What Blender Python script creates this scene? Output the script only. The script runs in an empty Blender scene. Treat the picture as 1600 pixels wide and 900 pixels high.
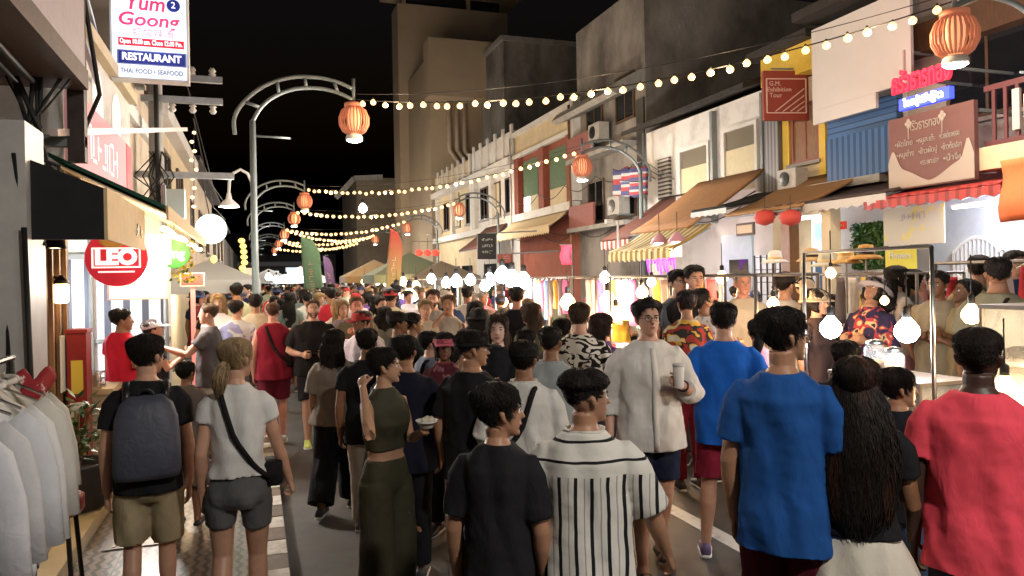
import bpy, math, random
import numpy as np
from mathutils import Vector, Matrix
C = bpy.context.scene.collection
sc = bpy.context.scene
R = math.radians
PI = math.pi
rnd = random.Random(7)

# ---------------------------------------------------------------- camera, sky, moonlight, exposure
FPX, CX, CY, YAW, EYE = 1164.0, 800.0, 432.3, R(19), 1.95
ROLL = R(1.1)
cam = bpy.data.cameras.new('camera'); camo = bpy.data.objects.new('camera', cam); C.objects.link(camo)
cam.sensor_width = 36; cam.lens = 36 * FPX / 1600; cam.clip_end = 600; cam.clip_start = 0.05
cam.shift_y = (CY - 450) / 1600
camo.location = (0, 0, EYE); camo.rotation_euler = (R(90), ROLL, -YAW)
sc.camera = camo
w = bpy.data.worlds.new('World'); sc.world = w; w.use_nodes = True
nt = w.node_tree; bg = nt.nodes['Background']
sky = nt.nodes.new('ShaderNodeTexSky'); sky.sky_type = 'NISHITA'; sky.sun_disc = False
sky.sun_elevation = R(-4); sky.sun_rotation = R(200); sky.altitude = 0
nt.links.new(sky.outputs[0], bg.inputs[0]); bg.inputs[1].default_value = 0.15
sun = bpy.data.lights.new('moon', 'SUN'); sun.energy = 0.012; sun.angle = R(0.5); sun.color = (0.8, 0.88, 1)
suno = bpy.data.objects.new('moon', sun); C.objects.link(suno); suno.rotation_euler = (R(40), 0, R(160))
sc.view_settings.view_transform = 'Standard'; sc.view_settings.look = 'None'
sc.view_settings.exposure = 0.85; sc.view_settings.gamma = 1
sc.render.engine = 'CYCLES'
cy = sc.cycles
cy.use_denoising = True; cy.use_light_tree = True
cy.sample_clamp_indirect = 4; cy.max_bounces = 5; cy.diffuse_bounces = 3; cy.glossy_bounces = 3
cy.transmission_bounces = 4; cy.transparent_max_bounces = 8; cy.caustics_reflective = False; cy.caustics_refractive = False

# a pixel of the 1600x900 frame -> a point in the street (X across, Y along, Z up)
CS, SN = math.cos(YAW), math.sin(YAW)
def un(px, py):
    dx, dy = px - CX, py - CY
    return dx * math.cos(ROLL) - dy * math.sin(ROLL), dx * math.sin(ROLL) + dy * math.cos(ROLL)
def at(px, py, d):
    dx, dy = un(px, py); xc = dx / FPX * d
    return Vector((xc * CS + d * SN, -xc * SN + d * CS, EYE - dy / FPX * d))
def ray(px, py=CY): return math.atan(un(px, py)[0] / FPX) + YAW
def dep(x, y): return x * SN + y * CS
def onX(px, py, X):
    Y = X / math.tan(ray(px, py)); return Vector((X, Y, EYE - un(px, py)[1] / FPX * dep(X, Y)))
def onY(px, py, Y):
    X = Y * math.tan(ray(px, py)); return Vector((X, Y, EYE - un(px, py)[1] / FPX * dep(X, Y)))
# ---------------------------------------------------------------- mesh builder
class MB:
    def __init__(s): s.v = []; s.f = []; s.m = []
    def add(s, vs, fs, mi=0):
        o = len(s.v); s.v.extend([tuple(map(float, p)) for p in vs])
        s.f.extend([tuple(i + o for i in f) for f in fs]); s.m.extend([mi] * len(fs)); return s
    def box(s, x0, x1, y0, y1, z0, z1, mi=0, M=None):
        vs = [Vector((x, y, z)) for z in (z0, z1) for y in (y0, y1) for x in (x0, x1)]
        if M is not None: vs = [M @ p for p in vs]
        return s.add(vs, [(0, 2, 3, 1), (4, 5, 7, 6), (0, 1, 5, 4), (2, 6, 7, 3), (0, 4, 6, 2), (1, 3, 7, 5)], mi)
    def cbox(s, c, sx, sy, sz, mi=0, rz=0):
        M = Matrix.Translation(c) @ Matrix.Rotation(rz, 4, 'Z')
        return s.box(-sx / 2, sx / 2, -sy / 2, sy / 2, -sz / 2, sz / 2, mi, M)
    def loops(s, L, mi=0, cap=True, closed=True):
        n = len(L[0]); vs = [p for l in L for p in l]; fs = []
        for a in range(len(L) - 1):
            for i in range(n if closed else n - 1):
                j = (i + 1) % n
                fs.append((a * n + i, a * n + j, (a + 1) * n + j, (a + 1) * n + i))
        if cap:
            fs.append(tuple(reversed(range(n)))); fs.append(tuple(range((len(L) - 1) * n, len(L) * n)))
        return s.add(vs, fs, mi)
    def tube(s, pts, r, n=8, mi=0, flat=1.0, cap=True, up=None):
        pts = [Vector(p) for p in pts]
        rs = list(r) if hasattr(r, '__len__') else [r] * len(pts)
        L = []; u = None
        for i, p in enumerate(pts):
            a = pts[max(i - 1, 0)]; b = pts[min(i + 1, len(pts) - 1)]; t = (b - a)
            t = t.normalized() if t.length > 1e-9 else Vector((0, 0, 1))
            if u is None:
                g = Vector(up) if up is not None else (Vector((0, 0, 1)) if abs(t.z) < .9 else Vector((0, 1, 0)))
                u = (g - t * g.dot(t)).normalized()
            else: u = (u - t * u.dot(t)).normalized()
            v = t.cross(u); rr = rs[i]
            L.append([p + u * (rr * flat * math.cos(2 * PI * k / n)) + v * (rr * math.sin(2 * PI * k / n)) for k in range(n)])
        return s.loops(L, mi, cap)
    def bar(s, a, b, wx, wy=None, mi=0, up=(0, 0, 1)):
        a = Vector(a); b = Vector(b); wy = wy or wx; t = (b - a).normalized(); g = Vector(up)
        if abs(t.dot(g)) > .95: g = Vector((0, 1, 0))
        u = (g - t * g.dot(t)).normalized(); v = t.cross(u)
        L = [[p + v * (sx * wx / 2) + u * (sy * wy / 2) for sx, sy in ((-1, -1), (1, -1), (1, 1), (-1, 1))] for p in (a, b)]
        return s.loops(L, mi)
    def lathe(s, prof, c=(0, 0, 0), n=16, mi=0, cap=True, M=None):
        c = Vector(c); L = []
        for r_, z in prof:
            ring = [Vector((r_ * math.cos(2 * PI * k / n), r_ * math.sin(2 * PI * k / n), z)) for k in range(n)]
            L.append([(M @ p if M is not None else p) + c for p in ring])
        return s.loops(L, mi, cap)
    def ball(s, c, r, n=12, m=8, mi=0, sc_=(1, 1, 1)):
        c = Vector(c); L = []
        for a in range(m + 1):
            ph = -PI / 2 + PI * (0.02 + .96 * a / m)
            L.append([c + Vector((r * sc_[0] * math.cos(ph) * math.cos(2 * PI * k / n), r * sc_[1] * math.cos(ph) * math.sin(2 * PI * k / n), r * sc_[2] * math.sin(ph))) for k in range(n)])
        return s.loops(L, mi)
    def prism(s, poly, off, mi=0):
        off = Vector(off); a = [Vector(p) for p in poly]; b = [p + off for p in a]
        return s.loops([a, b], mi)
    def quad(s, a, b, c, d, th=0.01, mi=0):
        a, b, c, d = map(Vector, (a, b, c, d)); nrm = (b - a).cross(d - a).normalized() * th
        return s.loops([[a, b, c, d], [a + nrm, b + nrm, c + nrm, d + nrm]], mi)
    def sheet(s, f, nu, nv, mi=0, th=0.004):
        # a draped sheet with thickness: f(u,v) -> point
        P = [[Vector(f(i / nu, j / nv)) for i in range(nu + 1)] for j in range(nv + 1)]
        n = nu + 1; vs = [p for r_ in P for p in r_]; m0 = len(vs); nr = []
        for j in range(nv + 1):
            for i in range(nu + 1):
                a = P[j][min(i + 1, nu)] - P[j][max(i - 1, 0)]; b = P[min(j + 1, nv)][i] - P[max(j - 1, 0)][i]
                q = a.cross(b); nr.append(q.normalized() if q.length > 1e-12 else Vector((0, 0, 1)))
        vs += [p + q * th for p, q in zip(vs, nr)]; fs = []
        for j in range(nv):
            for i in range(nu):
                k = j * n + i; fs.append((k, k + n, k + n + 1, k + 1)); fs.append((m0 + k, m0 + k + 1, m0 + k + n + 1, m0 + k + n))
        for i in range(nu):
            fs.append((i, i + 1, m0 + i + 1, m0 + i)); k = nv * n + i; fs.append((k + 1, k, m0 + k, m0 + k + 1))
        for j in range(nv):
            k = j * n; fs.append((k + n, k, m0 + k, m0 + k + n)); k += nu; fs.append((k, k + n, m0 + k + n, m0 + k))
        return s.add(vs, fs, mi)
    def build(s, name, mats, parent=None, smooth=False, loc=None, color=None):
        me = bpy.data.meshes.new(name); me.from_pydata(s.v, [], s.f)
        if not isinstance(mats, (list, tuple)): mats = [mats]
        for m in mats: me.materials.append(m)
        if len(mats) > 1: me.polygons.foreach_set('material_index', s.m)
        if smooth: me.polygons.foreach_set('use_smooth', [True] * len(s.f))
        me.update()
        o = bpy.data.objects.new(name, me); C.objects.link(o)
        if parent is not None: o.parent = parent
        if loc is not None: o.location = loc
        if color is not None: o.color = (*color[:3], 1)
        return o

def tag(o, label, cat, group=None, kind=None):
    if label: o['label'] = label
    if cat: o['category'] = cat
    if group: o['group'] = group
    if kind: o['kind'] = kind
    return o
def thing(name, label, cat, loc=(0, 0, 0), rz=0, group=None):
    o = bpy.data.objects.new(name, None); C.objects.link(o); o.empty_display_size = .2
    o.location = loc; o.rotation_euler = (0, 0, rz)
    return tag(o, label, cat, group)
def struct(o): o['kind'] = 'structure'; return o
def kids(o): return KID.get(o.name, [])
def copy_thing(o, label, loc=None, rz=None, group=None):
    def cp(q, par):
        c = q.copy(); C.objects.link(c); c.parent = par
        for ch in list(q.children): cp(ch, c)
        return c
    c = cp(o, None)
    if loc is not None: c.location = loc
    if rz is not None: c.rotation_euler = (0, 0, rz)
    c['label'] = label
    if group: c['group'] = group
    return c

# ---------------------------------------------------------------- materials
MAT = {}
def mat(name, col, rough=.7, metal=0, noise=0.0, nscale=8.0, bump=0.0, bscale=60.0, spec=.4, ocol=False, emit=0, ecol=None, col2=None, lo=.4, hi=.65, stretch=(1, 1, 1), alpha=1.0, trans=0):
    if name in MAT: return MAT[name]
    m = bpy.data.materials.new(name); m.use_nodes = True; MAT[name] = m
    t = m.node_tree; b = t.nodes['Principled BSDF']; L = t.links.new
    b.inputs['Roughness'].default_value = rough; b.inputs['Metallic'].default_value = metal
    b.inputs['Specular IOR Level'].default_value = spec
    b.inputs['Base Color'].default_value = (*col, 1)
    if trans: b.inputs['Transmission Weight'].default_value = trans
    if alpha < 1: b.inputs['Alpha'].default_value = alpha
    src = None
    if ocol:
        oi = t.nodes.new('ShaderNodeObjectInfo'); src = oi.outputs['Color']
    tc = t.nodes.new('ShaderNodeTexCoord'); mp = t.nodes.new('ShaderNodeMapping'); mp.inputs['Scale'].default_value = stretch
    L(tc.outputs['Object'], mp.inputs[0])
    if noise or col2:
        n = t.nodes.new('ShaderNodeTexNoise'); n.inputs['Scale'].default_value = nscale; n.inputs['Detail'].default_value = 6; n.inputs['Roughness'].default_value = .65
        L(mp.outputs[0], n.inputs['Vector'])
        if col2:
            r = t.nodes.new('ShaderNodeValToRGB'); r.color_ramp.elements[0].color = (*col, 1); r.color_ramp.elements[1].color = (*col2, 1)
            r.color_ramp.elements[0].position = lo; r.color_ramp.elements[1].position = hi
            L(n.outputs[0], r.inputs[0]); L(r.outputs[0], b.inputs['Base Color'])
        else:
            mr = t.nodes.new('ShaderNodeMapRange'); mr.inputs[1].default_value = .3; mr.inputs[2].default_value = .7
            mr.inputs[3].default_value = 1 - noise; mr.inputs[4].default_value = 1 + noise * .6
            L(n.outputs[0], mr.inputs[0])
            mx = t.nodes.new('ShaderNodeVectorMath'); mx.operation = 'SCALE'
            if src: L(src, mx.inputs[0])
            else: mx.inputs[0].default_value = col
            L(mr.outputs[0], mx.inputs['Scale']); L(mx.outputs[0], b.inputs['Base Color'])
    elif src: L(src, b.inputs['Base Color'])
    if bump:
        n2 = t.nodes.new('ShaderNodeTexNoise'); n2.inputs['Scale'].default_value = bscale; n2.inputs['Detail'].default_value = 5; n2.inputs['Distortion'].default_value = .8 if bscale < 20 else 0
        L(mp.outputs[0], n2.inputs['Vector'])
        bp = t.nodes.new('ShaderNodeBump'); bp.inputs['Strength'].default_value = bump; bp.inputs['Distance'].default_value = .02
        L(n2.outputs[0], bp.inputs['Height']); L(bp.outputs[0], b.inputs['Normal'])
    if emit:
        b.inputs['Emission Color'].default_value = (*(ecol or col), 1); b.inputs['Emission Strength'].default_value = emit
    return m
def glow(name, col, strength, sampled=False):
    if strength < 4: strength *= .42
    m = mat(name, col, emit=strength, ecol=col)
    if not sampled: m.cycles.emission_sampling = 'NONE'
    return m
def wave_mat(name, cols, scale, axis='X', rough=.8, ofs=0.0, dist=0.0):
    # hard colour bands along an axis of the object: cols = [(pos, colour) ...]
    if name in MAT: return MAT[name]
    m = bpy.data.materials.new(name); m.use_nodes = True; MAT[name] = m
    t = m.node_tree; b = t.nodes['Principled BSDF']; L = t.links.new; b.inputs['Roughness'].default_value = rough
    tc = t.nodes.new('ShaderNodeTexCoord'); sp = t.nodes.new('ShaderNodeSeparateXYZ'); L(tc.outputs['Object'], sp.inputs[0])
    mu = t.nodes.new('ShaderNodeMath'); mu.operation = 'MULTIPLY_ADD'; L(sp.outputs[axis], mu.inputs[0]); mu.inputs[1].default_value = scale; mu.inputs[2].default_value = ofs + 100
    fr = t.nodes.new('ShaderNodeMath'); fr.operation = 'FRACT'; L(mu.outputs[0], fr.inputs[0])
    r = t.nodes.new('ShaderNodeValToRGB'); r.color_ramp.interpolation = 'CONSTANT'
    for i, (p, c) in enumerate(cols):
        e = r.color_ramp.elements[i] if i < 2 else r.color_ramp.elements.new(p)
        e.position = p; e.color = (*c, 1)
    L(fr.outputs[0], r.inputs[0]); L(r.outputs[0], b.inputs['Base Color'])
    return m

def creases(m, strength=.35):
    # long soft drape folds and fine weave on a cloth material
    t = m.node_tree; b = t.nodes['Principled BSDF']; L = t.links.new
    tc = t.nodes.new('ShaderNodeTexCoord'); mp = t.nodes.new('ShaderNodeMapping'); mp.inputs['Scale'].default_value = (1, 1, .55); mp.inputs['Rotation'].default_value = (.3, .5, .2); L(tc.outputs['Object'], mp.inputs[0])
    wv = t.nodes.new('ShaderNodeTexWave'); wv.inputs['Scale'].default_value = 2.1; wv.inputs['Distortion'].default_value = 9; wv.inputs['Detail'].default_value = 2.5; wv.inputs['Detail Scale'].default_value = 1.1; L(mp.outputs[0], wv.inputs['Vector'])
    old = b.inputs['Normal'].links[0].from_socket if b.inputs['Normal'].links else None
    bp = t.nodes.new('ShaderNodeBump'); bp.inputs['Strength'].default_value = strength; bp.inputs['Distance'].default_value = .03; L(wv.outputs['Fac'], bp.inputs['Height'])
    if old: L(old, bp.inputs['Normal'])
    L(bp.outputs[0], b.inputs['Normal'])
M_skin = mat('skin', (.4, .22, .15), rough=.45, noise=.16, nscale=9, ocol=True, spec=.4, bump=.04, bscale=160)
M_skin.node_tree.nodes['Principled BSDF'].inputs['Subsurface Weight'].default_value = .06
M_skin.node_tree.nodes['Principled BSDF'].inputs['Subsurface Radius'].default_value = (.02, .008, .004)
M_cloth = mat('fabric', (.5, .5, .5), rough=.9, noise=.12, nscale=5, ocol=True, spec=.15, bump=.6, bscale=6.5, stretch=(1.5, 1.5, .62))
creases(M_cloth)
M_hair = mat('hair', (.02, .015, .012), rough=.62, noise=.5, nscale=70, ocol=True, spec=.22, bump=.6, bscale=120, stretch=(1, 1, .15))
M_shoe = mat('shoe_leather', (.2, .2, .2), rough=.6, ocol=True, noise=.1)
M_sole = mat('rubber_sole', (.7, .7, .68), rough=.7)
M_white = mat('eye_white', (.75, .72, .68), rough=.25)
M_dark = mat('dark_iris', (.012, .008, .006), rough=.15)
M_lips = mat('lip_skin', (.33, .10, .09), rough=.4)
M_black = mat('black_plastic', (.012, .012, .013), rough=.35)
M_steel = mat('stainless_steel', (.55, .55, .55), rough=.3, metal=1)
# ---------------------------------------------------------------- people
WIP = []       # objects whose surfaces are grown together before the copies are made
TEX = {}
def tex(scale):
    if scale not in TEX:
        t = bpy.data.textures.new('folds', 'CLOUDS'); t.noise_scale = scale; t.noise_depth = 2; TEX[scale] = t
    return TEX[scale]
def grow(o, vox, smooth=4, folds=0.0, fs=.12, fine=0.0):
    m = o.modifiers.new('r', 'REMESH'); m.mode = 'VOXEL'; m.voxel_size = vox; m.use_smooth_shade = True
    if smooth: s = o.modifiers.new('s', 'SMOOTH'); s.factor = .5; s.iterations = smooth
    if folds:
        d = o.modifiers.new('d', 'DISPLACE'); d.texture = tex(fs); d.strength = folds; d.mid_level = .5; d.texture_coords = 'LOCAL'
    if fine:
        d = o.modifiers.new('d', 'DISPLACE'); d.texture = tex(.035); d.strength = fine; d.mid_level = .5; d.texture_coords = 'LOCAL'
    WIP.append(o); return o
def finish_people():
    dg = bpy.context.evaluated_depsgraph_get(); dg.update()
    new = []
    for o in WIP:
        new.append((o, bpy.data.meshes.new_from_object(o.evaluated_get(dg), depsgraph=dg)))
    for o, me in new:
        old = o.data; o.modifiers.clear(); me.name = o.name; o.data = me
        me.polygons.foreach_set('use_smooth', [True] * len(me.polygons)); me.update()
        if not me.materials:
            for m in old.materials: me.materials.append(m)
        bpy.data.meshes.remove(old)
    WIP.clear()

HEAD = [(0, .020, .062, .016), (.07, .038, .050, .036), (.18, .054, .032, .060), (.3, .063, .016, .078), (.42, .069, .004, .092), (.52, .072, -.002, .098),
        (.64, .0745, -.008, .101), (.76, .073, -.012, .098), (.86, .064, -.014, .087), (.94, .044, -.015, .062), (1, .012, -.015, .018)]
HN = np.array(HEAD)
def head_sec(t): return [float(np.interp(t, HN[:, 0], HN[:, i])) for i in (1, 2, 3)]
def sstep(x): x = min(1, max(0, x)); return x * x * (3 - 2 * x)
ARMS = {  # elbow, wrist from the shoulder: (outward, forward, up)
    'down': ((.05, -.03, -.285), (.055, .035, -.53)), 'swing_f': ((.05, .06, -.28), (.03, .22, -.48)), 'swing_b': ((.07, -.12, -.26), (.10, -.10, -.51)),
    'hold': ((.055, .02, -.285), (-.05, .25, -.19)), 'waist': ((.10, -.04, -.265), (-.05, .17, -.29)), 'phone': ((.04, .12, -.26), (-.06, .33, -.09)),
    'raised': ((.07, .25, -.12), (-.075, .10, .10)), 'point': ((.06, .19, -.2), (.02, .42, -.12)), 'bag': ((.09, -.06, -.27), (.0, .17, -.37)), 'pocket': ((.09, -.07, -.27), (.03, .05, -.47)), 'chest': ((.07, .0, -.28), (-.12, .2, -.10))}
TORSO = [(0.79, 0.06, 0.06, 0), (0.82, 0.12, 0.095, -0.006), (0.88, 0.168, 0.115, -0.012), (0.96, 0.166, 0.11, -0.008), (1.06, 0.15, 0.098, 0), (1.18, 0.158, 0.103, 0), (1.31, 0.174, 0.112, 0), (1.397, 0.18, 0.102, -0.006), (1.432, 0.166, 0.088, -0.012), (1.467, 0.118, 0.072, -0.016), (1.497, 0.078, 0.064, -0.016), (1.522, 0.058, 0.056, -0.012)]
TORSO_F = [(0.79, 0.06, 0.06, 0), (0.82, 0.12, 0.095, -0.01), (0.88, 0.172, 0.12, -0.018), (0.96, 0.162, 0.108, -0.01), (1.06, 0.128, 0.088, 0), (1.18, 0.138, 0.094, 0.004), (1.27, 0.15, 0.12, 0.018), (1.36, 0.154, 0.1, 0.002), (1.422, 0.142, 0.08, -0.01), (1.462, 0.098, 0.062, -0.014), (1.492, 0.064, 0.055, -0.014), (1.522, 0.049, 0.05, -0.01)]
def oval(hw, hd, yc, z, n=24, wav=0, k=5, ph=0, e=2.3, x0=0):
    out = []
    for i in range(n):
        a = 2 * PI * i / n; c, s = math.cos(a), math.sin(a)
        rr = (abs(c) ** e + abs(s) ** e) ** (-1 / e) * (1 + wav * math.sin(k * a + ph))
        out.append(Vector((x0 + hw * rr * c, yc + hd * rr * s, z)))
    return out

def build_person(S):
    """one clothed figure standing on z = 0 and facing +Y; S is its description"""
    fem = S.get('sex', 'm') == 'f'; h = S.get('h', 1.7); wide = S.get('wide', 1.0); K = h / 1.75
    vox = S.get('vox', .0062); hd = S.get('seed', 1); r = random.Random(hd)
    root = thing('person', S.get('label', ''), 'person', group=S.get('group'))
    skin = S.get('skin', (.42, .23, .15)); T = TORSO_F if fem else TORSO
    sw = (.158 if fem else .183) * wide; sz = 1.403
    head_s = S.get('head', .955 if h > 1.5 else 1.02)
    V = lambda x, y, z: Vector((x * K, y * K, z * K))
    stride = S.get('stride', .0); lean = S.get('lean', 0.0)
    # legs
    legs = []
    for sd in (-1, 1):
        st = stride * sd; gap = S.get('gap', .0)
        hip = V(.088 * sd, -.008, .89); ank = V((.095 + gap) * sd, st - .02, .085 + (.035 if st < -.08 else 0))
        kn = (hip + ank) / 2 + V(.0, .025 + abs(st) * .12 + (.05 if st < -.08 else 0), .0 + .01)
        legs.append((sd, hip, kn, ank))
    # arms
    arms = []
    for sd, key in ((-1, S.get('armL', 'down')), (1, S.get('armR', 'down'))):
        a = ARMS[key] if isinstance(key, str) else key
        sh = V(sw * sd, -.012, sz); el = sh + V(a[0][0] * sd, a[0][1], a[0][2]); wr = sh + V(a[1][0] * sd, a[1][1], a[1][2])
        arms.append((sd, sh, el, wr, key))
    # head placement
    hs = .225 * K * head_s
    piv = V(0, -.012, 1.5); yaw = -R(S.get('turn', 0)); pit = R(S.get('nod', 0)); rol = R(S.get('tilt', 0))
    HM = Matrix.Translation(piv) @ Matrix.Rotation(yaw, 4, 'Z') @ Matrix.Rotation(-pit, 4, 'X') @ Matrix.Rotation(rol, 4, 'Y')
    ks = hs / .225; z0 = h - hs - piv.z
    def HP(x, y, t, dz=0): return HM @ Vector((x * ks, (y + .012) * ks, z0 + t * hs + dz))
    def hsurf(t, a, add=0.0):
        hw, yc, d = head_sec(t); c, s_ = math.sin(a), math.cos(a); e = 2.15
        q = (abs(c) ** e + abs(s_) ** e) ** (-1 / e); k2 = max(.15, 1 - max(0, t - .86) * 3.0)
        up = add * max(0, (t - .7) / .3) ** 1 * .9
        return HP((hw + add * k2) * q * c, yc + (d + add * k2) * q * s_, t, up * ks)
    # ---- body: one surface
    b = MB()
    bw = S.get('belly', 0)
    def tor(z, hw, d, yc):
        g = math.exp(-((z - 1.08) / .14) ** 2) * bw
        return V(0, 0, 0), (hw + g * .5) * wide * K, (d + g) * K, (yc + g * .6) * K, z * K
    b.loops([oval(*tor(*q)[1:]) for q in T])
    b.tube([V(0, -.012, 1.42), V(0, -.006, 1.5), piv + (HP(0, -.01, .25) - piv) * .9], [.070 * K * wide * (.85 if fem else 1), (.051 if fem else .060) * K * wide, (.048 if fem else .055) * K], 14)
    hl = []
    for i in range(23):
        t = i / 22; hl.append([hsurf(t, -2 * PI * k / 26) for k in range(26)])
    b.loops(hl)
    b.tube([HP(0, .090, .56), HP(0, .103, .45), HP(0, .114, .375), HP(0, .092, .335)], [.008 * ks, .011 * ks, .0155 * ks, .008 * ks], 8)
    b.ball(HP(0, .089, .235), .016 * ks, 8, 6, sc_=(1.3, .7, .7)); b.ball(HP(0, .082, .06), .018 * ks, 8, 6)
    for sd in (-1, 1):
        b.tube([HP(.069 * sd, .004, .32), HP(.080 * sd, -.006, .42), HP(.083 * sd, -.012, .52), HP(.072 * sd, -.008, .56)], [.007 * ks, .012 * ks, .014 * ks, .007 * ks], 8, flat=1.0)
    th = 1.08 if fem else 1.0
    for sd, hip, kn, ank in legs:
        m1 = hip.lerp(kn, .5) + V(.004 * sd, .008, 0); c1 = kn.lerp(ank, .3) + V(0, -.016, 0); c2 = kn.lerp(ank, .65) + V(0, -.008, 0)
        b.tube([hip + V(0, 0, .03), hip.lerp(kn, .12), m1, kn, c1, c2, ank, ank - V(0, 0, .03)], [q * K * wide * th for q in (.075, .086, .074, .055, .057, .045, .034, .036)], 16)
        b.tube([ank + V(0, -.045, -.045), ank + V(0, .0, -.03), ank + V(.006 * sd, .09, -.05), ank + V(.008 * sd, .165, -.062), ank + V(.008 * sd, .195, -.064)], [q * K for q in (.028, .038, .036, .030, .015)], 12, flat=.7)
    ar = .86 if fem else 1.0
    ar *= S.get('armw', 1)
    for sd, sh, el, wr, key in arms:
        d = (wr - el).normalized()
        mid = sh.lerp(el, .45); f1 = el.lerp(wr, .28)
        b.tube([V(.11 * sd, -.012, 1.39), sh - V(.01 * sd, 0, .004), mid, el, f1, wr - d * .02 * K, wr + d * .02 * K], [q * K * ar for q in (.056, .054, .049, .041, .043, .029, .027)], 14)
        g = Vector((0, 1, 0)) if abs(d.z) > .7 else Vector((0, 0, 1))
        wv = (g - d * g.dot(d)).normalized(); n = d.cross(wv) * 1.0
        if n.x * sd > 0: n = -n        # palm faces the body's middle line
        cu = S.get('curl', .38) if key in ('down', 'swing_f', 'swing_b', 'pocket', 'bag') else S.get('grip', .85)
        hk = K * (.93 if fem else 1.0)
        P0 = wr + d * .01 * hk
        b.tube([P0, P0 + d * .03 * hk, P0 + d * .065 * hk, P0 + d * .092 * hk], [.028 * hk, .037 * hk, .042 * hk, .036 * hk], 12, flat=.42, up=n)
        for q, (o, ln, rr) in enumerate(((.029, .068, .0088), (.0105, .078, .009), (-.009, .072, .0088), (-.027, .056, .0078))):
            p = P0 + d * (.082 * hk) + wv * (o * hk); ang = 0.12; pts = [p - d * .02 * hk, p]
            for sg in (.45, .32, .23):
                ang += cu * (.75 if sg == .45 else 1.0); p = p + (d * math.cos(ang) + n * math.sin(ang)) * ln * sg * hk; pts.append(p)
            b.tube(pts, [rr * hk * 1.05] * 3 + [rr * hk, rr * hk * .8], 8)
        p = P0 + d * .022 * hk + wv * .026 * hk
        q1 = p + (d * .7 + wv * .62 + n * .35) * .035 * hk; q2 = q1 + (d * .85 + wv * .2 + n * .5 * (1 + cu)) * .03 * hk; q3 = q2 + (d * .85 + n * .5 * (1 + cu)) * .022 * hk
        b.tube([p - wv * .012 * hk, q1, q2, q3], [.0135 * hk, .012 * hk, .0098 * hk, .0075 * hk], 8)
    grow(b.build('body', M_skin, root, color=skin), vox, 2)
    # ---- face
    if S.get('face', True):
        for sd in (-1, 1):
            e = MB(); c = HP(.030 * sd, .0815, .5); f = (HP(.030 * sd, .1, .5) - c).normalized()
            e.ball(c, .0115 * ks, 10, 8); e.ball(c + f * .0072 * ks, .0062 * ks, 10, 6, 1)
            e.build('eye', [M_white, M_dark], root, True)
            e = MB(); e.tube([HP(.014 * sd, .097, .585), HP(.03 * sd, .0945, .605), HP(.047 * sd, .083, .59)], [.0026 * ks, .0034 * ks, .0018 * ks], 6)
            e.tube([HP(.018 * sd, .094, .522), HP(.03 * sd, .0945, .535), HP(.043 * sd, .086, .52)], [.0015 * ks, .0022 * ks, .0015 * ks], 6)
            e.build('eyebrow', M_hair, root, True, color=S.get('hairc', (.015, .011, .009)))
        e = MB()
        if S.get('smile'):
            e.tube([HP(-.026, .081, .245), HP(-.012, .0965, .222), HP(0, .1, .216), HP(.012, .0965, .222), HP(.026, .081, .245)], [.002 * ks, .006 * ks, .0068 * ks, .006 * ks, .002 * ks], 8)
        else:
            e.tube([HP(-.022, .087, .226), HP(-.010, .0985, .232), HP(0, .1, .229), HP(.010, .0985, .232), HP(.022, .087, .226)], [.002 * ks, .0052 * ks, .006 * ks, .0052 * ks, .002 * ks], 8)
        e.build('lips', M_lips, root, True)
        if S.get('beard'):
            e = MB(); L = []
            for i in range(9):
                t = i / 8 * .36; L.append([hsurf(t, -2 * PI * k / 26, (.004 if abs(((2 * PI * k / 26 + PI) % (2 * PI)) - PI) < 1.55 and not (.17 < t < .26 and abs(((2 * PI * k / 26 + PI) % (2 * PI)) - PI) < .34) else -.012) - (.012 if t > .3 and abs(((2 * PI * k / 26 + PI) % (2 * PI)) - PI) < .9 else 0)) for k in range(26)])
            e.loops(L); e.build('beard', M_hair, root, True, color=S['beard'])
        if S.get('glasses'):
            e = MB()
            for sd in (-1, 1):
                c = HP(.031 * sd, .104, .5); ax = (HP(.031 * sd, .15, .5) - c).normalized(); ux = (HP(.05 * sd, .104, .5) - c).normalized(); uz = (HP(.031 * sd, .104, .6) - c).normalized()
                ring = [c + ux * (.023 * ks * math.cos(2 * PI * k / 14)) + uz * (.019 * ks * math.sin(2 * PI * k / 14)) for k in range(15)]
                e.tube(ring, .0017 * ks, 5, cap=False)
                e.tube([HP(.054 * sd, .102, .51), HP(.073 * sd, .085, .515), HP(.081 * sd, -.005, .53)], .0017 * ks, 5)
            e.tube([HP(-.009, .108, .51), HP(.009, .108, .51)], .0017 * ks, 5)
            e.build('glasses', M_black, root, True)
    # ---- hair: a shell over the skull, sunk under the skin where the face is
    style = S.get('hair', 'short'); hc = S.get('hairc', (.012, .009, .008))
    HT = {'short': (.025, .014, .24, .80), 'crop': (.016, .005, .27, .82), 'quiff': (.034, .010, .27, .83), 'fade': (.027, .0035, .34, .80), 'mop': (.026, .013, .22, .76), 'long': (.026, .02, .12, .80), 'bob': (.03, .028, .1, .76), 'pony': (.018, .012, .22, .84), 'bun': (.018, .012, .22, .82), 'tucked': (.024, .017, .13, .78), 'bald': None, 'curly': (.05, .03, .22, .78)}[style]
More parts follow.
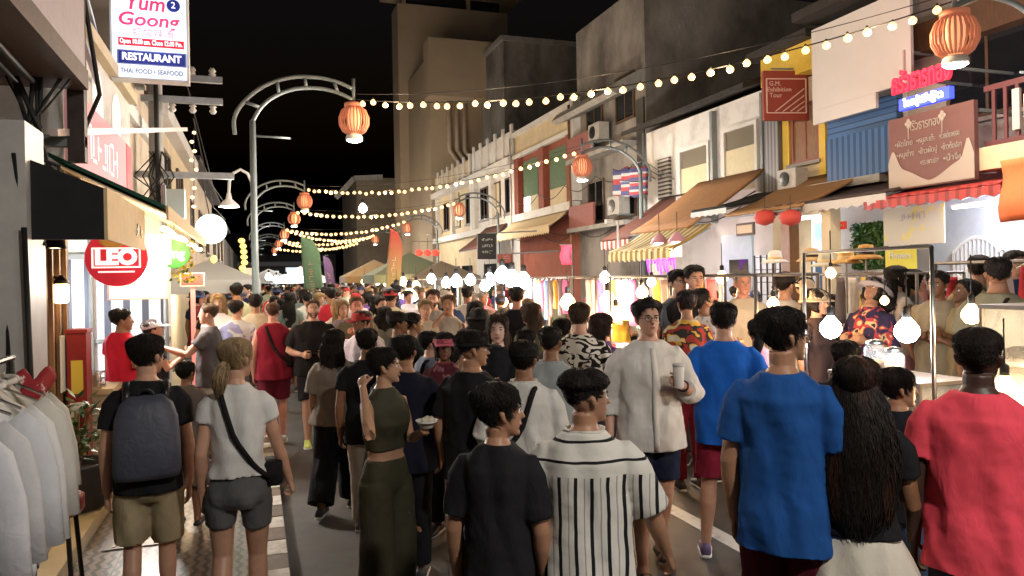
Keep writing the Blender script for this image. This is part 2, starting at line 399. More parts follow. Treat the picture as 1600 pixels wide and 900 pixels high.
    if HT:
        top, side, nape, frontl = HT; e = MB(); L = []; NT, NA = 30, 44; part = r.uniform(.2, .5)
        for i in range(NT + 1):
            t = .05 + .955 * i / NT; row = []
            for k in range(NA):
                a = 2 * PI * k / NA; a_ = abs(((a + PI) % (2 * PI)) - PI)
                hl_ = float(np.interp(a_, [0, .55, .85, 1.15, 1.45, 1.75, 2.2, PI], [frontl, frontl - .02, frontl - .12, .56, .44, .47, nape + .12, nape]))
                if style in ('long', 'bob'): hl_ = float(np.interp(a_, [0, .5, .8, 1.05, 1.3, 1.7, 2.2, PI], [frontl + .03, frontl - .02, .62, .36, .14, .06, .04, .03]))
                m = sstep((t - hl_) / .075 + .5)
                thk = side + (top - side) * sstep((t - .56) / .3)
                if style not in ('long', 'bob'): thk *= .30 + .70 * sstep((t - hl_) / .26)
                if style == 'fade': thk = side * sstep((t - hl_) / .2) + (top - side) * sstep((t - .66) / .12)
                if style == 'quiff': thk += .018 * math.exp(-(a_ / .7) ** 2) * sstep((t - .75) / .1)
                thk *= 1 + .22 * math.sin(a * 5 + 3 * t + part * 9) * .5 + r.uniform(-.05, .05)
                row.append(hsurf(min(t, 1), -a, -.014 + (thk + .014) * m))
            L.append(row)
        e.loops(L)
        # single locks lie over the shell and break its outline
        def thick(t, a_):
            hl_ = float(np.interp(a_, [0, .55, .85, 1.15, 1.45, 1.75, 2.2, PI], [frontl, frontl - .02, frontl - .12, .56, .44, .47, nape + .12, nape]))
            k_ = side + (top - side) * sstep((t - .56) / .3)
            if style not in ('long', 'bob'): k_ *= .30 + .70 * sstep((t - hl_) / .26)
            if style == 'fade': k_ = side * sstep((t - hl_) / .2) + (top - side) * sstep((t - .66) / .12)
            return k_, hl_
        sr = S.get('lock', .0017)
        for q in range(S.get('tufts', 160)):
            a = r.uniform(-PI, PI); t = 1 - r.random() ** 1.1 * .8; a_ = abs(a); k0, hl_ = thick(t, a_)
            if t < hl_ + .01: continue
            if style in ('long', 'bob') and t < .5: continue
            ln_ = (.16 if style in ('long', 'bob', 'pony', 'bun', 'mop') else .11 if style in ('short', 'quiff') else .06) * r.uniform(.6, 1.3)
            if style == 'fade' and t < .72: ln_ *= .35
            sw_ = r.uniform(-.22, .22) + .12 * math.sin(4 * a + hd); P_ = []
            for i in range(4):
                u = i / 3; tt = max(t - ln_ * u, .12); aa = a + sw_ * u * (1 + 1.2 * max(0, t - .8) * 5); k1 = thick(tt, abs(((aa + PI) % (2 * PI)) - PI))[0]
                P_.append(hsurf(min(tt, .999), aa, max(k1, 0) * (.96 + .06 * math.sin(u * 3)) + (.003 + r.uniform(0, .004)) * (u if r.random() < .6 else .3)))
            if style in ('quiff', 'curly') or (style in ('short', 'mop') and r.random() < .25): P_[-1] = P_[-1] + (P_[-1] - HP(0, -.01, .6)).normalized() * r.uniform(.002, .010)
            e.tube(P_, [sr * ks, sr * 1.2 * ks, sr * ks, sr * .3 * ks], 3, cap=False)
        if style in ('long', 'bob'):
            ln = S.get('hairlen', .36 if style == 'long' else .06) * K; L = []
            for i in range(16):
                u = i / 15; c0 = HP(0, -.045, .80); zz = c0.z - u * (c0.z - (1.5 * K - ln)); w_ = (.082 + S.get('spread', .03) * math.sin(u * 2.4)) * K * S.get('hairw', 1.0); dp = (.052 - .006 * u) * K * S.get('hairw', 1.0) ** .5
                yc = c0.y - (.03 * sstep(u * 2)) * K - .012 * K * u; w_ *= 1 - .5 * max(0, u - .82) / .18; w_ *= .55 + .45 * sstep(u / .22); dp *= .6 + .4 * sstep(u / .2); row = []
                for k in range(36):
                    a = 2 * PI * k / 36; wv = 1 + .04 * math.sin(5 * a + 5 * u) + .015 * math.sin(11 * a - 8 * u) + .02 * math.sin(3 * a + 14 * u) + r.uniform(-.012, .012)
                    row.append(Vector((c0.x * (1 - u) + w_ * wv * math.cos(a) + .006 * math.sin(9 * u + hd), yc + dp * wv * math.sin(a), zz - .02 * K * math.sin(3 * a) * u)))
                L.append(row)
            e.loops(L)
            for q in range(int(S.get('strands', 120) * max(1, ln / .3))):
                a = r.uniform(PI * .92, 2.08 * PI); i0 = r.randrange(0, 8); i1 = min(15, i0 + r.randrange(5, 9)); ph_ = r.uniform(0, 6); kf = a / (2 * PI) * 36; kk = int(kf) % 36; kn_ = (kk + 1) % 36; kf -= int(kf); dph = r.uniform(-.6, .6); P_ = []
                for i in range(i0, i1 + 1):
                    p = L[i][kk].lerp(L[i][kn_], kf); off = Vector((p.x - c0.x * .2, p.y - c0.y, 0)).normalized(); P_.append(p + off * (.004 + .006 * (i - i0) / 8) + Vector(((.009 * math.sin(ph_ + i * (1.0 + dph * .5)) + .012 * dph * (i - i0) / 4) * S.get('wavy', .5), 0, -.012 * (i - i0) / 8)))
                if len(P_) > 2: e.tube(P_, [S.get('lockw', .0018)] * (len(P_) - 1) + [.0004], 3, cap=False)
        if style == 'pony':
            c0 = HP(0, -.112, .42); ax_ = [HP(0, -.09, .44), c0, c0 + V(.0, -.022, -.02), c0 + V(-.012, -.03, -.07), c0 + V(-.02, -.02, -.13), c0 + V(-.024, -.01, -.18)]; rr_ = [.02 * ks, .018 * ks, .032 * ks, .040 * ks, .030 * ks, .006]
            e.tube(ax_, rr_, 12, flat=.85)
            for q in range(S.get('strands', 120)):
                a = r.uniform(0, 2 * PI); P_ = []
                for i in range(1, 6): P_.append(ax_[i] + Vector((math.cos(a), math.sin(a), 0)) * (rr_[i] + .003 + .003 * r.random()) + Vector((.003 * math.sin(q + i), 0, -.012 if i == 5 else 0)))
                e.tube(P_, [.0018] * 4 + [.0004], 3, cap=False)
        if style == 'bun':
            c0 = HP(0, -.115, .72); e.ball(c0, .042 * ks, 12, 8)
        e.build('hair', S.get('hairmat') or M_hair, root, True, color=hc)
    # ---- headwear
    if S.get('cap'):
        kind, cc = S['cap']; e = MB(); L = []
        if kind in ('cap', 'capback'):
            for i in range(12):
                t = .63 + .37 * i / 11; L.append([hsurf(min(t, 1), -2 * PI * k / 32, (.020 if t < .95 else .018) + (.004 if t < .9 else 0)) for k in range(32)])
            e.loops(L); fw = 1 if kind == 'cap' else -1; Lb = []
            for i in range(9):
                a = -1.0 + 2.0 * i / 8; p = hsurf(.655, a if fw == 1 else PI - a, .02); q = HP(.075 * math.sin(a) * 1.05, fw * (.13 + .075 * math.cos(a)), .60 - .06 * abs(a))
                Lb.append([p, p.lerp(q, .5) + Vector((0, 0, .006)), q, q - Vector((0, 0, .006)), p.lerp(q, .5) - Vector((0, 0, .0)), p - Vector((0, 0, .006))])
            e.loops(Lb, cap=True)
        elif kind == 'bucket':
            for t, ad in ((.55, .075), (.6, .07), (.64, .034), (.72, .03), (.84, .03), (.93, .03), (1.0, .028)):
                L.append([hsurf(t, -2 * PI * k / 32, ad) for k in range(32)])
            e.loops(L)
        elif kind == 'visor':
            for t, ad in ((.66, .028), (.7, .034), (.8, .034), (.84, .024)):
                L.append([hsurf(t, -2 * PI * k / 32, ad) for k in range(32)])
            e.loops(L); Lb = []
            for i in range(9):
                a = -1.15 + 2.3 * i / 8; p = hsurf(.70, a, .03); q = HP(.09 * math.sin(a) * 1.1, (.13 + .07 * math.cos(a)), .66 - .06 * abs(a))
                Lb.append([p, q, q - Vector((0, 0, .006)), p - Vector((0, 0, .008))])
            e.loops(Lb)
        e.build('cap' if kind != 'bucket' else 'sun_hat', M_cloth, root, True, color=cc)
    # ---- top
    tp = S.get('top'); vc = max(vox * 1.35, .0085)
    if tp:
        e = MB(); L = []; hem = tp.get('hem', .80); ease = tp.get('ease', .022); ph = r.uniform(0, 6)
        zs = [q for q in np.linspace(hem, 1.503, 28)]
        Ta = np.array(T)
        def tsec(z, ez):
            zz = max(z, .88); hw, d, yc = [float(np.interp(zz, Ta[:, 0], Ta[:, i])) for i in (1, 2, 3)]
            g = math.exp(-((z - 1.08) / .14) ** 2) * bw
            if not tp.get('fit'):
                if z < 1.3: hw = max(hw, .168 if not fem else .15) ; d = max(d, .108)
            lo_ = max(0, (1.1 - z) / .3) * tp.get('flare', .015)
            q = oval((hw + g * .5 + ez + lo_) * wide * K, (d + g + ez + lo_) * K, (yc + g * .6) * K, z * K, 56, tp.get('wav', .022) * sstep((1.35 - z) / .4), 4 + hd % 3, ph, 2.3)
            am = tp.get('drape', .045) * sstep((1.4 - z) / .25)
            for i, p in enumerate(q):
                a = 2 * PI * i / 56; f = am * (math.sin(7 * a + 9 * z + ph) * .45 + math.sin(3 * a - 14 * z + ph * 2) * .35 + max(0, math.sin(5 * a + 22 * z + ph)) ** 3 * .6)
                q[i] = Vector((p.x * (1 + f), p.y * (1 + f * 1.3), p.z))
            return q
        ncut = tp.get('neck', 1.0)
        cen = Vector((0, 0, (hem + .02) * K)); L.append([cen + Vector(((q.x) * .55, q.y * .55, 0)) for q in tsec(hem, ease)]); L.append([q.lerp(cen, .06) for q in tsec(hem, ease)])
        for z in zs:
            ez = ease if z < 1.40 else ease * .55 + .006
            L.append(tsec(z, ez))
        e.loops(L)
        slv = tp.get('sleeve', .55)
        for sd, sh, el, wr, key in arms:
            if slv <= 0: continue
            er = tp.get('sl', .022) * K; A = [V(.10 * sd, -.012, 1.395), sh - V(.012 * sd, 0, .004)]; rr = [.06 * K, .060 * K * ar + er * .3]
            n1 = 4
            for i in range(1, n1 + 1):
                u = min(slv, 1.0) * i / n1; A.append(sh.lerp(el, u)); rr.append((.056 - .014 * u) * K * ar + er * (.75 + .5 * u))
            if slv > 1:
                u2 = slv - 1
                for i in (1, 2, 3): A.append(el.lerp(wr, u2 * i / 3)); rr.append((.045 - .014 * u2 * i / 3) * K * ar + er * (1.0 - .3 * i / 3))
            dd = (A[-1] - A[-2]).normalized(); A.append(A[-1] - dd * .016 * K); rr.append(rr[-1] * .6)
            e.tube(A, rr, 18)
        o = grow(e.build('shirt' if slv > 0 else 'sleeveless_top', tp.get('mat') or M_cloth, root, color=tp.get('c', (.5, .5, .5))), vc, 3, tp.get('folds', .024) * K, .15)
        if tp.get('placket'):
            e = MB(); L = []
            for i in range(12):
                z = hem + .01 + (1.45 - hem) * i / 11; q = max(tsec(z, (ease if z < 1.4 else ease * .6) + .016), key=lambda p: p.y); L.append([Vector((x_ * K, q.y - dy * K, z * K)) for x_, dy in ((-.016, .02), (.016, .02), (.016, 0), (-.016, 0))])
            e.loops(L); e.build('placket', M_cloth, root, True, color=tp['c'])
        if tp.get('collar'):
            e = MB(); L = []
            for t, ad in ((0, .012), (.35, .02), (.7, .028), (.75, .02), (.35, .008), (.0, .004)):
                zc = 1.482 + .045 * t if t < .71 else 1.51
                L.append(oval((.058 + ad) * K * (.9 if fem else 1.05), (.056 + ad) * K, -.012 * K, zc * K, 28))
            e.loops(L, cap=False); e.build('collar', M_cloth, root, True, color=tp.get('cc', tp.get('c', (.5, .5, .5))))
    # ---- bottoms
    bt = S.get('bottom')
    if bt:
        e = MB(); kd = bt['k']; wz = bt.get('waist', .985)
        if kd in ('shorts', 'trousers', 'wide', 'tight'):
            ez = bt.get('ease', {'shorts': .03, 'trousers': .018, 'wide': .05, 'tight': .008}[kd]); Ta = np.array(T)
            def bsec(z, add):
                hw, d, yc = [float(np.interp(max(z, .88), Ta[:, 0], Ta[:, i])) for i in (1, 2, 3)]
                g = math.exp(-((z - 1.08) / .14) ** 2) * bw
                return oval((hw + add + g * .5) * wide * K, (d + add + g) * K, (yc + g * .6) * K, z * K, 32)
            e.loops([bsec(z, a) for z, a in ((.80, -.03), (.84, .002), (.88, .010), (.93, .012), (wz, .008), (wz + .006, -.004))])
            endf = bt.get('len', {'shorts': .47, 'trousers': .985, 'wide': .975, 'tight': .98}[kd])
            for sd, hip, kn, ank in legs:
                A = []; rr = []
                for i in range(11):
                    u = endf * i / 10; p = hip.lerp(kn, u * 2) if u < .5 else kn.lerp(ank, u * 2 - 1)
                    bas = float(np.interp(u, [0, .08, .25, .5, .65, .82, 1], [.088, .09, .078, .058, .058, .047, .037])) * th
                    if u > .5 and kd in ('trousers',): bas = max(bas, .052)
                    if kd == 'wide': bas = max(bas, .075)
                    A.append(p + (V(.006 * sd, 0, 0) if u > .1 else V(0, 0, 0)) + (V(0, .006 * math.sin(u * 40), 0) if u > .55 and kd == 'trousers' else V(0, 0, 0))); rr.append((bas + ez * min(1, .35 + u * 1.4)) * K * wide)
                dd = (A[-1] - A[-2]).normalized(); A += [A[-1] - dd * .018]; rr += [rr[-1] * .6]
                e.tube(A, rr, 20)
            grow(e.build('shorts' if kd == 'shorts' else 'trousers', bt.get('mat') or M_cloth, root, color=bt['c']), vc, 3, .014 * K, .11)
        else:
            L = []; hm = bt.get('hem', .5); NS = 64; ph = r.uniform(0, 6)
            for i in range(15):
                u = i / 14; z = wz + (hm - wz) * u; hw = (.145 if fem else .16) + bt.get('flare', .12) * u ** .8 + (.035 * math.sin(min(1, u * 2.2) * PI / 2)); d = .105 + bt.get('flare', .12) * .75 * u ** .8 + .02 * math.sin(min(1, u * 2.2) * PI / 2)
                L.append(oval(hw * wide * K, d * K, (-.008 + stride * .0) * K, z * K, NS, bt.get('pleat', .05) * u, bt.get('n', 9), ph, 2.1))
            L.append([Vector((p.x * .95, p.y * .95, p.z + .01)) for p in L[-1]]); L.append([Vector((p.x * .9, p.y * .9, p.z + .15)) for p in L[-1]])
            e.loops(L); e.build('skirt', bt.get('mat') or M_cloth, root, True, color=bt['c'])
        if bt.get('belt'):
            e = MB(); Ta = np.array(T); hw, d, yc = [float(np.interp(wz, Ta[:, 0], Ta[:, i])) for i in (1, 2, 3)]
            e.loops([oval((hw + q) * wide * K, (d + q) * K, yc * K, z * K, 32) for z, q in ((wz - .03, .016), (wz - .03, .023), (wz + .006, .023), (wz + .006, .01))], cap=False)
            e.build('belt', M_cloth, root, True, color=bt['belt'])
    # ---- shoes
    shc = S.get('shoes', (.05, .05, .05))
    if shc:
        for sd, hip, kn, ank in legs:
            e = MB(); z0_ = ank.z - .085 * K; y0 = ank.y; x0 = ank.x + .004 * sd
            def ring(y, hw, zt, zb): return [Vector((x0 + hw * c * K, y0 + y * K, z0_ + (zb + (zt - zb) * s_) * K)) for c, s_ in ((-.75, 0), (.75, 0), (1, .25), (.95, .6), (.6, .95), (0, 1), (-.6, .95), (-.95, .6), (-1, .25))]
            P = [(-.088, .016, .05, .02), (-.082, .032, .075, .012), (-.05, .037, .085, .012), (0, .039, .09, .012), (.05, .042, .08, .012), (.10, .047, .062, .012), (.15, .046, .05, .012), (.185, .034, .038, .014), (.2, .014, .028, .018)]
            if S.get('sandal'): P = [(y, w_, min(zt, .03) + (.03 if y == .10 else 0), zb) for y, w_, zt, zb in P]
            e.loops([ring(*q) for q in P]); e.loops([ring(q[0] * 1.03, q[1] * 1.1, .022, 0) for q in P], 1)
            e.build('shoe', [M_shoe, M_sole if not S.get('darksole') else M_black], root, True, color=shc)
    if lean: pass
    root['head_px'] = 0
    return root, dict(K=K, V=V, HP=HP, arms=arms, legs=legs, HM=HM, ks=ks, T=T)

def ground(X): return .22 if X < -1.15 else .12 if X < .02 else .14 if X > 9.3 else 0.0
def spot(px, ytop, s):
    p = at(px, ytop, FPX / s); g = ground(p.x); return p, g, p.z - g
# ---------------------------------------------------------------- lettering
def text(body, M, size, m, parent, depth=.006, width=None, name='lettering', bold=0.0, shear=0):
    cu = bpy.data.curves.new(name, 'FONT'); cu.body = body; cu.size = size; cu.align_x = 'CENTER'; cu.align_y = 'CENTER'; cu.extrude = depth; cu.offset = bold; cu.shear = shear; cu.resolution_u = 3
    o = bpy.data.objects.new(name, cu); C.objects.link(o); bpy.context.view_layer.update()
    me = bpy.data.meshes.new_from_object(o.evaluated_get(bpy.context.evaluated_depsgraph_get()))
    bpy.data.objects.remove(o)
    if width:
        xs = [v.co.x for v in me.vertices]
        if xs:
            k = width / (max(xs) - min(xs)); c = (max(xs) + min(xs)) / 2
            for v in me.vertices: v.co.x = (v.co.x - c) * k
    me.transform(M); me.materials.clear(); me.materials.append(m); me.name = name
    q = bpy.data.objects.new(name, me); C.objects.link(q)
    if parent is not None: q.parent = parent
    return q
def marks(M, w, h, m, parent, n=6, seed=1, depth=.004):
    # worn, unreadable lettering: a row of glyph strokes
    q = random.Random(seed); b = MB(); gw = w / n
    for i in range(n):
        x0 = -w / 2 + gw * i + gw * .12; x1 = x0 + gw * .7; t = min(gw, h) * .16
        for k in range(q.choice((2, 3, 3))):
            if q.random() < .5: a = q.choice((x0, x1 - t)); b.box(a, a + t, -h / 2 * q.uniform(.5, 1), h / 2 * q.uniform(.6, 1), .0005 * k, depth + .0007 * k, 0, M)
            else: a = q.choice((-h / 2, -t / 2, h / 2 - t)); b.box(x0, x1, a, a + t, .0005 * k, depth + .0007 * k, 0, M)
    return b.build('lettering', m, parent)
def MXY(loc, facing):
    """matrix for flat lettering: 'cam' faces -Y, 'street_r' on the right side faces -X, 'street_l' faces +X"""
    B = {'cam': Matrix.Rotation(R(90), 4, 'X'), 'right': Matrix.Rotation(R(-90), 4, 'Z') @ Matrix.Rotation(R(90), 4, 'X'), 'left': Matrix.Rotation(R(90), 4, 'Z') @ Matrix.Rotation(R(90), 4, 'X')}[facing]
    return Matrix.Translation(loc) @ B
def light(kind, loc, power, col, radius=.06, parent=None, spot=None):
    l = bpy.data.lights.new('lamp_or_fill_light', kind); l.energy = power; l.color = col; l.shadow_soft_size = radius
    o = bpy.data.objects.new('lamp_or_fill_light', l); C.objects.link(o); o.location = loc
    if kind == 'SPOT' and spot: l.spot_size = R(spot); l.spot_blend = .8
    if parent is not None: o.parent = parent
    return o
WARM = (1, .72, .42); COOL = (.86, .93, 1); NEUT = (1, .9, .78)

# ---------------------------------------------------------------- ground
M_asph = mat('asphalt', (.028, .026, .025), rough=.55, col2=(.075, .067, .06), nscale=1.7, lo=.35, hi=.72, bump=.5, bscale=220, spec=.4)
M_conc = mat('concrete', (.30, .29, .27), rough=.8, noise=.3, nscale=3, bump=.3, bscale=40)
M_paint = mat('road_paint', (.55, .54, .5), rough=.6, col2=(.25, .24, .22), nscale=9, lo=.5, hi=.75)
g = MB(); g.box(.17, 300, -40, 400, -.3, 0); g.box(-300, .17, -40, 400, -.3, -.01); struct(g.build('road', M_asph))
def tile_material():
    m = bpy.data.materials.new('wavy_paving'); m.use_nodes = True; t = m.node_tree; b = t.nodes['Principled BSDF']; L = t.links.new
    tc = t.nodes.new('ShaderNodeTexCoord'); sp = t.nodes.new('ShaderNodeSeparateXYZ'); L(tc.outputs['Object'], sp.inputs[0])
    def math_(op, a, bb=None, c=None):
        n = t.nodes.new('ShaderNodeMath'); n.operation = op
        for i, v in enumerate((a, bb, c)):
            if v is None: continue
            if isinstance(v, (int, float)): n.inputs[i].default_value = v
            else: L(v, n.inputs[i])
        return n.outputs[0]
    zig = math_('PINGPONG', math_('MULTIPLY', sp.outputs['Y'], 14.0), 1.0)
    st = math_('FRACT', math_('MULTIPLY_ADD', sp.outputs['X'], 15.0, math_('MULTIPLY_ADD', zig, .42, 100)))
    lines = math_('LESS_THAN', st, .42)
    gx = math_('LESS_THAN', math_('FRACT', math_('MULTIPLY_ADD', sp.outputs['X'], 3.333, 100)), .035)
    gy = math_('LESS_THAN', math_('FRACT', math_('MULTIPLY', sp.outputs['Y'], 3.333)), .035)
    dark = math_('MAXIMUM', math_('MAXIMUM', gx, gy), lines)
    no = t.nodes.new('ShaderNodeTexNoise'); no.inputs['Scale'].default_value = 3.5; no.inputs['Detail'].default_value = 6; L(tc.outputs['Object'], no.inputs['Vector'])
    r = t.nodes.new('ShaderNodeValToRGB'); r.color_ramp.elements[0].color = (.10, .075, .055, 1); r.color_ramp.elements[1].color = (.24, .18, .13, 1); L(no.outputs[0], r.inputs[0])
    mx = t.nodes.new('ShaderNodeMix'); mx.data_type = 'RGBA'; L(dark, mx.inputs[0]); L(r.outputs[0], mx.inputs[6]); mx.inputs[7].default_value = (.035, .028, .022, 1); L(mx.outputs[2], b.inputs['Base Color'])
    bp = t.nodes.new('ShaderNodeBump'); bp.inputs['Strength'].default_value = .7; bp.inputs['Distance'].default_value = .012; bp.invert = True; L(dark, bp.inputs['Height']); L(bp.outputs[0], b.inputs['Normal'])
    b.inputs['Roughness'].default_value = .34
    return m
g = MB(); g.box(-1.15, .02, -6, 120, -.1, .12); struct(g.build('pavement', tile_material()))
g = MB(); y = -6
M_kw = mat('kerb_white', (.55, .52, .46), rough=.7, col2=(.30, .25, .2), nscale=12, lo=.4, hi=.7, bump=.3); M_kd = mat('kerb_dark', (.13, .09, .065), rough=.7, noise=.3, nscale=12, bump=.3)
i = 0
while y < 70:
    g.box(.022, .168, y, y + .272, -.05, .135 + .004 * (i % 3), i % 2); y += .28; i += 1
struct(g.build('kerb', [M_kw, M_kd]))
M_cream = mat('cream_tile', (.62, .50, .30), rough=.35, noise=.12, nscale=2)
g = MB(); g.box(-6, -1.154, 4.2, 15.9, -.05, .22); struct(g.build('arcade_floor', M_cream))
g = MB(); g.box(3.15, 3.29, -5, 60, 0, .004); struct(g.build('road_marking', M_paint))
g = MB(); g.box(9.3, 14, -8, 75, 0, .14); struct(g.build('footpath', M_conc))
g = MB(); g.box(9.16, 9.297, -8, 75, 0, .15); struct(g.build('footpath_kerb', M_kw))
o = thing('drain_cover', 'square metal drain cover set in the wavy tile pavement', 'drain cover', (-.83, 5.9, .124))
b = MB(); b.box(-.2, .2, -.16, .16, 0, .006); b.build('plate', mat('cast_iron', (.10, .085, .07), rough=.45, metal=.6, noise=.3), o)
b = MB()
for k in range(3): b.bar((-.13 + .13 * k, -.13, .009), (-.13 + .13 * k, .13, .009), .02, .006)
b.build('grating', mat('iron_rib', (.2, .17, .13), rough=.4, metal=.6), o)

# ---------------------------------------------------------------- wall finishes
M_wwhite = mat('white_plaster', (.62, .60, .57), rough=.85, col2=(.36, .34, .31), nscale=1.6, lo=.5, hi=.85, bump=.15)
M_wbeige = mat('beige_plaster', (.46, .38, .29), rough=.85, col2=(.30, .245, .18), nscale=.5, lo=.4, hi=.8, bump=.15)
M_wdark = mat('weathered_concrete', (.30, .28, .26), rough=.9, col2=(.09, .08, .07), nscale=.55, lo=.36, hi=.66, bump=.4, bscale=12, stretch=(1, 1, .55))
M_wred = mat('brick_red_plaster', (.26, .075, .045), rough=.8, noise=.2, nscale=2)
M_wcream = mat('cream_plaster', (.58, .47, .30), rough=.8, noise=.15, nscale=2)
M_roof = mat('dark_roof_tile', (.03, .025, .023), rough=.8, noise=.4, nscale=6, bump=.5, bscale=15)
M_glass = mat('dark_glass', (.01, .012, .015), rough=.08, spec=.6)
M_wood = mat('dark_wood', (.085, .045, .022), rough=.5, noise=.4, nscale=6, stretch=(9, 9, .8), bump=.3)
M_wood2 = mat('brown_wood', (.22, .11, .05), rough=.5, noise=.4, nscale=6, stretch=(9, 9, .8))
M_gsteel = mat('grey_painted_steel', (.22, .24, .24), rough=.45, metal=.3, noise=.1)
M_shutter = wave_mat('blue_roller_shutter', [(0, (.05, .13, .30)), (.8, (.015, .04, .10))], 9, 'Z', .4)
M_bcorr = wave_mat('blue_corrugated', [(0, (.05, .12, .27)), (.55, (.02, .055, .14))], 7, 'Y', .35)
M_creamsh = mat('cream_shutter', (.55, .48, .30), rough=.6, noise=.1)
M_awblack = mat('black_canvas', (.012, .012, .014), rough=.8, noise=.2)
M_awcream = mat('cream_canvas', (.62, .48, .28), rough=.8, noise=.1)
M_awgreen = mat('green_canvas', (.02, .10, .06), rough=.8, noise=.2)
M_awtan = mat('tan_canvas', (.40, .20, .085), rough=.8, noise=.15)
M_awbrown = mat('brown_canvas', (.10, .035, .025), rough=.8, noise=.15)
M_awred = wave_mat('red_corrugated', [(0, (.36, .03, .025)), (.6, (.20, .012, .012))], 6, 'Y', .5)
M_pole = mat('aged_concrete_pole', (.32, .31, .29), rough=.85, noise=.25, nscale=4)
M_cable = mat('black_cable', (.012, .011, .011), rough=.6)


def window_part(par, X, y0, y1, z0, z1, m=None, frame=None, out=-1, sill=True):
    """a window on a facade at X that faces the street; out = -1 on the right side of the street, +1 on the left"""
    f = MB(); t = .07; xo = X + out * .06
    for a, b_, c_, d_ in ((y0 - t, y0, z0 - t, z1 + t), (y1, y1 + t, z0 - t, z1 + t), (y0, y1, z1, z1 + t), (y0, y1, z0 - t, z0)):
        f.box(min(X, xo), max(X, xo), a, b_, c_, d_)
    ym = (y0 + y1) / 2; f.box(min(X, X + out * .045), max(X, X + out * .045), ym - .025, ym + .025, z0, z1)
    w_ = f.build('window', frame or M_wood, par)
    p = MB(); p.box(min(X + out * .01, X + out * .03), max(X + out * .01, X + out * .03), y0, ym - .026, z0, z1); p.box(min(X + out * .01, X + out * .03), max(X + out * .01, X + out * .03), ym + .026, y1, z0, z1)
    p.build('pane', m or M_glass, w_)
    if sill:
        s_ = MB(); s_.box(min(X, X + out * .14), max(X, X + out * .14), y0 - .15, y1 + .15, z0 - t - .07, z0 - t - .002); s_.build('sill', M_conc, w_)
    return w_
def house(label, X, y0, y1, z, m, deep=6, side=1, roofm=None, base=0.0):
    o = thing('building', label, 'building', (0, 0, 0), group=None)
    b = MB(); b.box(min(X, X + side * deep), max(X, X + side * deep), y0, y1, base, z); b.build('wall', m, o)
    return o
def wallbox(par, name, m, *bx):
    b = MB()
    for q in bx: b.box(*q)
    return b.build(name, m, par)

# ================================================================ right side of the street
XR = 11.0
def ZR(px, py, X=XR): return onX(px, py, X).z
def YR(px, X=XR): return onX(px, 300, X).y
# nearest house
o = house('grey two storey shophouse with iron balcony behind the orange banner', XR, 3.0, 10.2, 8.6, mat('dim_plaster', (.36, .33, .31), rough=.85, noise=.25, nscale=1.5, bump=.2))
wallbox(o, 'roof', M_roof, (9.6, 17.2, 2.8, 10.3, 8.6, 8.8))
wallbox(o, 'lintel_shadow_band', M_wood, (10.7, 10.997, 3.2, 10.0, 5.6, 6.1))  # dark wood band put in for the deep shadow at the lintel
wallbox(o, 'balcony_floor', M_wcream, (9.7, 10.997, 3.0, YR(1525, 9.7), 3.32, 3.64))
b = MB(); yb = YR(1540, 9.75)
b.box(9.75, 9.80, 3.0, yb, 4.42, 4.5); b.box(9.75, 9.80, 3.0, yb, 3.643, 3.72); k = 3.0
while k < yb: b.box(9.76, 9.79, k, k + .05, 3.721, 4.419); k += .17
b.build('railing', mat('maroon_iron', (.09, .02, .025), rough=.5), o)
wallbox(o, 'railing_ornament', mat('pale_iron', (.45, .38, .33), rough=.5), *[(9.70, 9.745, q, q + .1, 3.8 + .12 * (i % 2), 4.35 - .1 * (i % 2)) for i, q in enumerate(np.arange(5.6, yb - .4, .16))])
window_part(o, XR, 5.5, 7.0, 4.4, 5.7); window_part(o, XR, 8.0, 9.3, 4.4, 5.7)
wallbox(o, 'shopfront_wall', mat('pale_blue_wall', (.55, .60, .66), rough=.7, noise=.08), (10.6, 10.997, 3.0, YR(1478), .14, 3.4))
gt = MB(); ya, yb = YR(1562, 10.5), YR(1487, 10.5); zc = 2.0
for q in np.linspace(ya, yb, 12):
    u = (q - ya) / (yb - ya); gt.bar((10.52, q, .2), (10.52, q, zc + .42 * math.sin(PI * (.15 + .7 * u))), .03)
gt.tube([(10.52, ya + (yb - ya) * u, zc + .42 * math.sin(PI * (.15 + .7 * u))) for u in np.linspace(0, 1, 12)], .035); gt.bar((10.52, ya, 1.1), (10.52, yb, 1.1), .04)
gt.build('gate', mat('white_painted_iron', (.7, .7, .7), rough=.4), o)
# house with the white billboard
o = house('shophouse with blue roller shutter and a blank white billboard on it', XR, 10.2, 12.1, 6.9, M_wwhite)
wallbox(o, 'roof', M_roof, (10.2, 17, 10.1, 12.2, 6.9, 7.08))
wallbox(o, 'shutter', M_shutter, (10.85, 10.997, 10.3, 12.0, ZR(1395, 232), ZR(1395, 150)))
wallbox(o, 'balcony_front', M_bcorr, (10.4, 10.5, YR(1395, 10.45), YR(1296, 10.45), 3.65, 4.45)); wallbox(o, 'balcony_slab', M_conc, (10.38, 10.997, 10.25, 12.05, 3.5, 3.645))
bb = thing('billboard', 'large blank white billboard above the blue roller shutter', 'billboard')
p1, p2 = onX(1268, 72, 10.3), onX(1422, 20, 10.3); q1, q2 = onX(1268, 190, 10.3), onX(1422, 148, 10.3)
b = MB(); b.box(10.3, 10.36, p2.y, p1.y, 5.05, 6.62); b.box(10.3, 10.36, p2.y + .75, p1.y, 4.78, 5.047); b.build('panel', mat('blank_board', (.55, .52, .51), rough=.6, noise=.06, nscale=1), bb)
b = MB(); [b.bar((10.36, q, 5.6), (11.0, q, 5.6), .05) for q in (p2.y + .2, p1.y - .2)]; b.build('bracket', M_gsteel, bb)
